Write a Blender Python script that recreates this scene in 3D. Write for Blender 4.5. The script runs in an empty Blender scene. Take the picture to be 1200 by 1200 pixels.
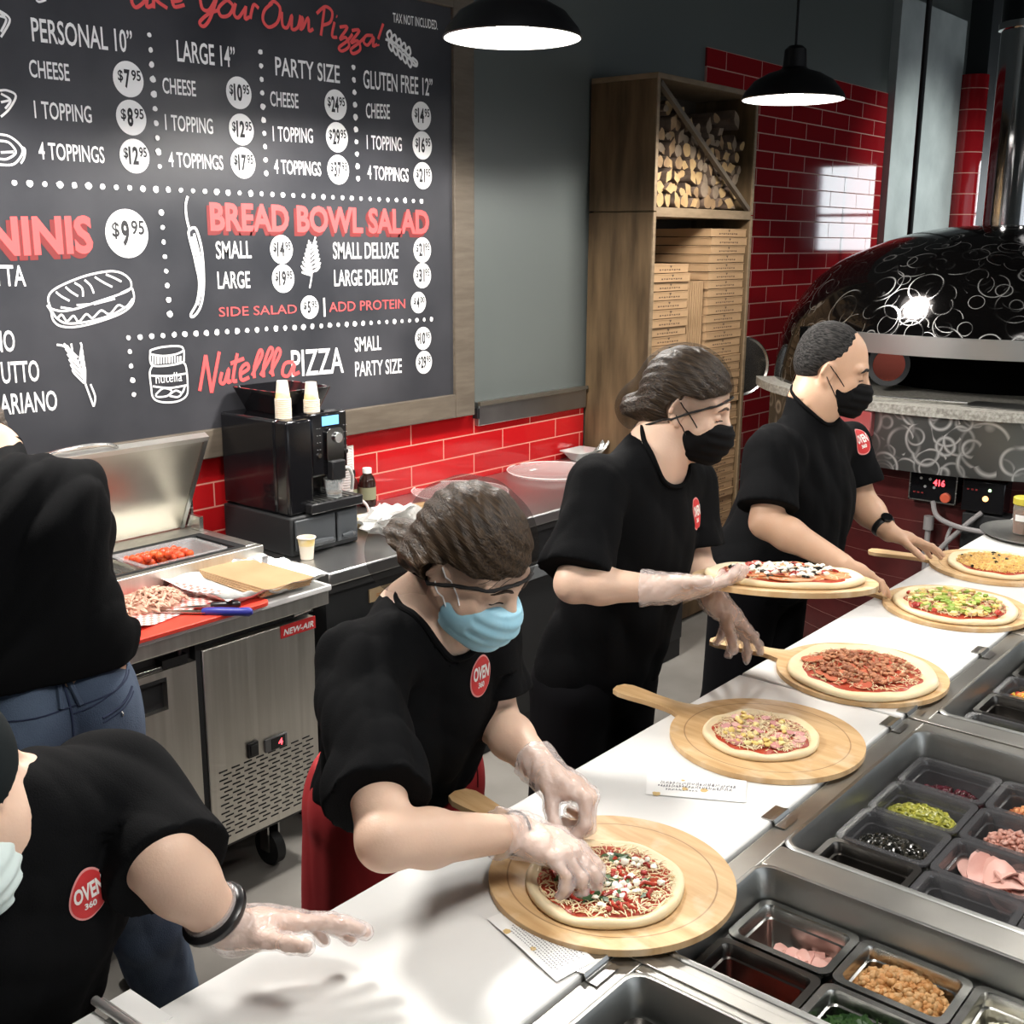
import bpy, bmesh, math, random
import numpy as np
from mathutils import Vector as V, Matrix, noise
from mathutils.geometry import tessellate_polygon
S = bpy.context.scene
COL = S.collection
PI = math.pi
R = math.radians
random.seed(7)
# ---------------------------------------------------------------- camera
cam = bpy.data.cameras.new('camera'); camo = bpy.data.objects.new('camera', cam); COL.objects.link(camo)
cam.sensor_width = 36; cam.lens = 40.0; cam.clip_start = .05; cam.clip_end = 100
def _cam(yaw, pitch, roll):
    cy, sy, cp, sp = math.cos(yaw), math.sin(yaw), math.cos(pitch), math.sin(pitch)
    f = V((cp*cy, cp*sy, -sp)); r = V((sy, -cy, 0)); u = r.cross(f)
    c, s = math.cos(roll), math.sin(roll)
    r2 = c*r+s*u; u2 = -s*r+c*u
    m = Matrix((r2, u2, -f)).transposed().to_4x4(); m.translation = V((0, 0, 1.95))
    return m
camo.matrix_world = _cam(R(39.6918), R(13.4038), R(.3423))
S.camera = camo
# ---------------------------------------------------------------- world, exposure
S.view_settings.view_transform = 'Standard'; S.view_settings.look = 'None'
S.view_settings.gamma = 1; S.view_settings.use_curve_mapping = False
S.view_settings.exposure = .0
w = bpy.data.worlds.new('world'); S.world = w; w.use_nodes = True
w.node_tree.nodes['Background'].inputs[0].default_value = (.8, .9, 1, 1)
w.node_tree.nodes['Background'].inputs[1].default_value = .025
# ---------------------------------------------------------------- large lights: unseen soft fill added over the counter, street windows
def area(name, loc, rot, sx, sy, power, col=(1, 1, 1), spread=180):
    l = bpy.data.lights.new(name, 'AREA'); l.shape = 'RECTANGLE'; l.size = sx; l.size_y = sy; l.energy = power; l.color = col
    l.spread = R(spread)
    o = bpy.data.objects.new(name, l); COL.objects.link(o); o.location = loc; o.rotation_euler = rot
    return o
area('soft_fill_light', (1.2, .35, 3.4), (0, 0, 0), .9, .5, 9, (1, .97, .93), 120)
area('soft_fill_light', (3.2, .35, 3.4), (0, 0, 0), .9, .5, 9, (1, .97, .93), 120)
area('soft_fill_light', (5.2, .35, 3.4), (0, 0, 0), .9, .5, 9, (1, .97, .93), 120)
area('street_window_light', (2.5, -4.6, 1.9), (R(90), 0, 0), 7, 2.2, 20, (.93, .97, 1))

# ---------------------------------------------------------------- materials
MATS = {}
def mat(name, col=(.5, .5, .5), rough=.5, metal=0, nz=0, nscale=20, col2=None, stretch=None, bump=0, bscale=None, alpha=1, trans=0, ior=1.45,
        emit=None, estr=0, coat=0, sheen=0, spec=None, sss=0, rnoise=0, coords='Object'):
    if name in MATS: return MATS[name]
    m = bpy.data.materials.new(name); m.use_nodes = True; MATS[name] = m
    n = m.node_tree.nodes; l = m.node_tree.links; b = n['Principled BSDF']; I = b.inputs
    I['Base Color'].default_value = (*col, 1); I['Roughness'].default_value = rough; I['Metallic'].default_value = metal
    I['IOR'].default_value = ior
    if spec is not None: I['Specular IOR Level'].default_value = spec
    if alpha < 1: I['Alpha'].default_value = alpha
    if trans: I['Transmission Weight'].default_value = trans
    if coat: I['Coat Weight'].default_value = coat; I['Coat Roughness'].default_value = .08
    if sheen: I['Sheen Weight'].default_value = sheen
    if sss: I['Subsurface Weight'].default_value = sss; I['Subsurface Radius'].default_value = (.012, .005, .003)
    if emit: I['Emission Color'].default_value = (*emit, 1); I['Emission Strength'].default_value = estr
    if col2 or bump or rnoise:
        tc = n.new('ShaderNodeTexCoord'); mp = n.new('ShaderNodeMapping'); l.new(tc.outputs[coords], mp.inputs[0])
        if stretch: mp.inputs['Scale'].default_value = stretch
        t = n.new('ShaderNodeTexNoise'); t.inputs['Scale'].default_value = nscale; t.inputs['Detail'].default_value = 5
        l.new(mp.outputs[0], t.inputs['Vector'])
        if col2:
            r = n.new('ShaderNodeValToRGB'); r.color_ramp.elements[0].position = .35; r.color_ramp.elements[1].position = .68
            r.color_ramp.elements[0].color = (*col, 1); r.color_ramp.elements[1].color = (*col2, 1)
            l.new(t.outputs['Fac'], r.inputs[0]); l.new(r.outputs[0], I['Base Color'])
        if rnoise:
            mr = n.new('ShaderNodeMapRange'); mr.inputs[3].default_value = max(.02, rough-rnoise); mr.inputs[4].default_value = rough+rnoise
            l.new(t.outputs['Fac'], mr.inputs[0]); l.new(mr.outputs[0], I['Roughness'])
        if bump:
            t2 = t
            if bscale:
                t2 = n.new('ShaderNodeTexNoise'); t2.inputs['Scale'].default_value = bscale; t2.inputs['Detail'].default_value = 3
                l.new(mp.outputs[0], t2.inputs['Vector'])
            bp = n.new('ShaderNodeBump'); bp.inputs['Strength'].default_value = bump; bp.inputs['Distance'].default_value = .01
            l.new(t2.outputs['Fac'], bp.inputs['Height']); l.new(bp.outputs[0], I['Normal'])
    return m
def glassy(name, col, clear=.6, rough=.15, bump=.3, bscale=60, spec=.9):
    """thin clear plastic: see-through with a sheen"""
    if name in MATS: return MATS[name]
    m = bpy.data.materials.new(name); m.use_nodes = True; MATS[name] = m
    n = m.node_tree.nodes; l = m.node_tree.links; b = n['Principled BSDF']
    b.inputs['Base Color'].default_value = (*col, 1); b.inputs['Roughness'].default_value = rough; b.inputs['Alpha'].default_value = 1-clear
    b.inputs['Specular IOR Level'].default_value = spec
    tc = n.new('ShaderNodeTexCoord'); t = n.new('ShaderNodeTexNoise'); t.inputs['Scale'].default_value = bscale; t.inputs['Detail'].default_value = 3
    l.new(tc.outputs['Object'], t.inputs['Vector'])
    bp = n.new('ShaderNodeBump'); bp.inputs['Strength'].default_value = bump; bp.inputs['Distance'].default_value = .01
    l.new(t.outputs['Fac'], bp.inputs['Height']); l.new(bp.outputs[0], b.inputs['Normal'])
    return m
def tile_mat(name, col, grout, bw, rh, mort, off=(0, 0), rough=.07, col2=None):
    """glazed running-bond tiles on a wall: X across, Z up"""
    m = bpy.data.materials.new(name); m.use_nodes = True; MATS[name] = m
    n = m.node_tree.nodes; l = m.node_tree.links; b = n['Principled BSDF']
    tc = n.new('ShaderNodeTexCoord'); sp = n.new('ShaderNodeSeparateXYZ'); cb = n.new('ShaderNodeCombineXYZ')
    l.new(tc.outputs['Object'], sp.inputs[0])
    for k, (o, i) in enumerate((('X', 'X'), ('Z', 'Y'))):
        a = n.new('ShaderNodeMath'); a.operation = 'ADD'; a.inputs[1].default_value = off[k]
        l.new(sp.outputs[o], a.inputs[0]); l.new(a.outputs[0], cb.inputs[i])
    t = n.new('ShaderNodeTexBrick'); l.new(cb.outputs[0], t.inputs['Vector'])
    t.inputs['Scale'].default_value = 1; t.inputs['Brick Width'].default_value = bw; t.inputs['Row Height'].default_value = rh
    t.inputs['Mortar Size'].default_value = mort; t.inputs['Mortar Smooth'].default_value = .1
    t.inputs['Color1'].default_value = (*col, 1); t.inputs['Color2'].default_value = (*(col2 or col), 1); t.inputs['Mortar'].default_value = (*grout, 1)
    l.new(t.outputs['Color'], b.inputs['Base Color'])
    mr = n.new('ShaderNodeMapRange'); mr.inputs[3].default_value = rough; mr.inputs[4].default_value = .7
    l.new(t.outputs['Fac'], mr.inputs[0]); l.new(mr.outputs[0], b.inputs['Roughness'])
    bp = n.new('ShaderNodeBump'); bp.invert = True; bp.inputs['Strength'].default_value = .4; bp.inputs['Distance'].default_value = .003
    l.new(t.outputs['Fac'], bp.inputs['Height']); l.new(bp.outputs[0], b.inputs['Normal'])
    return m
def swirl_mat(name, col, rough, scale, amt, rings=4, line=.42, wid=.022):
    """hand-swirled steel: arcs of rings at random centres, several layers"""
    m = bpy.data.materials.new(name); m.use_nodes = True; MATS[name] = m
    n = m.node_tree.nodes; l = m.node_tree.links; b = n['Principled BSDF']
    b.inputs['Metallic'].default_value = .95
    tc = n.new('ShaderNodeTexCoord'); acc = None
    for k in range(rings):
        mp = n.new('ShaderNodeMapping'); mp.inputs['Location'].default_value = (k*.37, k*.71, k*.53); mp.inputs['Rotation'].default_value = (k*.3, k*.5, k*.9)
        l.new(tc.outputs['Object'], mp.inputs[0])
        vo = n.new('ShaderNodeTexVoronoi'); vo.inputs['Scale'].default_value = scale*(1+.25*k); l.new(mp.outputs[0], vo.inputs['Vector'])
        # a ring: distance close to a radius given by the cell colour
        sc = n.new('ShaderNodeSeparateColor'); l.new(vo.outputs['Color'], sc.inputs[0])
        ra = n.new('ShaderNodeMapRange'); ra.inputs[3].default_value = .25; ra.inputs[4].default_value = .6; l.new(sc.outputs[0], ra.inputs[0])
        d = n.new('ShaderNodeMath'); d.operation = 'SUBTRACT'; l.new(vo.outputs['Distance'], d.inputs[0]); l.new(ra.outputs[0], d.inputs[1])
        a = n.new('ShaderNodeMath'); a.operation = 'ABSOLUTE'; l.new(d.outputs[0], a.inputs[0])
        mr = n.new('ShaderNodeMapRange'); mr.inputs[1].default_value = .0; mr.inputs[2].default_value = wid; mr.inputs[3].default_value = 1; mr.inputs[4].default_value = 0
        l.new(a.outputs[0], mr.inputs[0])
        nz = n.new('ShaderNodeTexNoise'); nz.inputs['Scale'].default_value = scale*.8; l.new(mp.outputs[0], nz.inputs['Vector'])
        st = n.new('ShaderNodeMapRange'); st.inputs[1].default_value = .45; st.inputs[2].default_value = .6; l.new(nz.outputs['Fac'], st.inputs[0])
        mu = n.new('ShaderNodeMath'); mu.operation = 'MULTIPLY'; l.new(mr.outputs[0], mu.inputs[0]); l.new(st.outputs[0], mu.inputs[1])
        if acc is None: acc = mu
        else:
            mx = n.new('ShaderNodeMath'); mx.operation = 'MAXIMUM'; l.new(acc.outputs[0], mx.inputs[0]); l.new(mu.outputs[0], mx.inputs[1]); acc = mx
    mix = n.new('ShaderNodeMix'); mix.data_type = 'RGBA'; mix.inputs[6].default_value = (*col, 1); mix.inputs[7].default_value = (line, line, line*.98, 1)
    l.new(acc.outputs[0], mix.inputs[0]); l.new(mix.outputs[2], b.inputs['Base Color'])
    r2 = n.new('ShaderNodeMapRange'); r2.inputs[3].default_value = rough; r2.inputs[4].default_value = amt; l.new(acc.outputs[0], r2.inputs[0])
    l.new(r2.outputs[0], b.inputs['Roughness'])
    return m
steel = mat('stainless_steel', (.52, .52, .5), .26, 1, col2=(.6, .6, .58), nscale=3, stretch=(1, 1, 30), rnoise=.07)
steel_d = mat('dull_steel', (.34, .34, .33), .35, 1, col2=(.42, .42, .4), nscale=4, rnoise=.1)
black_pl = mat('black_plastic', (.012, .012, .013), .3)
black_mt = mat('black_matte', (.012, .013, .014), .6)
black_gl = mat('black_gloss', (.006, .006, .007), .12)
black_metal = mat('black_lamp_metal', (.012, .012, .013), .35)
white_pl = mat('white_board', (.72, .72, .70), .38, col2=(.77, .77, .75), nscale=6)
wood_peel = mat('maple_wood', (.60, .38, .17), .5, col2=(.74, .52, .27), nscale=7, stretch=(1, 9, 1), bump=.05)
paper = mat('paper', (.82, .82, .8), .8)
ink = mat('ink', (.12, .12, .14), .8)
skin_m = mat('skin', (.66, .45, .335), .5, col2=(.70, .48, .36), nscale=9, sss=.12, bump=.06, bscale=220)
# ---------------------------------------------------------------- mesh builder
class MB:
    def __init__(s): s.v = []; s.f = []; s.m = []; s.mi = 0
    def add(s, vs, fs):
        o = len(s.v); s.v += [tuple(p) for p in vs]
        for f in fs: s.f.append(tuple(i+o for i in f)); s.m.append(s.mi)
        return s
    def bx(s, x0, x1, y0, y1, z0, z1):
        return s.add([(x0, y0, z0), (x1, y0, z0), (x1, y1, z0), (x0, y1, z0), (x0, y0, z1), (x1, y0, z1), (x1, y1, z1), (x0, y1, z1)],
                     [(0, 3, 2, 1), (4, 5, 6, 7), (0, 1, 5, 4), (1, 2, 6, 5), (2, 3, 7, 6), (3, 0, 4, 7)])
    def obox(s, c, ax, ay, az):
        """box from a centre and three half axes"""
        c = V(c); ax = V(ax); ay = V(ay); az = V(az)
        vs = [c+a*ax+b*ay+d*az for d in (-1, 1) for a, b in ((-1, -1), (1, -1), (1, 1), (-1, 1))]
        return s.add(vs, [(0, 3, 2, 1), (4, 5, 6, 7), (0, 1, 5, 4), (1, 2, 6, 5), (2, 3, 7, 6), (3, 0, 4, 7)])
    def loft(s, rings, closed=True, cap0=True, cap1=True):
        n = len(rings[0]); vs = [p for r in rings for p in r]; fs = []
        for i in range(len(rings)-1):
            for j in range(n if closed else n-1):
                k = (j+1) % n
                fs.append((i*n+j, i*n+k, (i+1)*n+k, (i+1)*n+j))
        if cap0: fs.append(tuple(range(n-1, -1, -1)))
        if cap1: fs.append(tuple(range((len(rings)-1)*n, len(rings)*n)))
        return s.add(vs, fs)
    def tube(s, pts, r, n=8, closed=False, flat=None):
        pts = [V(p) for p in pts]; N = len(pts); rs = r if isinstance(r, (list, tuple)) else [r]*N
        rings = []; u = None
        for i in range(N):
            a = pts[i-1] if i > 0 else (pts[-1] if closed else pts[0]); b = pts[i+1] if i < N-1 else (pts[0] if closed else pts[-1])
            t = (b-a).normalized() if (b-a).length > 1e-9 else V((0, 0, 1))
            if u is None: u = t.orthogonal().normalized()
            u = (u-t*u.dot(t)); u = u.normalized() if u.length > 1e-6 else t.orthogonal().normalized()
            w_ = t.cross(u)
            rings.append([pts[i]+(u*math.cos(2*PI*k/n)+w_*math.sin(2*PI*k/n)*(flat or 1))*rs[i] for k in range(n)])
        if closed: return s.loft(rings+[rings[0]], cap0=False, cap1=False)
        return s.loft(rings)
    def cyl(s, p0, p1, r0, r1=None, n=20, caps=True):
        p0 = V(p0); p1 = V(p1); t = (p1-p0).normalized(); u = t.orthogonal().normalized(); w_ = t.cross(u); r1 = r0 if r1 is None else r1
        rings = [[p+(u*math.cos(2*PI*k/n)+w_*math.sin(2*PI*k/n))*r for k in range(n)] for p, r in ((p0, r0), (p1, r1))]
        return s.loft(rings, cap0=caps, cap1=caps)
    def lathe(s, prof, c=(0, 0, 0), n=32, a0=0, a1=2*PI, sx=1, sy=1):
        c = V(c); full = abs(a1-a0-2*PI) < 1e-6; m = n if full else n+1
        rings = [[c+V((r*math.cos(a0+(a1-a0)*k/n)*sx, r*math.sin(a0+(a1-a0)*k/n)*sy, z)) for k in range(m)] for r, z in prof]
        return s.loft(rings, closed=full, cap0=False, cap1=False)
    def prism(s, poly, z0, z1, fn=None):
        """2-D outline extruded; fn maps (x,y,z) to a point"""
        fn = fn or (lambda x, y, z: (x, y, z)); n = len(poly)
        vs = [fn(x, y, z0) for x, y in poly]+[fn(x, y, z1) for x, y in poly]
        tr = tessellate_polygon([[V((x, y, 0)) for x, y in poly]])
        fs = [(i, (i+1) % n, n+(i+1) % n, n+i) for i in range(n)]
        fs += [tuple(reversed(t)) for t in tr]+[tuple(i+n for i in t) for t in tr]
        return s.add(vs, fs)
    def grid(s, fn, nu, nv):
        vs = [fn(i/nu, j/nv) for j in range(nv+1) for i in range(nu+1)]
        return s.add(vs, [(j*(nu+1)+i, j*(nu+1)+i+1, (j+1)*(nu+1)+i+1, (j+1)*(nu+1)+i) for j in range(nv) for i in range(nu)])
    def lump(s, c, r, amp=.25, sub=2, seed=0, sc=(1, 1, 1), freq=1.5):
        vs, fs = ICO[sub]; o = V((seed*3.1, seed*1.7, seed*2.3)); out = []
        for p in vs:
            d = 1+amp*noise.noise(p*freq+o); out.append((c[0]+p.x*r*sc[0]*d, c[1]+p.y*r*sc[1]*d, c[2]+p.z*r*sc[2]*d))
        return s.add(out, fs)
    def xf(s, m, start=0):
        s.v[start:] = [tuple(m @ V(p)) for p in s.v[start:]]; return s
ICO = {}
for _k in (1, 2, 3):
    _b = bmesh.new(); bmesh.ops.create_icosphere(_b, subdivisions=_k, radius=1); _b.verts.index_update()
    ICO[_k] = ([v.co.copy() for v in _b.verts], [tuple(v.index for v in f.verts) for f in _b.faces]); _b.free()
def rrect(x0, x1, y0, y1, r, n=5):
    out = []
    for cx, cy, a in ((x1-r, y1-r, 0), (x0+r, y1-r, 90), (x0+r, y0+r, 180), (x1-r, y0+r, 270)):
        out += [(cx+r*math.cos(R(a+90*k/n)), cy+r*math.sin(R(a+90*k/n))) for k in range(n+1)]
    return out
# ---------------------------------------------------------------- objects
def part(name, mb, mats, parent=None, bevel=0, smooth=True, world=True, angle=40, kind=None, label=None, segs=2):
    """link a builder's mesh as ONE object; world coordinates are turned into the parent's"""
    me = bpy.data.meshes.new(name)
    off = V((0, 0, 0))
    if parent is not None and world:
        q = parent
        while q is not None: off += q.location; q = q.parent
    me.from_pydata([(p[0]-off.x, p[1]-off.y, p[2]-off.z) for p in mb.v], [], mb.f)
    for m in (mats if isinstance(mats, (list, tuple)) else [mats]): me.materials.append(m)
    me.polygons.foreach_set('material_index', mb.m)
    b = bmesh.new(); b.from_mesh(me); bmesh.ops.recalc_face_normals(b, faces=b.faces); b.to_mesh(me); b.free()
    if smooth:
        me.polygons.foreach_set('use_smooth', [True]*len(me.polygons)); me.set_sharp_from_angle(angle=R(angle))
    me.update()
    o = bpy.data.objects.new(name, me); COL.objects.link(o)
    if parent is not None: o.parent = parent
    if bevel:
        bv = o.modifiers.new('bevel', 'BEVEL'); bv.width = bevel; bv.segments = segs; bv.limit_method = 'ANGLE'; bv.angle_limit = R(40); bv.harden_normals = False
    if kind: o['kind'] = kind
    if label: o['label'] = label
    return o
def thing(name, label, cat, loc=(0, 0, 0), rz=0, group=None):
    o = bpy.data.objects.new(name, None); COL.objects.link(o); o.location = loc; o.rotation_euler = (0, 0, rz); o.empty_display_size = .05
    o['label'] = label; o['category'] = cat
    if group: o['group'] = group
    return o
def tag(o, label, cat, group=None, kind=None):
    o['label'] = label; o['category'] = cat
    if group: o['group'] = group
    if kind: o['kind'] = kind
    return o
def single(name, mb, mats, label, cat, group=None, **k):
    """a thing that is one mesh, its origin at the middle of its base"""
    xs = [p[0] for p in mb.v]; ys = [p[1] for p in mb.v]; zs = [p[2] for p in mb.v]
    c = V(((min(xs)+max(xs))/2, (min(ys)+max(ys))/2, min(zs)))
    mb.v = [(p[0]-c.x, p[1]-c.y, p[2]-c.z) for p in mb.v]
    o = part(name, mb, mats, **k); o.location = c
    return tag(o, label, cat, group)
def struct(name, mb, mats, label=None, **k):
    o = part(name, mb, mats, **k); o['kind'] = 'structure'
    if label: o['label'] = label
    return o
def dup(o, loc=None, rot=None, label=None, group=None, name=None):
    c = o.copy(); COL.objects.link(c)
    if loc is not None: c.location = loc
    if rot is not None: c.rotation_euler = rot
    if label: c['label'] = label
    if group: c['group'] = group
    for ch in list(o.children):
        d = ch.copy(); COL.objects.link(d); d.parent = c
        for g in list(ch.children):
            e = g.copy(); COL.objects.link(e); e.parent = d
    return c
_tc = {}
def text_geo(s, bold=0, res=3):
    """flat outline mesh of a word in the built-in font: (verts2d, faces, width)"""
    k = (s, bold)
    if k in _tc: return _tc[k]
    cu = bpy.data.curves.new('t', 'FONT'); cu.body = s; cu.size = 1; cu.offset = bold; cu.resolution_u = res; cu.fill_mode = 'FRONT'
    o = bpy.data.objects.new('t', cu); COL.objects.link(o)
    bpy.context.view_layer.update()
    me = bpy.data.meshes.new_from_object(o.evaluated_get(bpy.context.evaluated_depsgraph_get()))
    vs = [(v.co.x, v.co.y) for v in me.vertices]; fs = [tuple(p.vertices) for p in me.polygons]
    bpy.data.objects.remove(o); bpy.data.curves.remove(cu); bpy.data.meshes.remove(me)
    _tc[k] = (vs, fs); return _tc[k]
def text(mb, s, x0, x1, z0, h, fn, bold=.0):
    """word fitted to the box x0..x1, z0..z0+h and mapped by fn(x,z)"""
    vs, fs = text_geo(s, bold)
    if not vs: return
    ax = min(v[0] for v in vs); bx_ = max(v[0] for v in vs); cap = .729 if s.upper() == s else max(v[1] for v in vs)
    mb.add([fn(x0+(v[0]-ax)/(bx_-ax)*(x1-x0), z0+v[1]/cap*h) for v in vs], fs)
def wpath(pts, n=6, closed=False):
    """Catmull-Rom through points"""
    pts = [V(p) for p in pts]; N = len(pts); out = []
    for i in range(N if closed else N-1):
        g = (lambda k: pts[k % N]) if closed else (lambda k: pts[min(max(k, 0), N-1)])
        a, b, c, d = g(i-1), g(i), g(i+1), g(i+2)
        for k in range(n):
            t = k/n; out.append(.5*((2*b)+(c-a)*t+(2*a-5*b+4*c-d)*t*t+(3*b-a-3*c+d)*t**3))
    if not closed: out.append(pts[-1])
    return out

# ---------------------------------------------------------------- smooth solid modelling for bodies, hair and cloth
class SD:
    """ordered list of round cones and ellipsoids, blended smoothly; sub() carves"""
    def __init__(s): s.p = []; s.fx = []; s.ext = []
    def rc(s, a, b, r1, r2=None, k=.02, op=0):
        a = np.array(a, np.float32); b = np.array(b, np.float32); r2 = r1 if r2 is None else r2; rr = max(r1, r2)+k
        s.p.append((0, a, b, r1, r2, k, op, np.minimum(a, b)-rr, np.maximum(a, b)+rr)); return s
    def chain(s, pts, rs, k=.02):
        for i in range(len(pts)-1): s.rc(pts[i], pts[i+1], rs[i], rs[i+1], k)
        return s
    def el(s, c, rad, fr=None, k=.02, op=0):
        c = np.array(c, np.float32); M = np.eye(3, dtype=np.float32) if fr is None else np.array(fr, np.float32); m = max(rad)+k
        s.p.append((1, c, M, np.array(rad, np.float32), None, k, op, c-m, c+m)); return s
    def fn(s, f): s.fx.append(f); return s     # f(P,d)->d, applied at the end
    def bounds(s, pad=.02):
        q = [x for x in s.p if x[6] == 0]
        return np.min([x[7] for x in q]+[x[0] for x in s.ext], 0)-pad, np.max([x[8] for x in q]+[x[1] for x in s.ext], 0)+pad
    def __call__(s, P):
        lo = P.min(0)-.05; hi = P.max(0)+.05; d = np.full(len(P), 1., np.float32); first = True
        for kd, a, b, r1, r2, k, op, l, h in s.p:
            if (l > hi).any() or (h < lo).any(): continue
            if kd == 0:
                ba = b-a; pa = P-a; t = np.clip(pa@ba/max(float(ba@ba), 1e-9), 0, 1)
                e = np.sqrt(((pa-t[:, None]*ba)**2).sum(1))-(r1+(r2-r1)*t)
            else:
                q = (P-a)@b.T; k0 = np.sqrt(((q/r1)**2).sum(1)); k1 = np.sqrt(((q/r1**2)**2).sum(1))
                e = k0*(k0-1)/np.maximum(k1, 1e-6)
            if op == 0:
                t = np.maximum(k-np.abs(d-e), 0)/k; d = np.minimum(d, e)-t*t*k*.25
            else:
                e = -e; t = np.maximum(k-np.abs(d-e), 0)/k; d = np.maximum(d, e)+t*t*k*.25
        for f in s.fx: d = f(P, d)
        return d
def surface(sd, h, lo=None, hi=None, B=12):
    """naive surface nets over the blocks that hold the surface"""
    l, u = sd.bounds() if lo is None else (np.array(lo, np.float32), np.array(hi, np.float32))
    nb = np.ceil((u-l)/(h*B)).astype(int); n = nb*B+1
    vol = np.ones(n, np.float32)
    ii = np.stack(np.meshgrid(*[np.arange(k) for k in nb], indexing='ij'), -1).reshape(-1, 3)
    ctr = (l+(ii+.5)*(h*B)).astype(np.float32); dc = np.empty(len(ctr), np.float32)
    # centres, evaluated slab by slab so that far primitives are skipped
    for q in range(0, len(ctr), 64): dc[q:q+64] = sd(ctr[q:q+64])
    act = np.abs(dc) < h*B*1.35
    g = np.stack(np.meshgrid(*[np.arange(B+1)]*3, indexing='ij'), -1).reshape(-1, 3)
    for q in np.nonzero(~act & (dc < 0))[0]:
        i, j, k = ii[q]*B; vol[i:i+B+1, j:j+B+1, k:k+B+1] = -1
    for q in np.nonzero(act)[0]:
        i, j, k = ii[q]*B
        vol[i:i+B+1, j:j+B+1, k:k+B+1] = sd((l+(ii[q]*B+g)*h).astype(np.float32)).reshape(B+1, B+1, B+1)
    ins = vol < 0
    c8 = [(a, b, c) for a in (0, 1) for b in (0, 1) for c in (0, 1)]
    sl = lambda a, k: slice(a, n[k]-1+a)
    cnt = sum(ins[sl(a, 0), sl(b, 1), sl(c, 2)].astype(np.int8) for a, b, c in c8)
    cell = np.argwhere((cnt > 0) & (cnt < 8))
    val = np.stack([vol[cell[:, 0]+a, cell[:, 1]+b, cell[:, 2]+c] for a, b, c in c8], 1)
    acc = np.zeros((len(cell), 3)); num = np.zeros(len(cell)); c8a = np.array(c8, float)
    for i in range(8):
        for j in range(i+1, 8):
            if abs(c8a[i]-c8a[j]).sum() != 1: continue
            m = (val[:, i] < 0) != (val[:, j] < 0)
            t = np.where(m, val[:, i]/np.where(m, val[:, i]-val[:, j], 1), 0)
            acc += np.where(m[:, None], c8a[i]+t[:, None]*(c8a[j]-c8a[i]), 0); num += m
    vt = l+(cell+acc/num[:, None])*h
    idx = np.full(n, -1, np.int32); idx[cell[:, 0], cell[:, 1], cell[:, 2]] = np.arange(len(cell))
    quads = []
    for ax in range(3):
        o1, o2 = [(1, 2), (2, 0), (0, 1)][ax]
        d = [0, 0, 0]; d[ax] = 1
        A = ins[:n[0]-d[0], :n[1]-d[1], :n[2]-d[2]]; Bq = ins[d[0]:, d[1]:, d[2]:]
        e = np.argwhere(A != Bq); e = e[(e[:, o1] > 0) & (e[:, o2] > 0)]
        fl = A[e[:, 0], e[:, 1], e[:, 2]]
        u1 = np.zeros(3, int); u1[o1] = 1; u2 = np.zeros(3, int); u2[o2] = 1
        q = np.stack([idx[tuple((e-u1-u2).T)], idx[tuple((e-u2).T)], idx[tuple(e.T)], idx[tuple((e-u1).T)]], 1)
        q[~fl] = q[~fl][:, ::-1]; quads.append(q[(q >= 0).all(1)])
    return vt, np.concatenate(quads)
def sdpart(name, sd, h, m, parent=None, keep=None, smooth_it=0, label=None):
    vt, q = surface(sd, h)
    off = np.zeros(3)
    if parent is not None: off = np.array(parent.location)
    if keep is not None:
        ok = keep(vt); q = q[ok[q].all(1)]; used = np.unique(q); mp = np.full(len(vt), -1); mp[used] = np.arange(len(used)); vt = vt[used]; q = mp[q]
    for _ in range(smooth_it):
        s = np.zeros_like(vt); c = np.zeros(len(vt))
        for a in range(4):
            np.add.at(s, q[:, a], vt[q[:, (a+1) % 4]]+vt[q[:, a-1]]); np.add.at(c, q[:, a], 2)
        vt = vt*.5+.5*s/np.maximum(c, 1)[:, None]
    vt = vt-off
    me = bpy.data.meshes.new(name); me.vertices.add(len(vt)); me.vertices.foreach_set('co', vt.astype(np.float32).ravel())
    me.loops.add(q.size); me.loops.foreach_set('vertex_index', q.ravel().astype(np.int32))
    me.polygons.add(len(q)); me.polygons.foreach_set('loop_start', np.arange(0, q.size, 4, dtype=np.int32)); me.polygons.foreach_set('loop_total', np.full(len(q), 4, np.int32))
    me.polygons.foreach_set('use_smooth', np.ones(len(q), bool)); me.materials.append(m); me.update(calc_edges=True); me.validate()
    o = bpy.data.objects.new(name, me); COL.objects.link(o)
    if parent is not None: o.parent = parent
    if label: o['label'] = label
    return o
def march(sd, P, D, far=.12, off=.0015):
    """slide points along a direction onto a surface"""
    P = np.array(P, np.float32); D = np.array(D, np.float32); t = np.zeros(len(P), np.float32)
    for _ in range(40):
        d = sd(P+t[:, None]*D)-off; t += np.clip(d, -.02, .02)*.7
        t = np.clip(t, -far, far)
    return P+t[:, None]*D
def folds(amp, dirs, seed=0, freq=28):
    """cloth folds: warped waves running along given directions"""
    rg = np.random.RandomState(seed); ws = []
    for d, wgt in dirs:
        d = np.array(d, float); d /= np.linalg.norm(d); a = np.cross(d, [.3, .5, .8]); a /= np.linalg.norm(a); b = np.cross(d, a)
        for _ in range(3):
            th = rg.uniform(0, PI); f_ = freq*rg.uniform(.6, 1.6)
            ws.append(((a*math.cos(th)+b*math.sin(th))*f_+d*f_*.22*rg.uniform(-1, 1), rg.uniform(0, 6.28), wgt))
    w1 = rg.normal(size=(3, 3))*7
    def f(P, d):
        q = P+.03*np.sin(P@w1.T+1.3); s = 0
        for k_, ph, wgt in ws:
            v = np.sin(q@k_.astype(np.float32)+ph); s = s+wgt*(1-2*np.abs(v))
        return d+amp*s.astype(np.float32)/len(ws)*1.8
    return f
def unit(v): return V(v).normalized()
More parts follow.
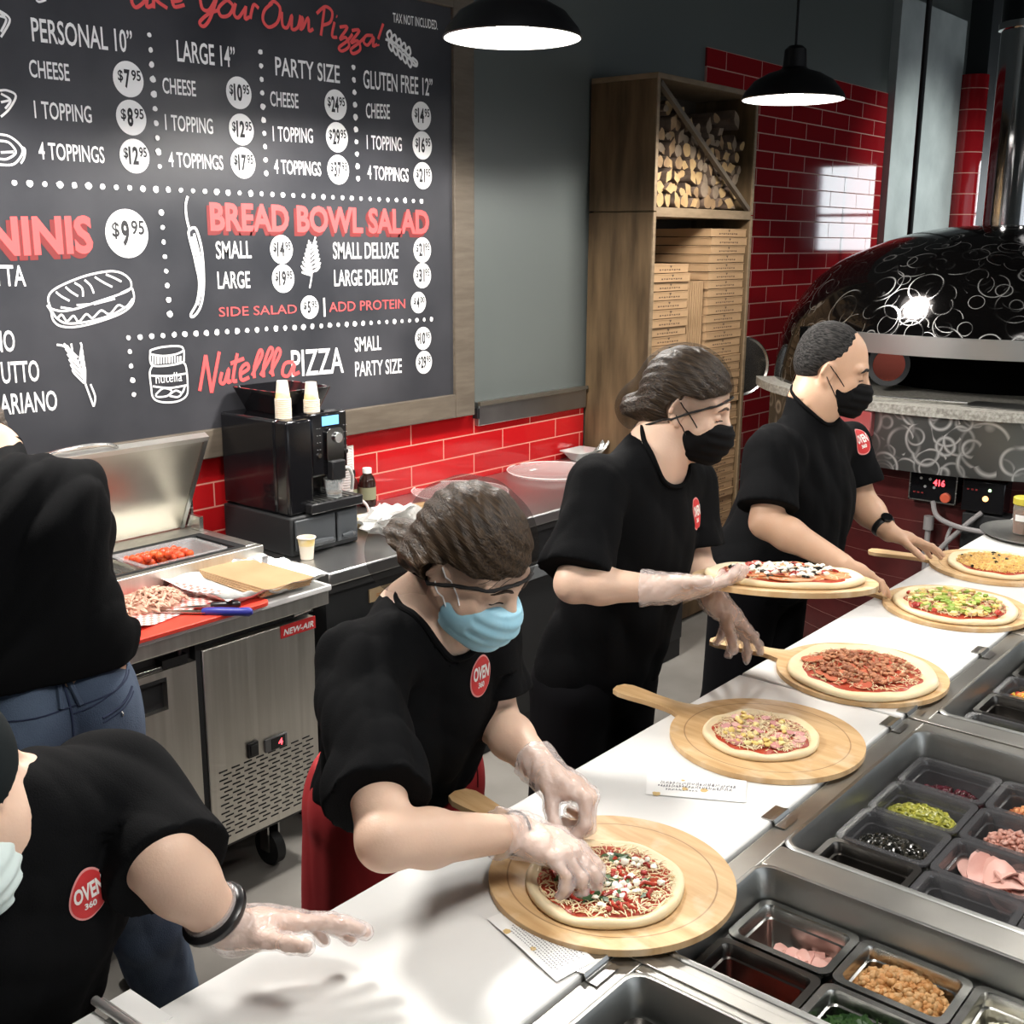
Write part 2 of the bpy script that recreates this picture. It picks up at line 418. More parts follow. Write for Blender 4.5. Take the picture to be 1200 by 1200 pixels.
def hand(sd, wr, F, N, side, curls, sc=1., spread=1., thumb=(.55, .75, -.25), tcurl=(10, 25), k=.006, fat=1., elbow=None):
    """palm, four jointed fingers of their own length and a thumb leaving the side of the palm; returns finger tips"""
    wr = V(wr); F = unit(F); N = V(N); N = (N-F*N.dot(F)).normalized(); T = N.cross(F)*side
    P = lambda f, s, n: wr+(F*f+T*s+N*n)*sc
    tips = []
    mcp = [(.090, .029), (.094, .009), (.088, -.012), (.078, -.031)]
    for i, (f, s) in enumerate(mcp):
        sd.rc(P(.0, s*.45, 0), P(f*.6, s*.9, .002), .0155*sc*fat, .0135*sc*fat, .016)
        sd.rc(P(f*.5, s*.85, .002), P(f, s, .0), .0135*sc*fat, .0105*sc*fat, .012)
    sd.rc(P(.015, .022, -.008), P(.05, .028, -.008), .016*sc*fat, .013*sc*fat, .014)
    sd.rc(P(.015, -.02, -.006), P(.055, -.024, -.006), .014*sc*fat, .011*sc*fat, .014)
    ln = [(.043, .026, .021), (.048, .030, .022), (.044, .028, .021), (.034, .021, .018)]; rr = [.0093, .0096, .009, .008]
    for i, (f, s) in enumerate(mcp):
        a = P(f, s, 0); ang = 0; lat = (s*1.6)*spread*4
        for j in range(3):
            ang += R(curls[i][j]); d = (F*math.cos(ang)-N*math.sin(ang)+T*math.sin(R(lat*100*.35))*(1 if j == 0 else .6)).normalized()
            b = a+d*ln[i][j]*sc; sd.rc(a, b, rr[i]*sc*fat*(1-.09*j), rr[i]*sc*fat*(1-.09*(j+1)), k); a = b
        tips.append(a)
    a = P(.022, .024, -.008); d = (F*thumb[0]+T*thumb[1]+N*thumb[2]).normalized(); b = a+d*.042*sc; sd.rc(a, b, .0155*sc*fat, .0115*sc*fat, .012)
    ax = (F*1.0-T*.35-N*.15).normalized()
    for j, L in enumerate((.034, .027)):
        t = tcurl[j]/90; d = (d*(1-t)+ax*t).normalized(); a = b; b = a+d*L*sc; sd.rc(a, b, .0108*sc*fat, .0092*sc*fat, k)
    tips.append(b)
    return tips
def frame(f, u):
    f = unit(f); s = unit(V(u).cross(f)); u = f.cross(s)
    return f, u, s       # forward, up, left
def head(sd, c, f, u, sc=1., lids=True, nose=1., neck=None, nr=.056, masked=True):
    f, u, s = frame(f, u); c = V(c); M = [list(f), list(u), list(s)]
    P = lambda a, b, d: c+(f*a+u*b+s*d)*sc
    sd.el(P(-.012, .032, 0), (.098*sc, .094*sc, .077*sc), M, .02)
    sd.el(P(.028, -.022, 0), (.064*sc, .088*sc, .062*sc), M, .03)
    for e in (-1, 1):
        sd.rc(P(-.0, -.05, .048*e), P(.062, -.1, .014*e), .022*sc, .02*sc, .03)
        sd.rc(P(.06, -.028, .042*e), P(.05, -.04, .05*e), .02*sc, .018*sc, .02)       # cheek bone
        sd.rc(P(.082, .026, .012*e), P(.070, .026, .05*e), .0105*sc, .010*sc, .014)   # brow
        sd.el(P(.094, .002, .033*e), (.016*sc, .014*sc, .02*sc), M, .012, 1)         # eye socket
        sd.el(P(.073, .002, .033*e), (.0145*sc, .0135*sc, .0165*sc), M, .003)        # closed eye
        sd.el(P(-.008, -.008, .078*e), (.02*sc, .032*sc, .010*sc), M, .006)          # ear
        sd.rc(P(-.004, -.030, .080*e), P(.002, -.038, .079*e), .008*sc, .007*sc, .006)
        sd.el(P(-.002, -.006, .089*e), (.010*sc, .019*sc, .006*sc), M, .005, 1)
        sd.rc(P(-.014, .02, .088*e), P(-.022, -.012, .090*e), .004*sc, .0045*sc, .004)
    sd.rc(P(.088, .012, 0), P(.110*nose, -.030, 0), .0085*sc, .0125*sc, .014)
    for e in (-1, 1): sd.el(P(.098, -.036, .012*e), (.012*sc, .009*sc, .009*sc), M, .008)
    sd.el(P(.088, -.064, 0), (.012*sc, .007*sc, .024*sc), M, .008); sd.el(P(.085, -.076, 0), (.012*sc, .007*sc, .02*sc), M, .008)
    if neck is not None:
        sd.rc(P(-.035, -.045, 0), neck, nr*sc, nr*1.08*sc, .03)
        sd.rc(P(.01, -.08, 0), V(neck)+f*.02, .04*sc, nr*.95*sc, .03)
    return P, M

# ================================================================ THE ROOM
WY = 3.315
wall_m = mat('charcoal_paint', (.105, .118, .112), .36, nz=1, bump=.03, nscale=180)
dark_m = mat('dark_paint', (.02, .024, .026), .6)
floor_m = mat('concrete', (.15, .14, .125), .55, col2=(.27, .255, .23), nscale=1.6, bump=.02, bscale=40, rnoise=.12)
TILE = tile_mat('red_glazed_tile', (.42, .010, .012), (.62, .24, .18), .393, .0885, .0028, (.02+.1965, -1.2082+.0885*14), .07, (.36, .008, .010))
TILE_SHADED = tile_mat('shaded_wall_tile', (.30, .010, .014), (.55, .27, .22), .405, .0968, .003, (.1, -2.95+.0968*31), .05, (.25, .008, .012))  # same tile as the band; weaker light is put in as darker red
struct('floor', MB().bx(-4, 11, -5, 3.5, -.1, 0), floor_m, smooth=False)
struct('ceiling', MB().bx(-4, 11, -5, 3.5, 4.3, 4.4), dark_m, smooth=False)
struct('wall_back', MB().bx(-4, 11, WY, 3.5, 0, 4.3), wall_m, smooth=False)
struct('wall_left', MB().bx(-4.15, -4, -5, 3.5, 0, 4.3), wall_m, smooth=False)
struct('trim_1', MB().bx(-4, 4.53, WY-.012, WY, .9, 1.2082), TILE, smooth=False, label='band of glossy red tiles above the back counter')
struct('trim_2', MB().bx(5.57, 8.0, WY-.012, WY, 0, 2.95), TILE_SHADED, smooth=False, label='glossy red tiles with painted-in shade between wooden shelf and oven')
# right end wall with a bright street window, and the customers' side behind the camera
day_m = mat('daylight_pane', (.8, .85, .9), .1, emit=(.9, .96, 1), estr=7)
fr_m = mat('window_frame_grey', (.30, .28, .33), .5)
mb = MB(); mb.bx(11, 11.15, -5, 1.25, 0, 4.3).bx(11, 11.15, 3.05, 3.5, 0, 4.3).bx(11, 11.15, 1.25, 3.05, 0, 1.88).bx(11, 11.15, 1.25, 3.05, 2.68, 4.3)
struct('wall_right', mb, dark_m, smooth=False)
wn = thing('window_1', 'bright street window high in the end wall, seen reflected in the tiles', 'window', (11, 1.97, 2.06)); wn['kind'] = 'structure'
part('pane', MB().bx(11.08, 11.1, 1.25, 2.15, 1.88, 2.68).bx(11.08, 11.1, 2.22, 3.0, 1.88, 2.68), day_m, wn, smooth=False)
part('frame', MB().bx(11.0, 11.12, 2.15, 2.22, 1.88, 2.68).bx(11.0, 11.12, 1.25, 3.05, 2.20, 2.23).bx(11.0, 11.12, 1.25, 1.42, 1.88, 2.68), fr_m, wn, smooth=False)
mb = MB(); mb.bx(-4, 11, -5.15, -5, 0, .75).bx(-4, 11, -5.15, -5, 3.0, 4.3)
for x in (-4, -.9, 2.2, 5.3, 8.4): mb.bx(x, x+.25, -5.15, -5, .75, 3.0)
mb.bx(10.8, 11, -5.15, -5, .75, 3)
struct('wall_front', mb, dark_m, smooth=False)
for k, x in enumerate((-3.75, -.65, 2.45, 5.55, 8.65)):
    o = struct('window_%d' % (k+2), MB().bx(x, x+2.85 if k < 4 else x+2.15, -5.1, -5.08, .75, 3.0), mat('street_pane', (.8, .85, .9), .1, emit=(.86, .93, 1), estr=1.2), smooth=False)
    o['label'] = 'street window pane behind the customer side'
# plaster pier right of the tiles, darker band above
plaster = mat('grey_plaster', (.30, .335, .33), .7, col2=(.40, .44, .43), nscale=3.5, bump=.15, bscale=22)
smoke = mat('sooty_plaster', (.10, .115, .115), .7, col2=(.33, .36, .355), nscale=5, bump=.15, bscale=22)
struct('trim_3', MB().bx(8.0, 9.27, WY-.06, WY, 0, 3.58), plaster, smooth=False, label='grey plaster pier between red tiles and oven chimney')
# round tiled column right of the pier
mb = MB(); mb.lathe([(.112, 0), (.112, 3.2)], (9.36, 3.20, 0), 28)
rt = mat('red_curved_tile', (.26, .008, .012), .07)
col = struct('trim_4', mb, rt, label='round column of red tiles beside the oven chimney'); 
mb = MB()
for k in range(1, 21): mb.lathe([(.1115, k*.155-.003), (.1132, k*.155-.003), (.1132, k*.155+.003), (.1115, k*.155+.003)], (9.36, 3.20, 0), 28)
part('grout', mb, mat('grout', (.55, .27, .22), .8), col)
struct('trim_5', MB().bx(9.5, 11, 3.15, WY, 0, 4.3), dark_m, smooth=False)
# ledge along the wall right of the menu board
lg = thing('wall_ledge', 'narrow steel rail on the wall between menu board and wooden shelf', 'rail', (4.12, WY-.03, 1.2))
part('rail', MB().bx(3.72, 4.52, WY-.035, WY-.001, 1.155, 1.26), steel_d, lg, bevel=.004)
part('lip', MB().bx(3.72, 4.52, WY-.045, WY-.03, 1.245, 1.262), mat('brown_strip', (.07, .06, .045), .5), lg)
part('end_cap', MB().bx(3.705, 3.722, WY-.038, WY-.001, 1.19, 1.235), black_pl, lg)
# ---------------------------------------------------------------- pendant lamps
bulb_m = mat('lamp_bulb', (1, 1, 1), .3, emit=(1, .97, .92), estr=18)
inner_m = mat('lamp_white_enamel', (.9, .9, .88), .4, emit=(1, .98, .95), estr=1.3)
def pendant(loc, label, power, seen=True):
    t = thing('pendant_lamp', label, 'lamp', loc, 0, 'black pendant lamps over the kitchen')
    mb = MB(); mb.lathe([(.212, 0), (.216, .004), (.205, .028), (.165, .075), (.11, .105), (.06, .12), (.05, .13), (.045, .20), (.028, .215), (.0, .216)], (0, 0, 0), 48)
    part('lamp_shade', mb, black_metal, t, world=False)
    mb = MB(); mb.lathe([(.210, .001), (.199, .026), (.16, .072), (.106, .1), (.0, .115)], (0, 0, 0), 48)
    part('reflector', mb, inner_m, t, world=False)
    mb = MB(); mb.lathe([(0, .018), (.04, .022), (.058, .045), (.05, .075), (.03, .1)], (0, 0, 0), 24)
    part('bulb', mb, bulb_m, t, world=False)
    part('cord', MB().cyl((0, 0, .215), (0, 0, 4.3-loc[2]), .006, n=8), black_pl, t, world=False)
    part('ceiling_rose', MB().cyl((0, 0, 4.27-loc[2]), (0, 0, 4.3-loc[2]), .06, n=20), black_metal, t, world=False)
    l = bpy.data.lights.new('pendant_light', 'SPOT'); l.energy = power; l.shadow_soft_size = .14; l.color = (1, .955, .90); l.spot_size = R(158); l.spot_blend = .18
    o = bpy.data.objects.new('pendant_light', l); COL.objects.link(o); o.parent = t; o.location = (0, 0, .012)
    return t
pendant((2.88, 2.40, 2.555), 'black pendant lamp hanging right of the menu board', 215)
pendant((4.66, 2.34, 2.535), 'black pendant lamp hanging in front of the red tiles near the oven', 95)
for _x, _p in ((.9, 55), (2.68, 55), (4.46, 47), (6.4, 70)): pendant((_x, .40, 2.56), 'black pendant lamp in the row over the customer side of the counter, out of view', _p)['group'] = 'black pendant lamps over the counter front'
pendant((1.10, 2.46, 2.56), 'black pendant lamp hanging over the prep fridge, out of view', 200)
sp_ = bpy.data.lights.new('fill_spot', 'SPOT'); sp_.energy = 380; sp_.spot_size = R(62); sp_.spot_blend = 1; sp_.shadow_soft_size = .06; sp_.color = (.95, 1, .97)  # unseen lamp added to brighten the plaster pier
spo = bpy.data.objects.new('fill_spot', sp_); COL.objects.link(spo); spo.location = (8.3, .9, 3.5); spo.rotation_euler = (V((8.55, 3.25, 1.75))-V((8.3, .9, 3.5))).to_track_quat('-Z', 'Y').to_euler()
sp2 = bpy.data.lights.new('fill_spot', 'SPOT'); sp2.energy = 170; sp2.spot_size = R(75); sp2.spot_blend = 1; sp2.shadow_soft_size = .06; sp2.color = (.98, .97, 1)  # another unseen lamp, added to lift the top of the menu board
spo2 = bpy.data.objects.new('fill_spot', sp2); COL.objects.link(spo2); spo2.location = (1.3, .8, 3.9); spo2.rotation_euler = (V((1.75, 3.28, 2.75))-V((1.3, .8, 3.9))).to_track_quat('-Z', 'Y').to_euler()
# thin black conduit dropping from the ceiling behind the oven
single('conduit', MB().cyl((7.55, 2.9, 1.7), (7.55, 2.9, 4.3), .018, n=10), black_mt, 'thin black conduit hanging from ceiling in front of red tiles', 'pipe')

# menu board lettering: word, left, right, baseline, cap height (metres on the board)
WHITE_WORDS = [('PERSONAL 10”', 1.7863, 2.1095, 2.4965, 2.5032, 0.0654), ('CHEESE', 1.7691, 1.8924, 2.3984, 2.3996, 0.0487), ('1 TOPPING', 1.7739, 1.9539, 2.2875, 2.2874, 0.0494), ('4 TOPPINGS', 1.776, 1.9865, 2.1745, 2.1737, 0.0489), ('LARGE 14”', 2.2671, 2.491, 2.4979, 2.5037, 0.0651), ('CHEESE', 2.2066, 2.3303, 2.3964, 2.3978, 0.0484), ('1 TOPPING', 2.2077, 2.3888, 2.2865, 2.2864, 0.0491), ('4 TOPPINGS', 2.2119, 2.4222, 2.1752, 2.1749, 0.0471), ('PARTY SIZE', 2.6576, 2.9506, 2.4975, 2.501, 0.062), ('CHEESE', 2.6301, 2.7539, 2.3954, 2.3977, 0.05), ('1 TOPPING', 2.635, 2.8148, 2.2813, 2.286, 0.0507), ('4 TOPPINGS', 2.6347, 2.8478, 2.1738, 2.1748, 0.0484), ('GLUTEN FREE 12”', 3.0654, 3.4341, 2.4963, 2.5025, 0.0655), ('CHEESE', 3.0749, 3.1984, 2.3923, 2.3977, 0.0543), ('1 TOPPING', 3.0756, 3.2594, 2.2817, 2.2851, 0.0518), ('4 TOPPINGS', 3.0764, 3.2942, 2.1743, 2.1724, 0.0509), ('TAX NOT INCLUDED.', 3.2231, 3.4667, 2.7442, 2.7498, 0.0344), ('TTA', 1.6055, 1.7021, 1.8169, 1.8132, 0.061), ('NO', 1.5836, 1.6514, 1.6271, 1.6274, 0.0633), ('UTTO', 1.6023, 1.7176, 1.5364, 1.5337, 0.0642), ('ARIANO', 1.588, 1.7663, 1.4449, 1.4408, 0.0622), ('SMALL', 2.3744, 2.5212, 1.8863, 1.8881, 0.0587), ('LARGE', 2.3749, 2.5098, 1.7877, 1.787, 0.0579), ('SMALL DELUXE', 2.8929, 3.2311, 1.8824, 1.8814, 0.0615), ('LARGE DELUXE', 2.8951, 3.2239, 1.783, 1.7813, 0.0607), ('PIZZA', 2.6768, 2.9294, 1.4648, 1.4595, 0.0986), ('SMALL', 2.9889, 3.1287, 1.5331, 1.5319, 0.0567), ('PARTY SIZE', 2.9878, 3.2393, 1.4383, 1.4323, 0.0588)]
RED_WORDS = [('SIDE SALAD', 2.374, 2.7117, 1.6937, 1.6906, 0.0328), ('ADD PROTEIN', 2.8661, 3.2644, 1.6886, 1.6868, 0.0375)]
SLAB_WORDS = [('PANINIS', 1.4463, 1.9268, 1.898, 1.9114, 0.107), ('BREAD BOWL SALAD', 2.3584, 3.4063, 1.9809, 1.979, 0.0893)]
DISCS = [('$', '7', '95', 2.087, 2.4245, 0.0523), ('$', '8', '95', 2.0883, 2.3129, 0.0521), ('$', '12', '95', 2.0911, 2.1996, 0.0516), ('$', '10', '95', 2.4999, 2.4244, 0.0512), ('$', '12', '95', 2.5033, 2.3082, 0.0509), ('$', '17', '95', 2.5039, 2.201, 0.0508), ('$', '24', '95', 2.9271, 2.4244, 0.0525), ('$', '29', '95', 2.9288, 2.3127, 0.0524), ('$', '37', '95', 2.9305, 2.1996, 0.052), ('$', '14', '95', 3.3703, 2.4225, 0.0529), ('$', '16', '95', 3.3731, 2.3128, 0.0533), ('$', '21', '95', 3.3734, 2.1984, 0.0512), ('$', '9', '95', 2.0452, 1.9652, 0.0745), ('$', '14', '95', 2.6531, 1.9152, 0.05), ('$', '19', '95', 2.6555, 1.8145, 0.0496), ('$', '21', '95', 3.3658, 1.9122, 0.0494), ('$', '31', '95', 3.364, 1.8117, 0.0496), ('$', '5', '95', 2.7725, 1.7095, 0.0419), ('$', '4', '00', 3.34, 1.7059, 0.0424), ('$', '10', '95', 3.3645, 1.561, 0.0461), ('$', '29', '95', 3.3677, 1.4636, 0.0465)]
DOTS = [((1.6942, 2.1043), (3.3644, 2.1004), 37), ((2.0236, 1.6439), (3.4133, 1.6361), 34), ((2.1706, 2.5624), (2.1774, 2.1734), 10), ((2.5961, 2.564), (2.5995, 2.1722), 10), ((3.017, 2.562), (3.0266, 2.1737), 10), ((2.1729, 2.0318), (2.1807, 1.7107), 8), ((2.0246, 1.5993), (2.0289, 1.4623), 4)]
DRAWINGS = {'sandwich': [[(1.7693, 1.752), (1.766, 1.7741), (1.7801, 1.7956), (1.823, 1.8165), (1.8948, 1.8391), (1.9678, 1.8507), (2.0116, 1.8461), (2.0401, 1.8278), (2.0475, 1.8078), (2.0371, 1.7915), (1.991, 1.7764), (1.9236, 1.7591), (1.858, 1.7422), (1.8087, 1.7359), (1.7753, 1.7436), (1.7693, 1.752)], [(1.7602, 1.7555), (1.7712, 1.7362), (1.7756, 1.7107), (1.7978, 1.6918), (1.846, 1.6868), (1.9183, 1.6974), (2.0012, 1.7199), (2.0424, 1.7448), (2.0537, 1.7711), (2.049, 1.7978)], [(1.7746, 1.7361), (1.7877, 1.7165), (1.8043, 1.7253), (1.8198, 1.7054), (1.842, 1.7204), (1.8579, 1.7016), (1.8847, 1.7237), (1.905, 1.7111), (1.9358, 1.7326), (1.9641, 1.7202), (1.9959, 1.7466), (2.0215, 1.739), (2.0486, 1.7646)], [(1.7802, 1.7232), (1.8057, 1.7029), (1.8399, 1.6974), (1.897, 1.7017), (1.9713, 1.7179), (2.0334, 1.7452)], [(1.7921, 1.7934), (1.8093, 1.779), (1.8336, 1.7655)], [(1.8242, 1.807), (1.8415, 1.7919), (1.8627, 1.7785)], [(1.8544, 1.8189), (1.8775, 1.8024), (1.8787, 1.7767)], [(1.8881, 1.8264), (1.9065, 1.8094), (1.9158, 1.7852)], [(1.923, 1.8347), (1.949, 1.8187), (1.9799, 1.8029)], [(1.9612, 1.8417), (1.9881, 1.8308), (2.0131, 1.8185)], [(1.8029, 1.7476), (1.8438, 1.7396)], [(1.8554, 1.7519), (1.9015, 1.7528)], [(1.9122, 1.7524), (1.9864, 1.7667)], [(2.0064, 1.7825), (2.0436, 1.7967)]], 'chili': [[(2.2759, 2.0852), (2.2658, 2.058), (2.2662, 2.0177), (2.2749, 1.9786)], [(2.2749, 1.9786), (2.2705, 1.9636), (2.2832, 1.909), (2.296, 1.8538), (2.3005, 1.7981), (2.2866, 1.7426), (2.2606, 1.7051), (2.2727, 1.6997), (2.2999, 1.7281), (2.3164, 1.7837), (2.3211, 1.8534), (2.3174, 1.9227), (2.3028, 1.9775), (2.2885, 1.9855), (2.2749, 1.9786)], [(2.2824, 1.9569), (2.302, 1.8814), (2.3072, 1.7979), (2.2895, 1.7355)], [(2.2914, 1.9672), (2.3104, 1.8813), (2.3136, 1.8048)], [(2.2776, 1.9466), (2.2907, 1.8746), (2.3019, 1.819)]], 'rosemary': [[(1.8849, 1.4381), (1.8653, 1.5035), (1.8433, 1.5778), (1.8131, 1.6319)], [(1.8849, 1.4381), (1.8926, 1.4675), (1.8802, 1.5088)], [(1.859, 1.514), (1.8298, 1.5462), (1.824, 1.5597)], [(1.8561, 1.5301), (1.827, 1.5621), (1.8198, 1.5757)], [(1.8533, 1.5462), (1.8243, 1.578), (1.8157, 1.5916)], [(1.8504, 1.5622), (1.8215, 1.5938), (1.8115, 1.6075)], [(1.8476, 1.5781), (1.8187, 1.6095), (1.8074, 1.6232)], [(1.8448, 1.594), (1.8159, 1.6253), (1.8033, 1.639)], [(1.8629, 1.517), (1.8663, 1.5563), (1.8607, 1.5732)], [(1.8593, 1.5338), (1.8649, 1.5729), (1.86, 1.5897)], [(1.8558, 1.5506), (1.8635, 1.5894), (1.8593, 1.6061)], [(1.8523, 1.5673), (1.8621, 1.6059), (1.8586, 1.6224)], [(1.8488, 1.5839), (1.8608, 1.6223), (1.858, 1.6388)], [(1.7804, 1.6372), (1.8059, 1.6292), (1.8177, 1.6057)], [(1.8275, 1.6374), (1.8287, 1.6114)], [(1.86, 1.6223), (1.8515, 1.5903)]], 'jar': [[(2.0985, 1.5929), (2.0961, 1.562), (2.1108, 1.5471), (2.1668, 1.5448), (2.2164, 1.5508), (2.2239, 1.563), (2.2237, 1.5948), (2.2039, 1.6052), (2.1472, 1.6062), (2.1029, 1.5994), (2.0985, 1.5929)], [(2.0995, 1.5859), (2.145, 1.5771), (2.1938, 1.5793), (2.2233, 1.5885)], [(2.1069, 1.5799), (2.1048, 1.5524)], [(2.1171, 1.5778), (2.1151, 1.5523)], [(2.1275, 1.5784), (2.1255, 1.5522)], [(2.1377, 1.5763), (2.1359, 1.5521)], [(2.1482, 1.5769), (2.1463, 1.552)], [(2.1585, 1.5748), (2.1568, 1.5519)], [(2.1691, 1.5754), (2.1673, 1.5518)], [(2.1795, 1.5733), (2.1779, 1.5517)], [(2.1901, 1.5739), (2.1885, 1.5516)], [(2.2006, 1.5718), (2.1991, 1.5514)], [(2.2114, 1.5724), (2.2098, 1.5513)], [(2.1046, 1.5496), (2.0919, 1.5278), (2.0931, 1.4826), (2.0988, 1.4436), (2.1336, 1.426), (2.1907, 1.4237), (2.2269, 1.4416), (2.2325, 1.4841), (2.2302, 1.5342), (2.2205, 1.5505)], [(2.0958, 1.5171), (2.1561, 1.5106), (2.2303, 1.5128)], [(2.0994, 1.482), (2.1613, 1.4706), (2.2292, 1.4736)], [(2.1075, 1.4532), (2.137, 1.4715), (2.1688, 1.4614), (2.1513, 1.4454), (2.1149, 1.4455), (2.1075, 1.4532)], [(2.1596, 1.4482), (2.1851, 1.4599), (2.2092, 1.4505), (2.2207, 1.4708), (2.2092, 1.4505), (2.1917, 1.4379), (2.1594, 1.4446)]], 'herb': [[(2.7747, 1.7785), (2.7872, 1.8316), (2.7776, 1.8848), (2.7872, 1.9413)], [(2.783, 1.8278), (2.7507, 1.8435), (2.7396, 1.8588)], [(2.7837, 1.843), (2.7554, 1.8586), (2.7462, 1.8737)], [(2.7844, 1.8582), (2.7601, 1.8736), (2.7529, 1.8887)], [(2.7851, 1.8734), (2.7648, 1.8886), (2.7595, 1.9037)], [(2.7858, 1.8885), (2.7695, 1.9037), (2.7662, 1.9187)], [(2.7865, 1.9036), (2.7742, 1.9187), (2.7729, 1.9337)], [(2.7871, 1.9187), (2.7788, 1.9338), (2.7795, 1.9488)], [(2.7852, 1.8316), (2.8164, 1.8502), (2.8304, 1.8691)], [(2.7859, 1.8468), (2.814, 1.8655), (2.827, 1.8844)], [(2.7866, 1.862), (2.8116, 1.8807), (2.8236, 1.8997)], [(2.7873, 1.8771), (2.8093, 1.8959), (2.8202, 1.9149)], [(2.7879, 1.8923), (2.8069, 1.9111), (2.8169, 1.93)], [(2.7886, 1.9074), (2.8046, 1.9262), (2.8135, 1.9451)], [(2.7893, 1.9225), (2.8022, 1.9413), (2.8101, 1.9602)], [(2.7808, 1.8241), (2.7551, 1.8306), (2.7405, 1.8361)], [(2.7815, 1.8393), (2.7588, 1.8457), (2.7461, 1.8511)], [(2.7822, 1.8544), (2.7625, 1.8607), (2.7518, 1.8662)], [(2.7829, 1.8696), (2.7662, 1.8758), (2.7575, 1.8812)], [(2.7836, 1.8847), (2.7699, 1.8909), (2.7632, 1.8962)], [(2.7843, 1.8998), (2.7736, 1.9059), (2.7688, 1.9112)], [(2.785, 1.9149), (2.7773, 1.921), (2.7745, 1.9262)], [(2.7875, 1.8377), (2.8108, 1.8403), (2.8268, 1.8554)], [(2.7882, 1.8529), (2.8085, 1.8556), (2.8234, 1.8707)], [(2.7888, 1.868), (2.8061, 1.8709), (2.82, 1.886)], [(2.7895, 1.8832), (2.8038, 1.8861), (2.8166, 1.9012)], [(2.7902, 1.8983), (2.8014, 1.9013), (2.8132, 1.9164)], [(2.7909, 1.9134), (2.7991, 1.9164), (2.8098, 1.9315)], [(2.7916, 1.9285), (2.7968, 1.9315), (2.8065, 1.9466)]], 'olive': [[(3.1815, 2.6784), (3.2346, 2.6701), (3.2907, 2.6429), (3.3454, 2.607)], [(3.2014, 2.6772), (3.1909, 2.6982), (3.2078, 2.7116), (3.2151, 2.6939), (3.2036, 2.6775)], [(3.2256, 2.6667), (3.2149, 2.6864), (3.232, 2.7006), (3.2394, 2.682), (3.2278, 2.667)], [(3.25, 2.6562), (3.2392, 2.6745), (3.2565, 2.6894), (3.2639, 2.67), (3.2523, 2.6565)], [(3.2747, 2.6455), (3.2638, 2.6624), (3.2812, 2.6782), (3.2887, 2.6579), (3.277, 2.6458)], [(3.2996, 2.6348), (3.2885, 2.6502), (3.3061, 2.6668), (3.3137, 2.6456), (3.302, 2.635)], [(3.2013, 2.6757), (3.1986, 2.6581), (3.2138, 2.6412), (3.2187, 2.6606), (3.2035, 2.6737)], [(3.2255, 2.6645), (3.2228, 2.6468), (3.2381, 2.6298), (3.2431, 2.6493), (3.2277, 2.6625)], [(3.25, 2.6531), (3.2473, 2.6354), (3.2627, 2.6183), (3.2677, 2.6378), (3.2522, 2.6511)], [(3.2746, 2.6417), (3.2719, 2.6239), (3.2875, 2.6066), (3.2926, 2.6263), (3.2769, 2.6397)], [(3.2995, 2.6302), (3.2969, 2.6123), (3.3126, 2.5948), (3.3177, 2.6146), (3.3018, 2.6281)], [(3.3227, 2.6313), (3.348, 2.6189), (3.3454, 2.6031), (3.3222, 2.6082), (3.3227, 2.6313)]], 'slice': [[(1.6948, 2.5636), (1.7181, 2.5531), (1.7226, 2.5371), (1.6939, 2.4942)], [(1.6934, 2.5496), (1.714, 2.5431), (1.6953, 2.5083)], [(1.6973, 2.5584), (1.7116, 2.5494)]], 'leaf': [[(1.6764, 2.3519), (1.6982, 2.3541), (1.7219, 2.342), (1.6996, 2.3057), (1.6724, 2.2817)], [(1.6787, 2.3437), (1.705, 2.329), (1.6871, 2.3046)], [(1.6764, 2.3207), (1.705, 2.329)]], 'onion': [[(1.6614, 2.2339), (1.6921, 2.2303), (1.7214, 2.209), (1.7255, 2.1858), (1.6971, 2.155), (1.6562, 2.1517)], [(1.7241, 2.2033), (1.7344, 2.1981), (1.7311, 2.1773), (1.7219, 2.1621), (1.7178, 2.159)], [(1.6628, 2.2167), (1.6903, 2.2128), (1.7067, 2.1876), (1.6797, 2.1686), (1.6578, 2.1674)], [(1.6627, 2.185), (1.7005, 2.189)]], 'bar': [[(2.8421, 1.741), (2.8425, 1.6724)]], 'dash': [[(1.8078, 2.6081), (1.817, 2.6039), (1.8383, 2.6127)]]}
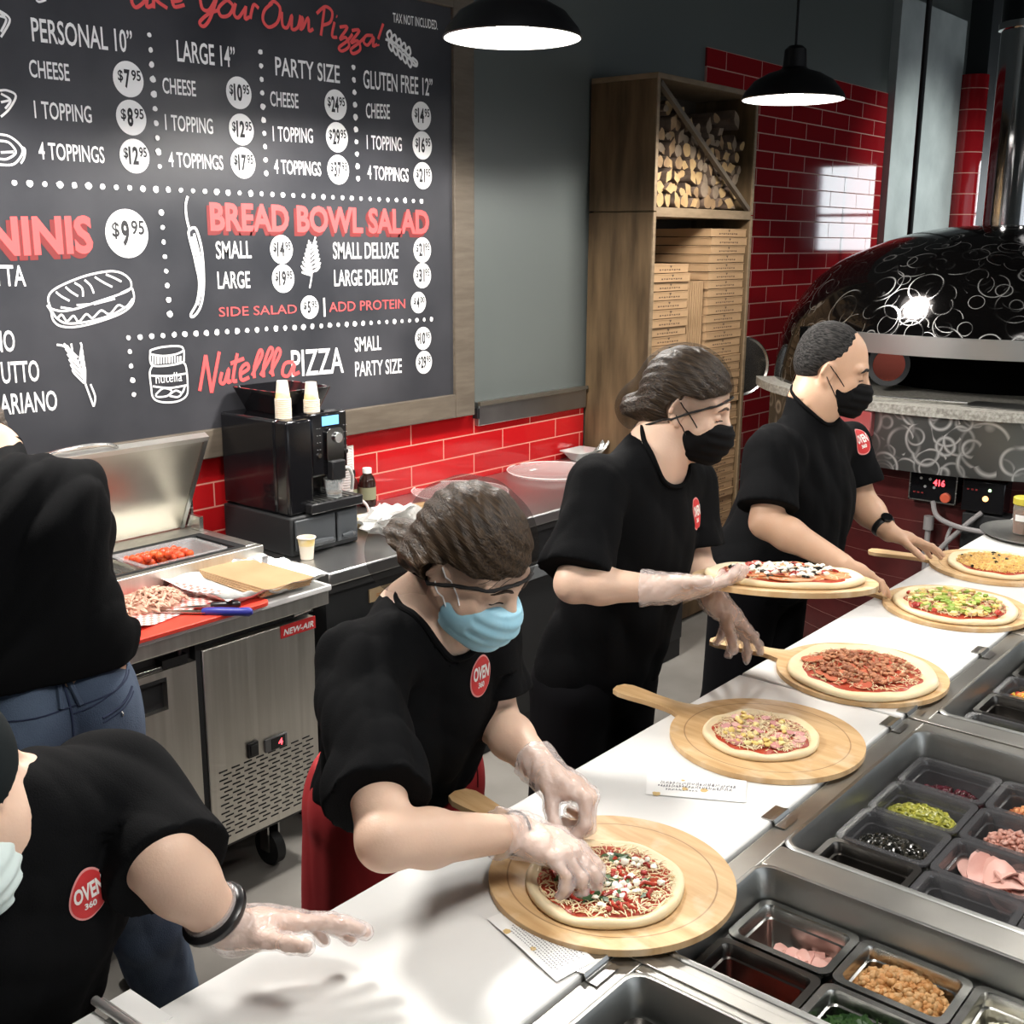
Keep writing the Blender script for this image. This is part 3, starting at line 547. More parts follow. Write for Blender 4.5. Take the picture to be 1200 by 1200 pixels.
SCRIPT = [[[(1.9997, 2.6558), (2.0231, 2.7343), (2.0458, 2.6724), (2.0862, 2.7498), (2.0958, 2.6563)], [(2.1676, 2.6769), (2.1322, 2.6763), (2.1159, 2.6546), (2.1289, 2.6348), (2.1601, 2.6564), (2.174, 2.6828), (2.1679, 2.6429), (2.1895, 2.651)], [(2.1971, 2.7495), (2.1918, 2.6415)], [(2.2481, 2.7041), (2.2001, 2.6721), (2.2409, 2.6487)], [(2.2548, 2.6705), (2.2929, 2.6812), (2.288, 2.7004), (2.2653, 2.687), (2.2662, 2.6573), (2.3045, 2.668)], [(2.3642, 2.7021), (2.3715, 2.6677), (2.3975, 2.6664), (2.4264, 2.7065)], [(2.4337, 2.7178), (2.4027, 2.6467), (2.3744, 2.6146), (2.3589, 2.6252), (2.3968, 2.6561), (2.4374, 2.6722)], [(2.4593, 2.7011), (2.4344, 2.6769), (2.4429, 2.6549), (2.4736, 2.6618), (2.4923, 2.6905), (2.473, 2.7058), (2.4593, 2.7011)], [(2.5032, 2.7025), (2.4944, 2.67), (2.5108, 2.6593), (2.5404, 2.6923), (2.5442, 2.6981), (2.5385, 2.6605), (2.5563, 2.6683)], [(2.5595, 2.6634), (2.5761, 2.7081), (2.5968, 2.7005)], [(2.6553, 2.7251), (2.6216, 2.6988), (2.6126, 2.6655), (2.6366, 2.6473), (2.6741, 2.6686), (2.6874, 2.7137), (2.6629, 2.7316), (2.6405, 2.7176)], [(2.6942, 2.7039), (2.6957, 2.6607), (2.7177, 2.6583), (2.7384, 2.6994), (2.7362, 2.6553), (2.763, 2.6644), (2.7763, 2.7047)], [(2.7739, 2.6548), (2.7875, 2.7008), (2.7818, 2.6614), (2.8105, 2.7013), (2.8124, 2.6599), (2.8321, 2.6681)], [(2.8664, 2.6502), (2.8862, 2.7427)], [(2.85, 2.7207), (2.8904, 2.7489), (2.9216, 2.7366), (2.9122, 2.7014), (2.8719, 2.6846)], [(2.9323, 2.7042), (2.9183, 2.6569), (2.9424, 2.6543)], [(2.9412, 2.7253), (2.9451, 2.723)], [(2.9559, 2.6903), (2.9929, 2.6953), (2.9544, 2.6501), (2.9833, 2.6596), (2.9988, 2.6327), (2.9651, 2.6112), (2.9492, 2.6208), (2.9911, 2.6491), (3.0169, 2.6755)], [(3.0132, 2.6865), (3.0509, 2.6915), (3.0075, 2.6453), (3.0412, 2.6554), (3.0529, 2.6277), (3.0187, 2.609), (3.0067, 2.622), (3.0495, 2.6506), (3.0755, 2.6714)], [(3.1186, 2.6829), (3.0842, 2.6784), (3.0708, 2.6562), (3.0917, 2.6471), (3.1227, 2.6775), (3.1175, 2.6473), (3.1394, 2.656)], [(3.1721, 2.7313), (3.1443, 2.6744)], [(3.1437, 2.6565), (3.1457, 2.6508)]], [[(2.2783, 1.4496), (2.3103, 1.5682)], [(2.3103, 1.5682), (2.3259, 1.4392)], [(2.3259, 1.4392), (2.3663, 1.5758)], [(2.3723, 1.5054), (2.3632, 1.4739), (2.3806, 1.4694), (2.4013, 1.5148), (2.395, 1.4711), (2.4094, 1.4728)], [(2.4403, 1.5649), (2.4169, 1.478), (2.4345, 1.4706)], [(2.4095, 1.5318), (2.4681, 1.5451)], [(2.4504, 1.493), (2.4843, 1.5081), (2.478, 1.5265), (2.4513, 1.5078), (2.4528, 1.4719), (2.4862, 1.478)], [(2.4976, 1.4831), (2.5463, 1.5515), (2.5359, 1.5672), (2.5104, 1.5121), (2.5081, 1.4731)], [(2.5347, 1.4799), (2.5919, 1.5543), (2.5815, 1.5732), (2.5518, 1.5148), (2.5494, 1.4726)], [(2.5765, 1.4825), (2.6262, 1.5488), (2.6156, 1.5679), (2.5896, 1.5119), (2.5913, 1.4721)], [(2.6873, 1.5167), (2.6477, 1.5135), (2.6342, 1.4777), (2.6612, 1.4692), (2.6909, 1.5102), (2.6851, 1.4734), (2.7133, 1.4773)]]]

# ================================================================ THE MENU BOARD
def board():
    Y = WY-.045; t = thing('menu_board', 'large black chalkboard menu in a brown wooden frame on the wall', 'menu board', (1.6, WY, 1.2))
    wf = mat('frame_wood', (.085, .068, .05), .6, col2=(.12, .098, .073), nscale=7, stretch=(1, 6, 6), bump=.05)
    chalk = mat('chalkboard', (.022, .023, .027), .33, col2=(.05, .05, .056), nscale=2.2, rnoise=.05)
    x0, x1, z0, z1 = -.9, 3.545, 1.315, 2.84
    part('panel', MB().bx(x0-.02, x1+.02, Y, WY-.005, z0-.02, z1+.02), chalk, t, smooth=False)
    for a, b, c, d in ((x1, x1+.122, z0-.1, z1+.11), (x0-.12, x0, z0-.1, z1+.11), (x0, x1, z0-.1, z0), (x0, x1, z1, z1+.11)):
        part('frame_board', MB().bx(a, b, WY-.06, WY-.002, c, d), wf, t, bevel=.004)
    wh = mat('white_lettering', (.78, .78, .77), .7); rd = mat('coral_lettering', (.70, .085, .085), .7); bk = mat('black_lettering', (.02, .02, .022), .7)
    y = Y-.0015
    def lay(mb, wd, bold=0):
        s, a, b, za, zb, h = wd
        text(mb, s, a, b, 0, h, lambda x, z: (x, y, z+za+(zb-za)*(x-a)/(b-a)), bold)
    for L, nm, m, bd in ((WHITE_WORDS, 'white_word', wh, .012), (RED_WORDS, 'coral_word', rd, .0), (SLAB_WORDS, 'coral_heading', rd, .035)):
        for wd in L:
            mb = MB(); lay(mb, wd, bd); o = part(nm, mb, m, t, smooth=False)
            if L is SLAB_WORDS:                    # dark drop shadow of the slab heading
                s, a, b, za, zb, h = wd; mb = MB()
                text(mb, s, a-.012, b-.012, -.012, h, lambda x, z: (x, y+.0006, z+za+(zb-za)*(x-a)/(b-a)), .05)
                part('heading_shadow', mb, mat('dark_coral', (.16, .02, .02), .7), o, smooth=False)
    for c, n, s, x, z, r in DISCS:
        mb = MB(); mb.prism([(r*math.cos(2*PI*k/36), r*math.sin(2*PI*k/36)) for k in range(36)], 0, .0015, lambda a, b, d: (x+a, y+.001-d, z+b))
        disc = part('price_disc', mb, wh, t, smooth=False)
        mb = MB(); yy = y-.0015; fn = lambda a, b: (x+a*r, yy, z+b*r)
        w1 = .5 if len(n) == 1 else .72
        text(mb, c, -.76 if len(n) > 1 else -.7, -.46 if len(n) > 1 else -.36, -.12, .6, fn, .02)
        text(mb, n, -.42 if len(n) > 1 else -.28, .24 if len(n) > 1 else .1, -.45, 1.0, fn, .035)
        text(mb, s, .3 if len(n) > 1 else .2, .82, -.02, .58, fn, .02)
        part('price', mb, bk, disc, smooth=False)
    rg = random.Random(3)
    for a, b, n in DOTS:
        mb = MB()
        for k in range(n):
            f = k/(n-1); px, pz = a[0]+(b[0]-a[0])*f, a[1]+(b[1]-a[1])*f; r = .0105*rg.uniform(.75, 1.1)
            mb.prism([(r*math.cos(q)*rg.uniform(.8, 1.1), r*math.sin(q)*rg.uniform(.8, 1.1)) for q in [2*PI*i/9 for i in range(9)]], 0, .001, lambda u, v, d: (px+u, y-d, pz+v))
        part('dotted_line', mb, wh, t, smooth=False)
    lift = [0]
    def ribbon(mb, pts, wd):
        P = wpath([(p[0], 0, p[1]) for p in pts], 5) if len(pts) > 2 else [V((p[0], 0, p[1])) for p in pts]
        L = []
        for i, p in enumerate(P):
            d = P[min(i+1, len(P)-1)]-P[max(i-1, 0)]
            d = d.normalized() if d.length > 1e-6 else V((1, 0, 0)); n = V((-d.z, 0, d.x))*wd
            lift[0] += 1; yy = y-.0004-(lift[0] % 160)*4e-6
            L += [(p.x-n.x, yy, p.z-n.z), (p.x+n.x, yy, p.z+n.z)]
        mb.add(L, [(2*i, 2*i+2, 2*i+3, 2*i+1) for i in range(len(P)-1)])
    for nm, ss in DRAWINGS.items():
        mb = MB()
        for s in ss: ribbon(mb, s, .0045 if nm in ('bar', 'chili', 'olive') else .0032)
        part({'bar': 'dividing_stroke', 'dash': 'chalk_stroke'}.get(nm, nm+'_drawing'), mb, wh, t, smooth=False)
    mb = MB()
    DRAWN = DRAWINGS['jar']
    jx = [p[0] for s in DRAWN for p in s]; jz = [p[1] for s in DRAWN for p in s]
    text(mb, 'nutella', min(jx)+.02, max(jx)-.02, min(jz)+(max(jz)-min(jz))*.36, (max(jz)-min(jz))*.17, lambda a, b: (a, y, b))
    part('jar_lettering', mb, wh, t, smooth=False)
    for k, nm in ((0, 'script_heading'), (1, 'script_word')):
        mb = MB()
        for s in SCRIPT[k]: ribbon(mb, s, .0056 if k == 0 else .0066)
        part(nm, mb, rd, t, smooth=False)
board()

# ================================================================ WOODEN SHELF WITH LOGS AND PIZZA BOXES
plank = mat('stained_planks', (.055, .033, .014), .55, col2=(.14, .09, .044), nscale=5, stretch=(3, 3, .45), bump=.06)
plank_e = mat('plank_edge', (.17, .12, .07), .6, col2=(.23, .165, .1), nscale=12, stretch=(1, 1, 4))
dark_in = mat('dark_plank', (.03, .02, .011), .65)
def shelf():
    t = thing('wooden_shelf', 'tall brown plank shelf holding firewood above and pizza boxes below', 'shelf', (5.0, 3.12, 0))
    x0, x1, y0, y1 = 4.535, 5.475, 2.935, 3.30; T = .022
    for a, b in ((0, 2.082), (2.088, 2.66)):
        o = part('side_panel', MB().bx(x0, x0+T, y0+.006, y1, a, b), plank, t, bevel=.002)
        part('edge_strip', MB().bx(x0, x0+T, y0, y0+.006, a, b), plank_e, o)
        o = part('side_panel', MB().bx(x1-T, x1, y0+.006, y1, a, b), plank, t, bevel=.002)
        part('edge_strip', MB().bx(x1-T, x1, y0, y0+.006, a, b), plank_e, o)
    part('top_board', MB().bx(x0, x1, y0, y1, 2.66, 2.684), plank_e, t, bevel=.002)
    part('shelf_board', MB().bx(x0+T, x1-T, y0, y1, 2.062, 2.105), plank_e, t, bevel=.002)
    part('base_board', MB().bx(x0+T, x1-T, y0+.01, y1, .02, .10), plank, t)
    part('back_panel', MB().bx(x0+T, x1-T, y1-.012, y1, .1, 2.66), dark_in, t)
    a = V((x0+T+.012, y0+.014, 2.645)); b = V((x1-T-.012, y0+.014, 2.115)); d = (b-a).normalized(); n = V((-d.z, 0, d.x))
    part('diagonal_brace', MB().obox((a+b)/2, (b-a)/2, V((0, .012, 0)), n*.011), mat('brace', (.11, .085, .06), .6), t)
    return t
shelf()
def logs():
    bark = mat('bark', (.075, .05, .034), .85, col2=(.15, .10, .07), nscale=14, bump=.3); 
    ends = [mat('log_end_pale', (.40, .27, .125), .75, col2=(.30, .185, .08), nscale=12), mat('log_end_brown', (.18, .11, .055), .8, col2=(.27, .17, .085), nscale=12), mat('log_end_grey', (.15, .11, .075), .8, col2=(.23, .17, .115), nscale=12)]
    proto = []
    rg = random.Random(11)
    for k in range(15):
        kind = k % 5; n = 14; pts = []
        for i in range(n):
            a = 2*PI*i/n; r = 1
            if kind in (1, 3): r = 1/max(.55, abs(math.cos(a-.6))**.6+.35*abs(math.sin(a-.6)))*.85
            if kind == 2 and math.sin(a) < -.2: r = .25/max(.2, -math.sin(a))
            if kind == 4: r = .78+.3*abs(math.cos(1.5*a))
            pts.append((r*math.cos(a)*rg.uniform(.88, 1.08), r*math.sin(a)*rg.uniform(.88, 1.08)))
        mb = MB(); L = .26
        mb.loft([[V((p[0]*.92, 0, p[1]*.92)) for p in pts], [V((p[0], .004/.04, p[1])) for p in pts], [V((p[0]*.95, L/.04, p[1]*.95)) for p in pts]], cap0=False)
        mb.mi = 1; c = (sum(p[0] for p in pts)/n, sum(p[1] for p in pts)/n)
        mb.add([(c[0], -.01, c[1])]+[(p[0]*.92, 0, p[1]*.92) for p in pts], [(0, 1+(i+1) % n, 1+i) for i in range(n)])
        mb.v = [(p[0]*.04, p[1]*.04, p[2]*.04) for p in mb.v]
        o = part('firewood_log', mb, [bark, ends[(k//5) % 3]], angle=50); proto.append(o)
        tag(o, 'split firewood log stacked in the shelf top compartment', 'log', 'firewood logs in the shelf')
    used = set(); row = 0; z = 2.105; N = 0
    while z < 2.56:
        x = 4.562; big = row < 2
        while x < 5.44:
            r = rg.uniform(.027, .043) if big else rg.uniform(.023, .038)
            cx = x+r; x += 2*r*.97
            if cx+r > 5.452: break
            if z > 2.44 and rg.random() < .35+.45*max(0, (cx-5.0)): continue
            if z > 2.52 and rg.random() < .5: continue
            k = rg.choice((0, 1, 2, 3, 4)) if z < 2.25 and cx < 4.95 else rg.randrange(15)
            zz = z+r+rg.uniform(-.004, .006) if row else z+r
            if zz+r > 2.62: continue
            sx = rg.uniform(.75, 1.1)
            # keep clear of the diagonal brace in front
            o = proto[k] if k not in used else dup(proto[k])
            used.add(k); o.location = (cx, 2.975+rg.uniform(0, .035), zz)
            rot = rg.uniform(0, 6.28)
            o.rotation_euler = (0, rot, 0); q = r/.04; o.scale = (q*.98, 1, q*.98); N += 1
        z += .058+rg.uniform(-.003, .004); row += 1
    for k in range(15):
        if k not in used: bpy.data.objects.remove(proto[k])
logs()
card = mat('kraft_cardboard', (.36, .225, .115), .75, col2=(.42, .27, .145), nscale=8)
card_d = mat('cardboard_edge', (.30, .19, .10), .8)
def boxes():
    def proto(w, d):
        mb = MB(); mb.bx(-w/2, w/2, 0, d, .0015, .0395); mb.bx(-w/2-.002, w/2+.002, -.002, d*.6, .036, .0405)
        mb.mi = 1; mb.add([(-.011, -.0028, .0355), (.011, -.0028, .0355), (.004, -.0028, .027), (0, -.0028, .024), (-.004, -.0028, .027)], [(0, 4, 3, 2, 1)])
        for k in range(9): mb.bx(-.095+k*.021, -.095+k*.021+.013, -.0008, 0, .012+.002*(k % 2), .019)
        mb.mi = 2; mb.bx(-w/2+.002, w/2-.002, -.0006, 0, .0025, .004)
        return part('pizza_box', mb, [card, mat('box_print', (.10, .06, .035), .8), card_d], smooth=False)
    rg = random.Random(5)
    A = proto(.318, .318); B = proto(.355, .33)
    for n, P, cx, top, base, grp, pos in ((41, A, 4.735, None, .105, 'pizza boxes in the left stack', 'narrow left'), (45, B, 5.262, None, .105, 'pizza boxes in the right stack', 'wide right')):
        for k in range(n):
            z = base+k*.0425; o = P if k == 0 else dup(P)
            jx, jy = rg.uniform(-.006, .006), rg.uniform(-.004, .006)
            if P is B and k < 20: jx += .006*math.sin(k*1.9)
            o.location = (cx+jx, 2.952+jy, z); o.rotation_euler = (0, 0, R(rg.uniform(-.8, .8)))
            if P is B and k >= n-3: o.location.x += .014
            tag(o, 'flat kraft pizza box in the %s stack on the wooden shelf' % pos, 'pizza box', grp)
    mb = MB()
    for f in range(3): mb.bx(-.0075+f*.005, -.0035+f*.005, 0, .3, 0, .38)
    p = part('folded_box', mb, card, smooth=False)
    for lev in range(4):
        for k in range(7):
            o = p if (lev, k) == (0, 0) else dup(p)
            o.location = (4.918+k*.0215, 2.965, .105+lev*.425); o.rotation_euler = (0, 0, 0)
            tag(o, 'flattened cardboard box stood upright between the two box stacks', 'cardboard box', 'flattened boxes between the stacks')
boxes()
mb = MB(); mb.lathe([(0, 0), (.15, 0), (.158, .006), (.162, .012), (.158, .013), (.148, .004), (0, .003)], (0, 0, 0), 40)
o = part('pizza_pan', mb, steel); o.location = (5.515, 2.985, 1.30); o.rotation_euler = (R(90), 0, R(-38)); tag(o, 'round steel pizza pan hanging on the right side of wooden shelf', 'pan')
# ================================================================ PREP FRIDGE
def fridge():
    t = thing('prep_fridge', 'stainless prep fridge with raised lid behind the man in jeans', 'refrigerator', (1.57, 2.9, 0))
    x0, x1, y0, y1 = .9, 2.185, 2.6, 3.25
    part('cabinet', MB().bx(x0, x1, y0+.03, y1, .17, .865), mat('fridge_shell', (.03, .03, .03), .5), t, bevel=.004)
    fr = mat('brushed_steel', (.60, .58, .53), .42, 1, col2=(.68, .66, .61), nscale=2.5, stretch=(30, 30, 1), rnoise=.08)
    part('worktop', MB().bx(x0, x1+.01, 2.545, 2.86, .868, .914), fr, t, bevel=.004)
    # left door with its recessed pull
    mb = MB(); X0, X1, Z0, Z1 = 1.325, 1.748, .197, .80; hx0, hx1, hz0, hz1 = 1.50, 1.652, .685, .78; Y = y0
    def frame_plate(mb, X0, X1, Z0, Z1, a, b, c, d, y0, y1):
        for q in ((X0, a, Z0, Z1), (b, X1, Z0, Z1), (a, b, Z0, c), (a, b, d, Z1)): mb.bx(q[0], q[1], y0, y1, q[2], q[3])
    frame_plate(mb, X0, X1, Z0, Z1, hx0, hx1, hz0, hz1, Y, Y+.03)
    d = part('door', mb, fr, t, smooth=False)
    part('pull_recess', MB().bx(hx0, hx1, Y+.022, Y+.03, hz0, hz1).bx(hx0, hx1, Y+.002, Y+.022, hz1-.012, hz1), black_mt, d)
    part('hinge', MB().bx(1.64, 1.72, Y-.004, Y+.03, .805, .83).cyl((1.70, Y+.008, .80), (1.70, Y+.008, .862), .008), mat('hinge_dark', (.08, .08, .08), .4, 1), d)
    part('door_rail', MB().bx(X0, 1.64, Y-.002, Y+.03, .803, .815), steel, d, bevel=.002)
    # compressor panel with louvre slots
    mb = MB(); mb.bx(1.77, 2.18, Y, Y+.03, .197, .822)
    p = part('compressor_panel', mb, fr, t, bevel=.003)
    mb = MB()
    for r_ in range(17):
        z = .222+r_*.0132; n = 8
        for k in range(n):
            x = 1.803+k*.0445+(.014 if r_ % 2 else 0)
            if x+.026 < 2.165: mb.bx(x, x+.029, Y-.001, Y+.004, z, z+.0045)
    part('vent_slots', mb, black_mt, p, smooth=False)
    part('power_switch', MB().bx(1.905, 1.943, Y-.008, Y, .445, .492).bx(1.911, 1.937, Y-.012, Y-.006, .452, .485), black_pl, p, bevel=.002)
    dsp = part('display', MB().bx(1.968, 2.052, Y-.007, Y, .44, .482), mat('display_grey', (.12, .12, .12), .4), p, bevel=.002)
    part('screen', MB().bx(1.99, 2.042, Y-.009, Y-.006, .444, .478), black_gl, dsp)
    mb = MB(); text(mb, '4', 2.015, 2.032, .451, .021, lambda x, z: (x, Y-.0095, z), .02)
    part('red_digit', mb, mat('red_led', (.9, .05, .05), .5, emit=(1, .06, .08), estr=4), dsp, smooth=False)
    s = part('name_plate', MB().bx(2.048, 2.182, Y-.003, Y, .783, .822), mat('sign_red', (.55, .03, .03), .4), p)
    mb = MB(); text(mb, 'NEW-AIR', 2.056, 2.174, .791, .019, lambda x, z: (x+(z-.79)*.25, Y-.0038, z), .03)
    part('lettering', mb, mat('sign_white', (.8, .8, .78), .6), s, smooth=False)
    part('gap_post', MB().bx(1.75, 1.768, y0+.004, y0+.03, .18, .865), black_mt, t)
    part('top_bracket', MB().cyl((2.10, y0+.005, .845), (2.165, y0+.005, .85), .010).bx(2.13, 2.175, y0-.002, y0+.02, .838, .862), steel, t)
    # raised topping rail
    mb = MB(); Z = 1.0
    for q in ((x0, x1+.012, 2.855, 2.885), (x0, x1+.012, 3.13, 3.25), (2.15, x1+.012, 2.885, 3.13), (x0, .95, 2.885, 3.13)): mb.bx(q[0], q[1], q[2], q[3], .9, Z)
    part('topping_rail', mb, fr, t, bevel=.003)
    part('well', MB().bx(.95, 2.15, 2.885, 3.13, .905, .91), black_mt, t)
    part('gasket', MB().bx(2.12, 2.15, 2.885, 3.13, .985, 1.002).bx(.95, 2.12, 3.105, 3.13, .985, 1.002).bx(.95, 2.12, 2.885, 2.898, .985, 1.002), black_mt, t)
    # lid standing open
    A = V((0, 3.235, 1.02)); Bq = V((0, 3.075, 1.335)); dn = (Bq-A).normalized(); nn = V((0, -dn.z, dn.y))
    def slab(xa, xb, f0, f1, t0, t1):
        c = A+(Bq-A)*((f0+f1)/2)+nn*((t0+t1)/2)+V(((xa+xb)/2, 0, 0)); return MB().obox(c, V(((xb-xa)/2, 0, 0)), (Bq-A)*((f1-f0)/2), nn*((t1-t0)/2))
    l = part('lid', slab(.92, 2.15, -.05, .97, -.008, .008), mat('lid_steel', (.36, .345, .30), .34, 1, col2=(.44, .42, .37), nscale=3), t, bevel=.003)
    rm = mat('lid_rim', (.25, .25, .24), .3, 1)
    part('lid_rim', slab(.92, 2.16, .96, 1.01, -.012, .014), mat('lid_edge', (.5, .49, .46), .4, 1), l); part('lid_rim', slab(2.145, 2.16, -.05, .97, -.012, .014), rm, l)
    part('hinge_bracket', MB().bx(2.165, 2.18, 3.15, 3.24, 1.0, 1.05).bx(2.17, 2.178, 3.2, 3.235, 1.04, 1.10), steel, l)
    part('lid_handle', MB().tube(wpath([(1.60, 3.075, 1.335), (1.63, 3.065, 1.35), (1.72, 3.06, 1.358), (1.81, 3.065, 1.35), (1.84, 3.075, 1.335)], 4), .006, 8), steel, l)
    for x in (1.0, 2.05):
        for y in (2.70, 3.1):
            c = part('castor', MB().cyl((x-.016, y, .058), (x+.016, y, .058), .058, n=24), black_mt, t)
            part('castor_fork', MB().bx(x-.024, x-.018, y-.02, y+.02, .05, .17).bx(x+.018, x+.024, y-.02, y+.02, .05, .17).bx(x-.03, x+.03, y-.035, y+.035, .16, .172), steel_d, c)
            part('axle_cap', MB().cyl((x+.024, y, .058), (x+.028, y, .058), .016), steel, c)
fridge()
def gn_pan(name, x0, x1, y0, y1, z1, dep, m, label, lip=.012, r=.018, th=.0025, cat='food pan', group=None, step=True):
    """rectangular food pan with rolled lip, rounded corners and tapered walls"""
    cx, cy = (x0+x1)/2, (y0+y1)/2; mb = MB(); rings = []
    def ring(e, z, rr): return [V((x, y, z)) for x, y in rrect(x0+e, x1-e, y0+e, y1-e, max(rr-e*.3, .006))]
    for e, z in ((0, z1-.004), (0, z1), (lip, z1+.0005), (lip+.002, z1-.004), (lip+.004, z1-.02), (lip+.008, z1-.021), (lip+.014, z1-dep+.008), (lip+.02, z1-dep)): rings.append(ring(e, z, r))
    mb.loft(rings, cap0=False, cap1=True)
    mb.loft([ring(0, z1-.004, r), ring(lip-.001, z1-.005, r), ring(lip+.001, z1-.02, r), ring(lip+.017, z1-dep-.002, r)], cap0=False, cap1=True)
    return single(name, mb, m, label, cat, group, angle=50)
clearp = glassy('clear_polycarbonate', (.75, .75, .75), .78, .12, .05, 8)
gn_pan('food_pan', 1.80, 2.10, 2.90, 3.10, 1.003, .07, clearp, 'clear plastic pan of cherry tomatoes in the prep fridge rail')
gn_pan('food_pan', 1.30, 1.79, 2.90, 3.10, 1.0, .05, steel, 'covered steel pan beside the tomato pan in prep fridge rail')
tom = mat('cherry_tomato', (.55, .045, .02), .2, col2=(.62, .12, .03), nscale=10)
rg = random.Random(4); proto_t = None
for layer, (n, zz) in enumerate(((7, .958), (6, .981), (4, 1.0))):
    for i in range(n):
        for j in range(4 if layer < 2 else 2):
            x = 1.835+.034*i+(layer % 2)*.017+rg.uniform(-.004, .004); y = 2.995+j*.027+(layer % 2)*.008+rg.uniform(-.003, .003)
            if x > 2.06: continue
            if proto_t is None:
                mb = MB(); mb.lump((0, 0, 0), .0135, .05, 2, 3, (1, 1, .95))
                proto_t = o = part('cherry_tomato', mb, tom)
            else: o = dup(proto_t)
            o.location = (x, y, zz); o.rotation_euler = (rg.uniform(0, 3), rg.uniform(0, 3), 0)
            tag(o, 'red cherry tomato in the clear pan on the prep fridge', 'tomato', 'cherry tomatoes')
def prep_top():
    o = single('cutting_board', MB().bx(.95, 2.195, 2.53, 2.85, .915, .934), white_pl, 'white cutting board on the front of the prep fridge', 'cutting board', bevel=.004)
    redb = mat('red_plastic', (.62, .05, .03), .4)
    mb = MB(); mb.prism(rrect(1.2, 1.95, 2.505, 2.84, .03), .9345, .946)
    single('cutting_board', mb, redb, 'red cutting board with pulled meat on the prep fridge', 'cutting board', bevel=.003)
    # foil-lined paper tray with cardboard
    foil = mat('foil', (.7, .7, .7), .28, 1, bump=.5, bscale=25, nz=1)
    t = thing('paper_tray', 'white paper and foil sheet under brown cardboard on prep fridge', 'paper', (2.03, 2.72, .947))
    def sheet(u, v):
        x = 1.815+u*.375; y = 2.53+v*.33; e = max(abs(u-.5), abs(v-.5))*2; up = max(0, e-.8)*.12
        return (x+.02*math.sin(v*7)*max(0, e-.7), y, .9475+up+.004*math.sin(u*23+v*9)*max(0, e-.6)*2)
    part('paper_sheet', MB().grid(sheet, 30, 26), paper, t)
    def foilf(u, v):
        a = 2*PI*u; q = .16+.02*v; return (2.005+math.cos(a)*(.175+.025*v+.008*math.sin(9*a)), 2.695+math.sin(a)*(.15+.022*v+.006*math.sin(11*a)), .949+v*.03*abs(math.sin(a*1+.8))**2+.004*math.sin(23*a)*v)
    part('foil_edge', MB().grid(foilf, 90, 4), foil, t)
    k = thing('cardboard_sheets', 'stack of brown cardboard sheets on white paper beside the prep rail', 'cardboard', (2.02, 2.72, .952))
    for i in range(4):
        a = R(-3+1.2*i); c = V((2.032+.003*i, 2.705, .9535+i*.0052)); ax = V((math.cos(a), math.sin(a), 0)); ay = V((-ax.y, ax.x, 0))
        part('sheet', MB().obox(c, ax*.088, ay*.170, V((0, 0, .0022))), card, k)
    # checkered paper and pulled meat
    chk = bpy.data.materials.new('checkered_paper'); chk.use_nodes = True; n = chk.node_tree.nodes; l = chk.node_tree.links
    tc = n.new('ShaderNodeTexCoord'); ck = n.new('ShaderNodeTexChecker'); ck.inputs['Scale'].default_value = 75; ck.inputs['Color1'].default_value = (.75, .66, .62, 1); ck.inputs['Color2'].default_value = (.65, .2, .17, 1)
    l.new(tc.outputs['Object'], ck.inputs['Vector']); l.new(ck.outputs['Color'], n['Principled BSDF'].inputs['Base Color'])
    def cp(u, v):
        x = -.17+.34*u; y = -.105+.21*v; e = max(0, abs(u-.5)*2-.75)
        return (x, y, .001+.05*e+.006*max(0, abs(v-.5)*2-.8)*abs(math.sin(u*14)))
    o = part('checkered_paper', MB().grid(cp, 30, 20), chk); o.location = (1.705, 2.70, .9475); o.rotation_euler = (0, 0, R(12)); tag(o, 'red and white checkered paper under pulled meat on red board', 'paper')
    pork = mat('pulled_pork', (.46, .24, .17), .6, col2=(.62, .42, .31), nscale=30)
    mb = MB(); rg = random.Random(9)
    for i in range(230):
        a = rg.uniform(0, 6.28); q = math.sqrt(rg.random()); x = .105*q*math.cos(a); y = .075*q*math.sin(a); z = .006+.042*(1-q*q)*rg.uniform(.6, 1)
        d = V((rg.uniform(-1, 1), rg.uniform(-1, 1), rg.uniform(-.4, .4)))*rg.uniform(.008, .02); p = V((1.69+x, 2.715+y, .951+z)); m_ = p+d*.3+V((0, 0, .004))
        mb.tube([p-d, m_, p+d], [.002, rg.uniform(.004, .007), .002], 6)
    mb.lump((1.69, 2.715, .956), .08, .2, 2, 4, (1.15, .8, .4))
    tag(single('pulled_pork', mb, pork, 'heap of pulled pork on checkered paper on the red board', 'meat'), 'heap of pulled pork on checkered paper on the red board', 'meat')['kind'] = 'stuff'
    mb = MB(); mb.lump((1.49, 2.61, .972), .06, .3, 3, 8, (1.25, .8, .5), 2.5)
    single('roast_meat', mb, mat('roast_meat', (.30, .14, .07), .5, col2=(.52, .33, .2), nscale=25, bump=.4), 'browned meat chunk on the red board next to the man in jeans', 'meat')
    # knives
    blade = mat('blade', (.55, .54, .52), .25, 1); blue = mat('blue_handle', (.03, .035, .25), .4)
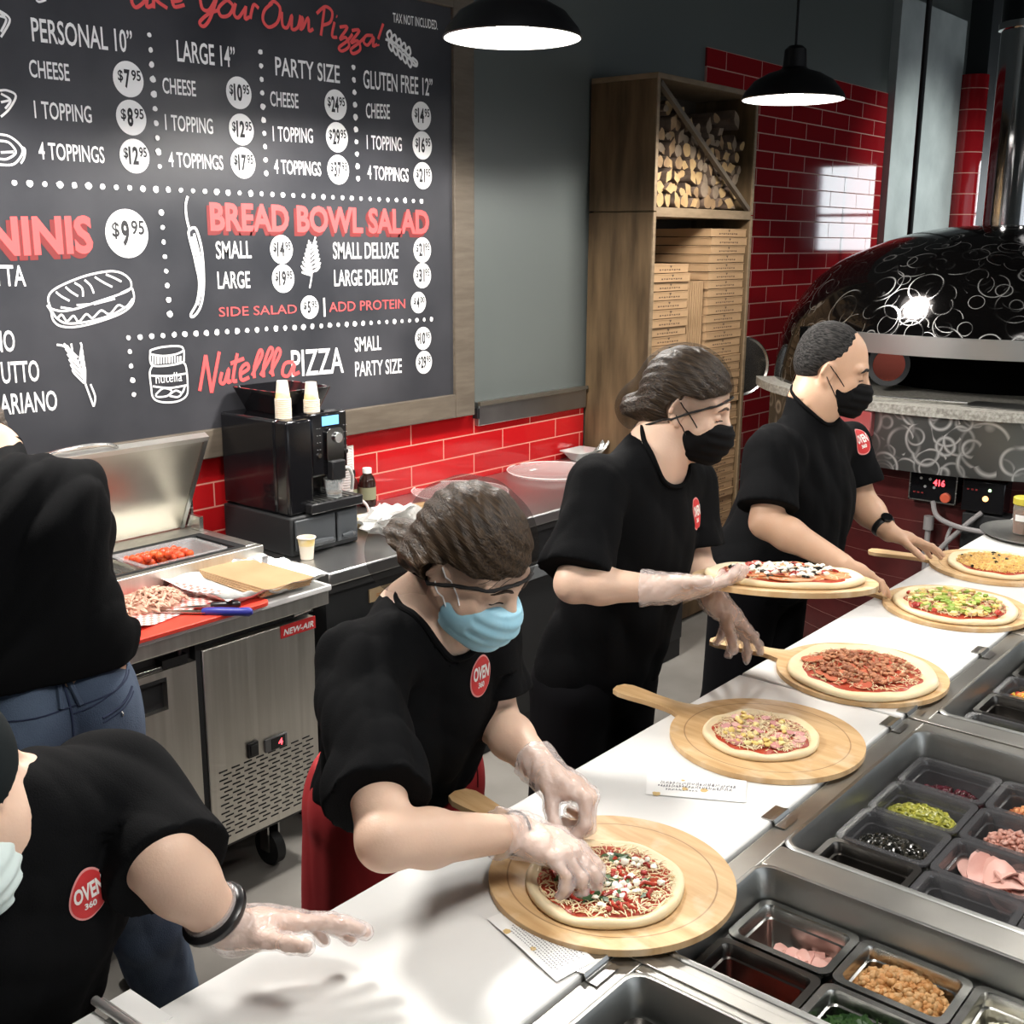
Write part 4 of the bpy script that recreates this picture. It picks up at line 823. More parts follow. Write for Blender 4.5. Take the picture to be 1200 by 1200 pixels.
    def knife(a, b, hl, hm, label, rad=.011):
        a = V(a); b = V(b); d = (b-a).normalized(); n_ = V((-d.y, d.x, 0)); L = (b-a).length; t = thing('knife', label, 'knife', tuple(a))
        h0 = b-d*hl; up = V((0, 0, .001))
        part('blade', MB().add([h0+n_*.013+up, h0-n_*.013+up, a+d*.05-n_*.012+up, a+up, a+d*.03+n_*.006+up]+[p-up*2 for p in (h0+n_*.013+up, h0-n_*.013+up, a+d*.05-n_*.012+up, a+up, a+d*.03+n_*.006+up)],
             [(0, 1, 2, 3, 4), (9, 8, 7, 6, 5), (0, 5, 6, 1), (1, 6, 7, 2), (2, 7, 8, 3), (3, 8, 9, 4), (4, 9, 5, 0)]), blade, t, smooth=False)
        part('handle', MB().tube([h0-d*.012, h0, h0+d*.3*hl, h0+d*.7*hl, b-d*.01, b], [.008, rad, rad*1.1, rad, rad*1.15, rad*.6], 10, flat=1.1), hm, t)
    knife(V((1.6493,2.6869,0.9520)), V((1.8331,2.4440,0.9560)), .128, blue, 'knife with blue handle lying on the red cutting board')
    knife(V((1.7267,2.6523,0.9500)), V((1.8518,2.5214,0.9570)), .07, black_pl, 'knife with black handle half under the checkered paper', .010)
prep_top()

# ================================================================ BACK COUNTER AND WHAT STANDS ON IT
def back_counter():
    t = thing('back_counter', 'steel topped back counter with black cabinets along the tiled wall', 'counter', (3.4, 3.0, 0))
    x0, x1 = 2.295, 4.53
    top = mat('counter_steel', (.50, .50, .50), .33, 1, col2=(.54, .54, .53), nscale=2, rnoise=.06)
    part('worktop', MB().bx(x0, x1, 2.655, 3.30, .875, .92), top, t, bevel=.006)
    part('base', MB().bx(x0+.02, x1, 2.70, 3.30, .0, .87), black_mt, t)
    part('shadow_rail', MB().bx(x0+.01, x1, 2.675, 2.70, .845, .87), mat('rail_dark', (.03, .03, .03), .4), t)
    for k in range(3):
        a = x0+.03+k*.735; d = part('door', MB().bx(a, a+.72, 2.683, 2.70, .10, .72), black_mt, t, bevel=.003)
        part('pull_strip', MB().bx(a+.02, a+.70, 2.672, 2.683, .655, .71), mat('pull_grey', (.14, .15, .155), .4), d, bevel=.002)
    o = part('label', MB().bx(2.50, 2.72, 2.693, 2.699, .765, .81), mat('label_tan', (.42, .30, .17), .6), t)
    mb = MB(); text(mb, '= = = =', 2.53, 2.69, .775, .022, lambda x, z: (x, 2.692, z)); part('lettering', mb, mat('label_orange', (.45, .16, .03), .6), o, smooth=False)
back_counter()
def coffee():
    X0, X1, Y0, Y1 = 2.335, 2.632, 2.885, 3.25
    b = thing('knock_box', 'black drawer box under the coffee machine on the steel counter', 'box', (2.48, 3.07, .92))
    gp = mat('grey_plastic', (.045, .05, .055), .45)
    part('body', MB().bx(X0, X1, Y0, Y1, .921, 1.055), black_mt, b, bevel=.008)
    for a, c in ((X0+.012, 2.52), (2.53, X1-.01)):
        d = part('drawer_front', MB().bx(a, c, Y0-.010, Y0, .94, 1.045), gp, b, bevel=.006)
        part('grip', MB().tube([(a+.02, Y0-.012, .958), ((a+c)/2, Y0-.026, .962), (c-.015, Y0-.012, .958)], [.006, .012, .006], 8), gp, d)
    t = thing('coffee_machine', 'black bean to cup coffee machine with small blue screen', 'coffee machine', (2.48, 3.07, 1.056))
    z0, z1 = 1.056, 1.375; YF = 2.90
    part('body', MB().bx(X0+.005, X1-.01, YF+.06, Y1, z0, z1).bx(X0+.005, 2.45, YF-.004, YF+.06, z0, z1), black_gl, t, bevel=.01)
    part('drip_tray', MB().bx(2.41, X1+.01, YF-.035, YF+.08, z0, z0+.035), black_pl, t, bevel=.005)
    mb = MB()
    for k in range(8): mb.bx(2.43+k*.024, 2.442+k*.024, YF-.025, YF+.06, z0+.035, z0+.038)
    part('drip_grate', mb, steel_d, t)
    p = part('control_panel', MB().bx(2.447, X1-.025, YF, YF+.06, z0+.115, z1+.012), black_gl, t, bevel=.008)
    part('screen', MB().bx(2.495, 2.567, YF-.003, YF, 1.343, 1.374), mat('screen_blue', (.1, .3, .6), .3, emit=(.16, .42, .85), estr=1.5), p)
    part('dial_plate', MB().prism(rrect(2.505, 2.58, 1.215, 1.333, .02), 0, .012, lambda x, z, d: (x, YF-d, z)), mat('chrome_dark', (.25, .25, .25), .15, 1), p, bevel=.003)
    part('dial', MB().cyl((2.55, YF-.012, 1.30), (2.55, YF-.022, 1.30), .018), mat('chrome', (.6, .6, .6), .1, 1), p, bevel=.002)
    part('spout', MB().bx(2.515, 2.575, YF-.025, YF+.01, 1.155, 1.222).cyl((2.53, YF-.01, 1.14), (2.53, YF-.01, 1.16), .007).cyl((2.56, YF-.01, 1.14), (2.56, YF-.01, 1.16), .007), black_pl, p, bevel=.005)
    for x in (2.478, 2.596):
        for k in range(4):
            mb = MB(); text(mb, '- -', x-.008, x+.008, 1.262+k*.024, .008, lambda a, z: (a, YF-.0015, z)); part('key_mark', mb, mat('key_white', (.6, .6, .6), .6), p, smooth=False)
        part('key', MB().cyl((x, YF, 1.245), (x, YF-.006, 1.245), .008), mat('chrome', (.6, .6, .6), .1, 1), p)
    s = part('data_plate', MB().bx(2.352, 2.385, YF+.026, YF+.029, 1.13, 1.15), paper, t)
    hp = thing('bean_hopper', 'black bean hopper tray on top of the coffee machine', 'tray', (2.47, 3.13, z1))
    part('tray', MB().loft([rrect_ring(2.42, 2.60, 3.02, 3.22, .02, z1+.002), rrect_ring(2.385, 2.635, 2.99, 3.25, .03, z1+.082), rrect_ring(2.395, 2.625, 3.0, 3.24, .03, z1+.082), rrect_ring(2.43, 2.59, 3.03, 3.21, .02, z1+.012)], cap1=True), black_gl, hp)
    cupm = mat('paper_cup', (.78, .70, .58), .6); art = mat('cup_print', (.80, .60, .22), .6, col2=(.8, .72, .6), nscale=25)
    def cup(h, r0, r1, printed):
        mb = MB(); mb.lathe([(0, .003), (r0-.001, .003), (r0, 0), (r0+(r1-r0)*.62, h*.62)], n=20); mb.mi = 1 if printed else 0
        mb.lathe([(r0+(r1-r0)*.62, h*.62), (r1, h-.004)], n=20); mb.mi = 0; mb.lathe([(r1, h-.004), (r1+.0025, h-.003), (r1+.0025, h), (r1-.001, h), (r0, .004)], n=20)
        return part('paper_cup', mb, [cupm, art])
    P = cup(.062, .018, .025, True)
    first = True
    for (x, y, n, lab) in ((2.395, 2.975, 11, 'left stack on top of the coffee machine'), (2.50, 2.955, 9, 'right stack on top of the coffee machine')):
        for k in range(n):
            o = P if first else dup(P); first = False
            o.location = (x, y, z1+.061+k*.0062 if k < n else 0); o.rotation_euler = (PI, 0, k*.7)
            tag(o, 'small paper espresso cup upside down in the %s' % lab, 'cup', 'paper cups in the '+lab)
    o = dup(P); o.location = (2.362, 2.842, .9215); o.rotation_euler = (0, 0, 0); o.scale = (1.15, 1.15, 1.2); tag(o, 'single cream paper cup standing before the black drawer box', 'cup'); 
    if 'group' in o: del o['group']
    mb = MB(); mb.lathe([(0, .002), (.024, .002), (.026, 0), (.037, .062), (.0355, .062), (.0245, .008), (0, .007)], n=28)
    g = thing('glass_cup', 'small clear glass of coffee under the machine spout', 'glass', (2.545, 2.905, z0+.038))
    part('glass', mb, glassy('clear_glass', (.8, .85, .85), .8, .05, 0), g, world=False)
    part('coffee', MB().lathe([(0, .009), (.0245, .009), (.0262, .016), (0, .016)], n=24), mat('coffee', (.10, .045, .01), .2), g, world=False)
    part('milk_tube', MB().tube(wpath([(2.575, 2.895, 1.19), (2.60, 2.89, 1.185), (2.625, 2.90, 1.15), (2.63, 2.91, 1.105)], 6), .006, 8), mat('tube_white', (.6, .6, .57), .3), t)
def rrect_ring(x0, x1, y0, y1, r, z): return [V((x, y, z)) for x, y in rrect(x0, x1, y0, y1, r)]
coffee()
def clutter():
    # lids sleeve, outlet, bottles, coil, bag
    mb = MB()
    for k in range(26): mb.lathe([(.043, k*.0098), (.046, k*.0098+.002), (.046, k*.0098+.006), (.042, k*.0098+.009)], V((2.8689,3.2335,0.9210)), 18)
    single('cup_lid_stack', mb, glassy('clear_lid', (.72, .70, .68), .5, .2, 0), 'tall stack of clear cup lids between machine and outlet', 'lids')
    t = thing('wall_outlet', 'white double outlet on the red tiles behind the coffee machine', 'outlet', (2.955, WY-.012, 1.07))
    part('plate', MB().bx(2.91, 2.995, WY-.018, WY-.0121, 1.04, 1.165), mat('outlet_white', (.75, .75, .72), .4), t, bevel=.002)
    for z in (1.085, 1.12): part('socket', MB().bx(2.93, 2.975, WY-.0195, WY-.017, z-.013, z+.013), mat('socket_grey', (.5, .5, .48), .4), t, bevel=.003)
    part('plug', MB().bx(2.935, 2.975, WY-.05, WY-.02, 1.045, 1.075), black_pl, t, bevel=.006)
    P1 = V((2.9894,3.3172,0.9210)); P2 = V((3.0238,3.2551,0.9210))
    for x, y, h, c, lab in ((P1.x, P1.y, .135, (.06, .012, .012), 'small dark red bottle with white cap under the wall outlet'), (P2.x, P2.y, .155, (.02, .008, .006), 'dark syrup bottle with white cap beside the clear hose coil')):
        b = thing('bottle', lab, 'bottle', (x, y, .921))
        part('body', MB().lathe([(0, .002), (.03, .002), (.034, .006), (.034, h*.62), (.028, h*.76), (.016, h*.86), (.015, h*.9), (0, h*.9)], n=28), mat('bottle_'+lab[:10], c, .12), b, world=False)
        part('cap', MB().lathe([(0, h), (.017, h), (.018, h*.99), (.018, h*.87), (.0, h*.87)], n=24), mat('outlet_white', (.75, .75, .72), .4), b, world=False)
        part('bottle_label', MB().lathe([(.0345, h*.2), (.0345, h*.52)], n=28), mat('label_olive', (.2, .2, .12), .6), b, world=False)
    c = V((2.7589,3.0275,0.9250))+V((0, 0, .053))
    mb = MB(); u = V((.64, -.77, 0)); 
    mb.tube([c+u*(.042*math.cos(a))+V((0, 0, 1))*(.048*math.sin(a)) for a in [2*PI*k/40 for k in range(40)]], .005, 8, closed=True)
    mb.v = [(p[0], p[1], p[2]+(.9265-(c.z-.053))) for p in mb.v]
    single('hose_coil', mb, mat('hose_clear', (.75, .62, .60), .25), 'coil of clear pinkish hose in front of dark bottles', 'hose')
    o = MB(); o.lump((0, 0, 0), .11, .75, 3, 5, (1.1, .85, .42), 3.4); o.v = [(p[0], p[1], max(p[2], -.05)+.022*noise.noise(V(p)*40)*(p[2] > -.045)) for p in o.v]; o.v = [(p[0], p[1], p[2]+.0505) for p in o.v]
    b = part('plastic_bag', o, glassy('bag_plastic', (.82, .82, .79), .25, .25, .5, 40)); b.location = V((2.7882,2.8834,0.9210)); tag(b, 'crumpled white plastic bag with bread on the steel counter', 'bag')
    mb = MB(); mb.lump((0, 0, 0), .045, .2, 2, 9, (1.2, 1, .55)); q = part('bread_roll', mb, mat('bread', (.62, .5, .27), .7, col2=(.7, .6, .38), nscale=15)); q.location = V((2.7789,3.0208,0.9450)); tag(q, 'pale bread roll at the edge of the plastic bag', 'bread')
    mb = MB(); mb.lathe([(0, 0), (.19, 0), (.19, .012), (0, .012)], n=48)
    w_ = part('wooden_board', mb, wood_peel, bevel=.003); w_.location = V((3.1376,2.9261,0.9210)); tag(w_, 'round wooden board on steel counter behind the front woman', 'board')
    lid = glassy('dome_lid', (.78, .62, .60), .72, .1, 0)
    for (x, y, r, lab) in ((3.42, 3.12, .20, 'left round clear plastic tray on the steel counter'), (4.02, 3.10, .205, 'round clear plastic tray nearest the foil container'), (4.13, 2.86, .17, 'small round clear tray at the front beside the standing woman')):
        t = thing('clear_tray', lab, 'tray', (x, y, .921))
        part('dish', MB().lathe([(0, .003), (r*.9, .003), (r*.97, .012), (r, .017), (r*1.01, .016), (r*.98, .010), (r*.91, 0), (0, 0)], n=48), lid, t, world=False)
        part('rim', MB().tube([(r*1.005*math.cos(a), r*1.005*math.sin(a), .017) for a in [2*PI*k/60 for k in range(60)]], .0025, 6, closed=True), mat('tray_rim', (.72, .6, .58), .3), t, world=False)
        part('sticker', MB().bx(-.02, .02, r*.5, r*.5+.016, .0035, .0045), paper, t, world=False)
    mb = MB(); n = 56; rings = []
    for e, z, wv in ((.03, 0, 0), (.0, .042, .003), (-.008, .045, .0), (-.008, .042, 0), (.004, .04, .003), (.034, .003, 0)):
        q = rrect(-.085+e, .085-e, -.06+e, .06-e, .02, 13); rings.append([V((p[0]*(1+wv*8*(i % 2)), p[1]*(1+wv*8*(i % 2)), z)) for i, p in enumerate(q)])
    mb.loft(rings, cap0=True, cap1=True)
    f = part('foil_container', mb, mat('foil_pale', (.72, .72, .70), .4, .6)); f.location = (4.40, 3.22, .921); tag(f, 'white foil food container at the corner of tiles and shelf', 'container')
    mb = MB(); mb.grid(lambda u, v: ((u-.5)*.10, (v-.5)*.05, .002+.05*u*u+.01*math.sin(v*9)), 10, 6); k = part('foil_cover', mb, steel); k.location = (4.47, 3.16, .945); tag(k, 'bent foil cover beside the white foil container', 'foil')
clutter()
# ================================================================ PIZZA OVEN
def oven():
    cx, cy = 6.0, 1.79; t = thing('pizza_oven', 'large domed pizza oven clad in swirled steel with granite shelf', 'oven', (cx, cy, 0))
    sw = swirl_mat('swirled_steel', (.028, .026, .026), .09, 5, .45)
    sw2 = swirl_mat('swirled_band', (.16, .165, .16), .34, 4.2, .4, 5, .8, .05)
    prof = [(1.10, 1.0), (1.11, 1.2), (1.10, 1.36), (1.075, 1.50), (1.06, 1.555), (1.03, 1.62), (.938, 1.75), (.86, 1.82), (.76, 1.885), (.57, 1.965), (.41, 2.01), (.22, 2.035), (.0, 2.04)]
    pr = wpath([(r, 0, z) for r, z in prof], 4); pr = [(max(p.x, .001), p.z) for p in pr]
    mb = MB(); n = 96; C0 = V((cx, cy, 0))
    inm = lambda a: abs((a-PI+PI) % (2*PI)-PI) < R(36)
    zc = 1.555
    k0 = min(range(len(pr)), key=lambda k: abs(pr[k][1]-zc))
    pt = lambda k, j: C0+V((pr[k][0]*math.cos(2*PI*j/n), pr[k][0]*math.sin(2*PI*j/n), pr[k][1]))
    vs = [pt(k, j) for k in range(len(pr)) for j in range(n)]; fs = []
    for k in range(len(pr)-1):
        for j in range(n):
            a = 2*PI*(j+.5)/n
            if k < k0 and inm(a): continue
            fs.append((k*n+j, k*n+(j+1) % n, (k+1)*n+(j+1) % n, (k+1)*n+j))
    mb.add(vs, fs); part('dome', mb, sw, t)
    sect = [PI-R(37)+R(74)*k/40 for k in range(41)]
    arc = lambda r0, r1, z0, z1, ss=sect: MB().loft([[C0+V((r*math.cos(a), r*math.sin(a), z)) for r, z in ((r0, z0), (r1, z0), (r1, z1), (r0, z1))] for a in ss])
    part('steel_lip', arc(1.0, 1.085, 1.475, 1.56), mat('lip_steel', (.50, .50, .49), .35, 1), t)
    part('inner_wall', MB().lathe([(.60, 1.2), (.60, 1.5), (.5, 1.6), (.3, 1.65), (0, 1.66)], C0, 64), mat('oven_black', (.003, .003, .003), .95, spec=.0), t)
    for s in (-1, 1):
        a = PI+s*R(36.5); part('mouth_jamb', MB().obox(C0+V((1.04*math.cos(a), 1.04*math.sin(a), 1.40)), V((math.cos(a), math.sin(a), 0))*.065, V((-math.sin(a), math.cos(a), 0))*.02, V((0, 0, .16))), MATS['oven_black'], t)
    gr = mat('granite', (.20, .19, .165), .35, col2=(.42, .41, .37), nscale=70)
    part('granite_shelf', arc(.3, 1.20, 1.235, 1.275, [PI-R(58)+R(116)*k/48 for k in range(49)]), gr, t)
    part('swirled_band', arc(.9, 1.165, .985, 1.234, [PI-R(47)+R(99)*k/48 for k in range(49)]), sw2, t)
    part('oven_base', MB().lathe([(1.02, 0), (1.02, 1.0)], C0, 72), mat('dark_brick', (.055, .012, .012), .25, col2=(.09, .016, .016), nscale=6), t)
    mb = MB()
    for k in range(1, 11): mb.lathe([(1.0195, k*.092-.0015), (1.0225, k*.092), (1.0195, k*.092+.0015)], C0, 72)
    part('brick_joint', mb, mat('brick_joint', (.16, .06, .05), .8), t)
    # round polished damper plate just inside the mouth, reflected red put into its colour
    p = V((5.20, 2.05, 1.40)); f = V((-.80, -.6, .02)).normalized()
    part('damper_ring', MB().cyl(p, p+f*.02, .098, n=40), mat('ring_black', (.05, .05, .05), .4), t)
    part('damper_plate', MB().cyl(p+f*.02, p+f*.023, .074, n=40), mat('reddened_mirror', (.13, .03, .02), .12, 1), t)
    # red switch box at the left end of the band
    a = PI-R(12); p = C0+V((1.17*math.cos(a), 1.17*math.sin(a), 1.175)); f = V((math.cos(a), math.sin(a), 0)); g = V((-f.y, f.x, 0))
    o = part('switch_box', MB().obox(p, f*.02, g*.085, V((0, 0, .055))), mat('box_red', (.45, .14, .14), .12, .5), t, bevel=.004)
    part('switch_knob', MB().cyl(p+f*.02-g*.02-V((0, 0, .02)), p+f*.045-g*.02-V((0, 0, .02)), .016), black_pl, o)
    # two control boxes
    for (ya, yb, za, zb, kind) in ((1.80, 1.592, .845, .975, 0), (1.57, 1.395, .83, .965, 1)):
        X = 4.93; b = part('control_box', MB().bx(X, X+.1, yb, ya, za, zb), black_gl, t, bevel=.004)
        if kind == 0: part('box_frame', MB().bx(X-.004, X, yb, ya, zb-.005, zb).bx(X-.004, X, yb, ya, za, za+.005).bx(X-.004, X, ya-.005, ya, za, zb).bx(X-.004, X, yb, yb+.005, za, zb), steel, b)
        mb = MB()
        fy = lambda y, z: (X-.003, ya-(y-0), z)
        if kind == 0:
            text(mb, '416', .105, .155, zb-.055, .028, fy, .03); part('red_digits', mb, mat('red_led', (.9, .05, .05), .5, emit=(1, .06, .08), estr=4), b, smooth=False)
            part('red_button', MB().cyl((X-.018, ya-.165, za+.028), (X, ya-.165, za+.028), .022), mat('button_red', (.55, .10, .05), .35), b, bevel=.003)
            for q in range(4): part('key', MB().cyl((X-.003, ya-.05-.02*q, zb-.03-.035*(q % 2)), (X, ya-.05-.02*q, zb-.03-.035*(q % 2)), .006), mat('key_grey', (.3, .3, .3), .5), b)
            mb = MB(); text(mb, '= = =', .02, .065, za+.03, .012, fy); part('red_mark', mb, mat('mark_red', (.4, .04, .04), .6), b, smooth=False)
        else:
            part('indicator', MB().cyl((X-.004, ya-.10, za+.062), (X, ya-.10, za+.062), .012), mat('amber_led', (1, .5, .2), .5, emit=(1, .45, .15), estr=3), b)
            part('indicator', MB().cyl((X-.004, ya-.115, zb-.035), (X, ya-.115, zb-.035), .006), mat('green_led', (.5, 1, .4), .5, emit=(.6, 1, .5), estr=3), b)
            mb = MB(); text(mb, '= = =', .02, .065, zb-.045, .012, fy); part('red_mark', mb, mat('mark_red', (.4, .04, .04), .6), b, smooth=False)
    hz = mat('grey_conduit', (.26, .25, .25), .4)
    for pts, r in (([(4.93, 1.69, .845), (4.88, 1.64, .79), (4.86, 1.5, .765), (4.87, 1.3, .78), (4.93, 1.12, .86)], .011), ([(4.93, 1.48, .83), (4.88, 1.54, .76), (4.86, 1.64, .62), (4.88, 1.70, .45)], .011),
                   ([(4.93, 1.60, .75), (4.88, 1.60, .68), (4.88, 1.56, .58), (4.93, 1.48, .50)], .008)):
        part('flexible_conduit', MB().tube(wpath(pts, 8), r, 8), hz, t)
    part('junction_pipe', MB().cyl((4.93, 1.70, .78), (4.93, 1.70, .72), .022).cyl((4.93, 1.70, .72), (4.93, 1.70, .30), .012).cyl((4.93, 1.70, .62), (4.93, 1.70, .59), .018), hz, t)
    part('burner_box', MB().bx(4.93, 5.05, 1.34, 1.56, .66, .82), black_mt, t, bevel=.004)
    ch = mat('chimney_steel', (.55, .55, .56), .10, 1, nz=1, bump=.05, nscale=3, stretch=(1, 1, .15))
    c = part('chimney', MB().lathe([(.145, 2.0), (.145, 2.93)], C0, 40), ch, t)
    part('chimney_collar', MB().lathe([(.145, 2.93), (.158, 2.935), (.158, 2.965), (.150, 2.97)], C0, 40), ch, c)
    part('upper_flue', MB().lathe([(.150, 2.97), (.150, 4.3)], C0, 40), mat('flue_dark', (.06, .065, .07), .15, 1), c)
    # a pizza turning peel lies across the shelf
    pl = thing('turning_peel', 'long metal pizza peel with short wooden handle on oven shelf', 'peel', (4.86, 2.05, 1.277))
    a = V((4.81, 2.20, 1.30)); b = V((4.83, 2.06, 1.295)); c = V((4.98, 1.60, 1.285))
    part('handle', MB().tube([a, b], .013, 12), wood_peel, pl); part('shaft', MB().tube([b, c], .006, 8), steel, pl)
    part('blade', MB().obox(c+V((.06, -.14, -.006)), V((.10, 0, 0)), V((-.02, .15, 0)), V((0, 0, .0012))), steel_d, pl)
oven()

# ================================================================ FRONT COUNTER, TOPPING RAIL
BZ = .92
def counter():
    t = thing('pizza_prep_counter', 'long stainless pizza prep counter with sunken topping wells along its front', 'counter', (2.4, .55, 0))
    x0, x1 = -.3, 4.75
    body = mat('counter_body_steel', (.30, .30, .29), .35, 1)
    part('base', MB().bx(x0, x1, -.05, 1.20, .06, .70).bx(x0, x1, .83, 1.20, .70, .897), mat('counter_black', (.015, .015, .016), .5), t, bevel=.004)
    top = mat('rail_steel', (.44, .43, .40), .38, 1, col2=(.54, .53, .49), nscale=5, rnoise=.08)
    wells = [(-.02, .49), (.60, 1.245), (1.31, 1.632), (1.71, 2.355), (2.475, 3.12), (3.20, 3.845), (3.93, 4.575)]
    yA, yB = .255, .795; zt = .912
    mb = MB()
    mb.bx(x0, x1, yB, .838, .885, zt); mb.bx(x0, x1, -.08, yA, .885, zt)
    xs = [x0]+[v for w_ in wells for v in w_]+[x1]
    for k in range(0, len(xs), 2): mb.bx(xs[k], xs[k+1], yA, yB, .885, zt)
    part('rail_top', mb, top, t, bevel=.003)
    part('rail_front', MB().bx(x0, x1, -.08, -.05, .62, .885), body, t)
    wl = mat('well_steel', (.34, .345, .33), .36, 1, col2=(.43, .435, .42), nscale=4, rnoise=.1)
    for a, b in wells:
        mb = MB(); rr = lambda e, z, r: [V((x, y, z)) for x, y in rrect(a+e, b-e, yA+e, yB-e, r)]
        mb.loft([rr(-.004, zt+.0005, .032), rr(-.001, zt+.004, .03), rr(.006, zt+.0035, .028), rr(.010, zt-.006, .026), rr(.018, zt-.05, .024), rr(.018, zt-.056, .022), rr(.022, .72, .02)], cap0=False, cap1=True)
        w_ = part('well', mb, wl, t, angle=55)
        mb = MB(); e = .0185
        mb.loft([rr(.0185, .845, .022), rr(.0185, .852, .022), rr(.030, .852, .018), rr(.030, .845, .018)]+[rr(.0185, .845, .022)], cap0=False, cap1=False)
        part('pan_ledge', mb, wl, w_)
    # joint covers between neighbouring units
    for x in (1.275, 2.412, 3.16): part('seam_strip', MB().bx(x-.011, x+.011, -.06, .835, zt, zt+.0035), top, t, bevel=.0015)
counter()
for a, b, lab in ((-.28, 2.375, 'long white cutting board along the counter where the front woman works'), (2.385, 4.74, 'white cutting board along the far half of the counter')):
    single('cutting_board', MB().bx(a, b, .842, 1.243, .898, BZ), white_pl, lab, 'cutting board', bevel=.004)
clipm = mat('clip_steel', (.45, .45, .44), .3, 1)
for k, (x, lab) in enumerate(((1.205, 'steel clip at the end of the receipt by the front pizza'), (1.79, 'steel clip on the board edge below the handwritten slip'), (2.335, 'near one of two adjoining steel clips at the board seam'), (2.43, 'far one of two adjoining steel clips at the board seam'), (2.93, 'steel clip on the board edge beside the green pepper pizza'), (3.7, 'steel clip on the board edge toward the spice jars'))):
    mb = MB(); w_ = .029
    prof = [(.862, BZ+.0012), (.846, BZ+.0012), (.8375, BZ+.0035), (.8345, BZ-.002), (.834, .9145), (.828, .9135), (.815, .9135)]
    mb.loft([[V((x+sx*w_, y, z)) for sx in (-1, 1)]+[V((x+sx*w_, y+(.0 if i < 2 else -.0014), z+.0016)) for sx in (1, -1)] for i, (y, z) in enumerate(prof)])
    single('board_clip', mb, clipm, lab, 'clip', 'board clips', smooth=False)
# ---------------------------------------------------------------- topping pans
PZR = .866
smoke_pl = glassy('smoked_polycarbonate', (.10, .10, .105), .45, .1, .03, 6)
pan_steel = mat('pan_steel', (.45, .45, .43), .25, 1, col2=(.55, .55, .53), nscale=6, rnoise=.08)
pan_dark = mat('pan_dark_steel', (.16, .15, .14), .28, 1)
PANG = 'topping pans in the counter wells'
def heap(name, x, y, z, rx, ry, hgt, n, m, label, size, shape='bit', seed=0, base=None, parent=None):
    rg = random.Random(seed); mb = MB()
    if base is not None: mb.mi = 0
    mb.lump((x, y, z-.004), 1, .18, 3, seed, (rx, ry, hgt*.75))
    for i in range(n):
        a = rg.uniform(0, 6.28); q = math.sqrt(rg.random()); px, py = x+rx*q*math.cos(a), y+ry*q*math.sin(a); pz = z+hgt*math.sqrt(max(0, 1-q*q))*.75*rg.uniform(.8, 1.1)+size*.25
        mb.mi = rg.randrange(len(m)) if isinstance(m, list) else 0
        if shape == 'bit': mb.lump((px, py, pz), size*rg.uniform(.6, 1.2), .45, 1, rg.random()*99, (1, rg.uniform(.6, 1), rg.uniform(.5, .9)))
        elif shape == 'shred':
            d = V((rg.uniform(-1, 1), rg.uniform(-1, 1), rg.uniform(-.35, .35))).normalized()*size*rg.uniform(.8, 1.6); mb.tube([V((px, py, pz))-d, V((px, py, pz+.002)), V((px, py, pz))+d], [size*.16, size*.2, size*.14], 5)
        elif shape == 'ring':
            nrm = V((rg.uniform(-.6, .6), rg.uniform(-.6, .6), 1)).normalized(); u = nrm.orthogonal().normalized(); w_ = nrm.cross(u); r_ = size*rg.uniform(.8, 1.1)
            mb.tube([V((px, py, pz))+(u*math.cos(b)+w_*math.sin(b))*r_ for b in [2*PI*k/9 for k in range(9)]], r_*.38, 5, closed=True)
        elif shape == 'leaf':
            u = V((rg.uniform(-1, 1), rg.uniform(-1, 1), rg.uniform(-.2, .5))).normalized()*size; w_ = u.orthogonal().normalized()*size*.5
            c = V((px, py, pz)); mb.add([c-u, c-w_*.9+V((0, 0, size*.1)), c+u, c+w_*.9+V((0, 0, size*.15))], [(0, 1, 2), (0, 2, 3)])
        elif shape == 'slice':
            nrm = V((rg.uniform(-.5, .5), rg.uniform(-.5, .5), 1)).normalized(); u = nrm.orthogonal().normalized(); w_ = nrm.cross(u); r_ = size*rg.uniform(.85, 1.1); c = V((px, py, pz)); ph = rg.uniform(0, 6)
            ring = [c+(u*math.cos(b)+w_*math.sin(b))*r_*(1+.08*math.sin(3*b+ph))+nrm*.25*r_*math.sin(2*b+ph) for b in [2*PI*k/14 for k in range(14)]]
            mb.add(ring+[c]+[p-nrm*.003 for p in ring], [(14, i, (i+1) % 14) for i in range(14)]+[(i, 15+i, 15+(i+1) % 14, (i+1) % 14) for i in range(14)])
    o = part(name, mb, m, None, angle=60)
    return o
def topping(name, x, y, z, rx, ry, h, n, m, label, cat, size, shape, seed):
    o = heap(name, x, y, z, rx, ry, h, n, m, label, size, shape, seed); tag(o, label, cat); o['kind'] = 'stuff'; return o
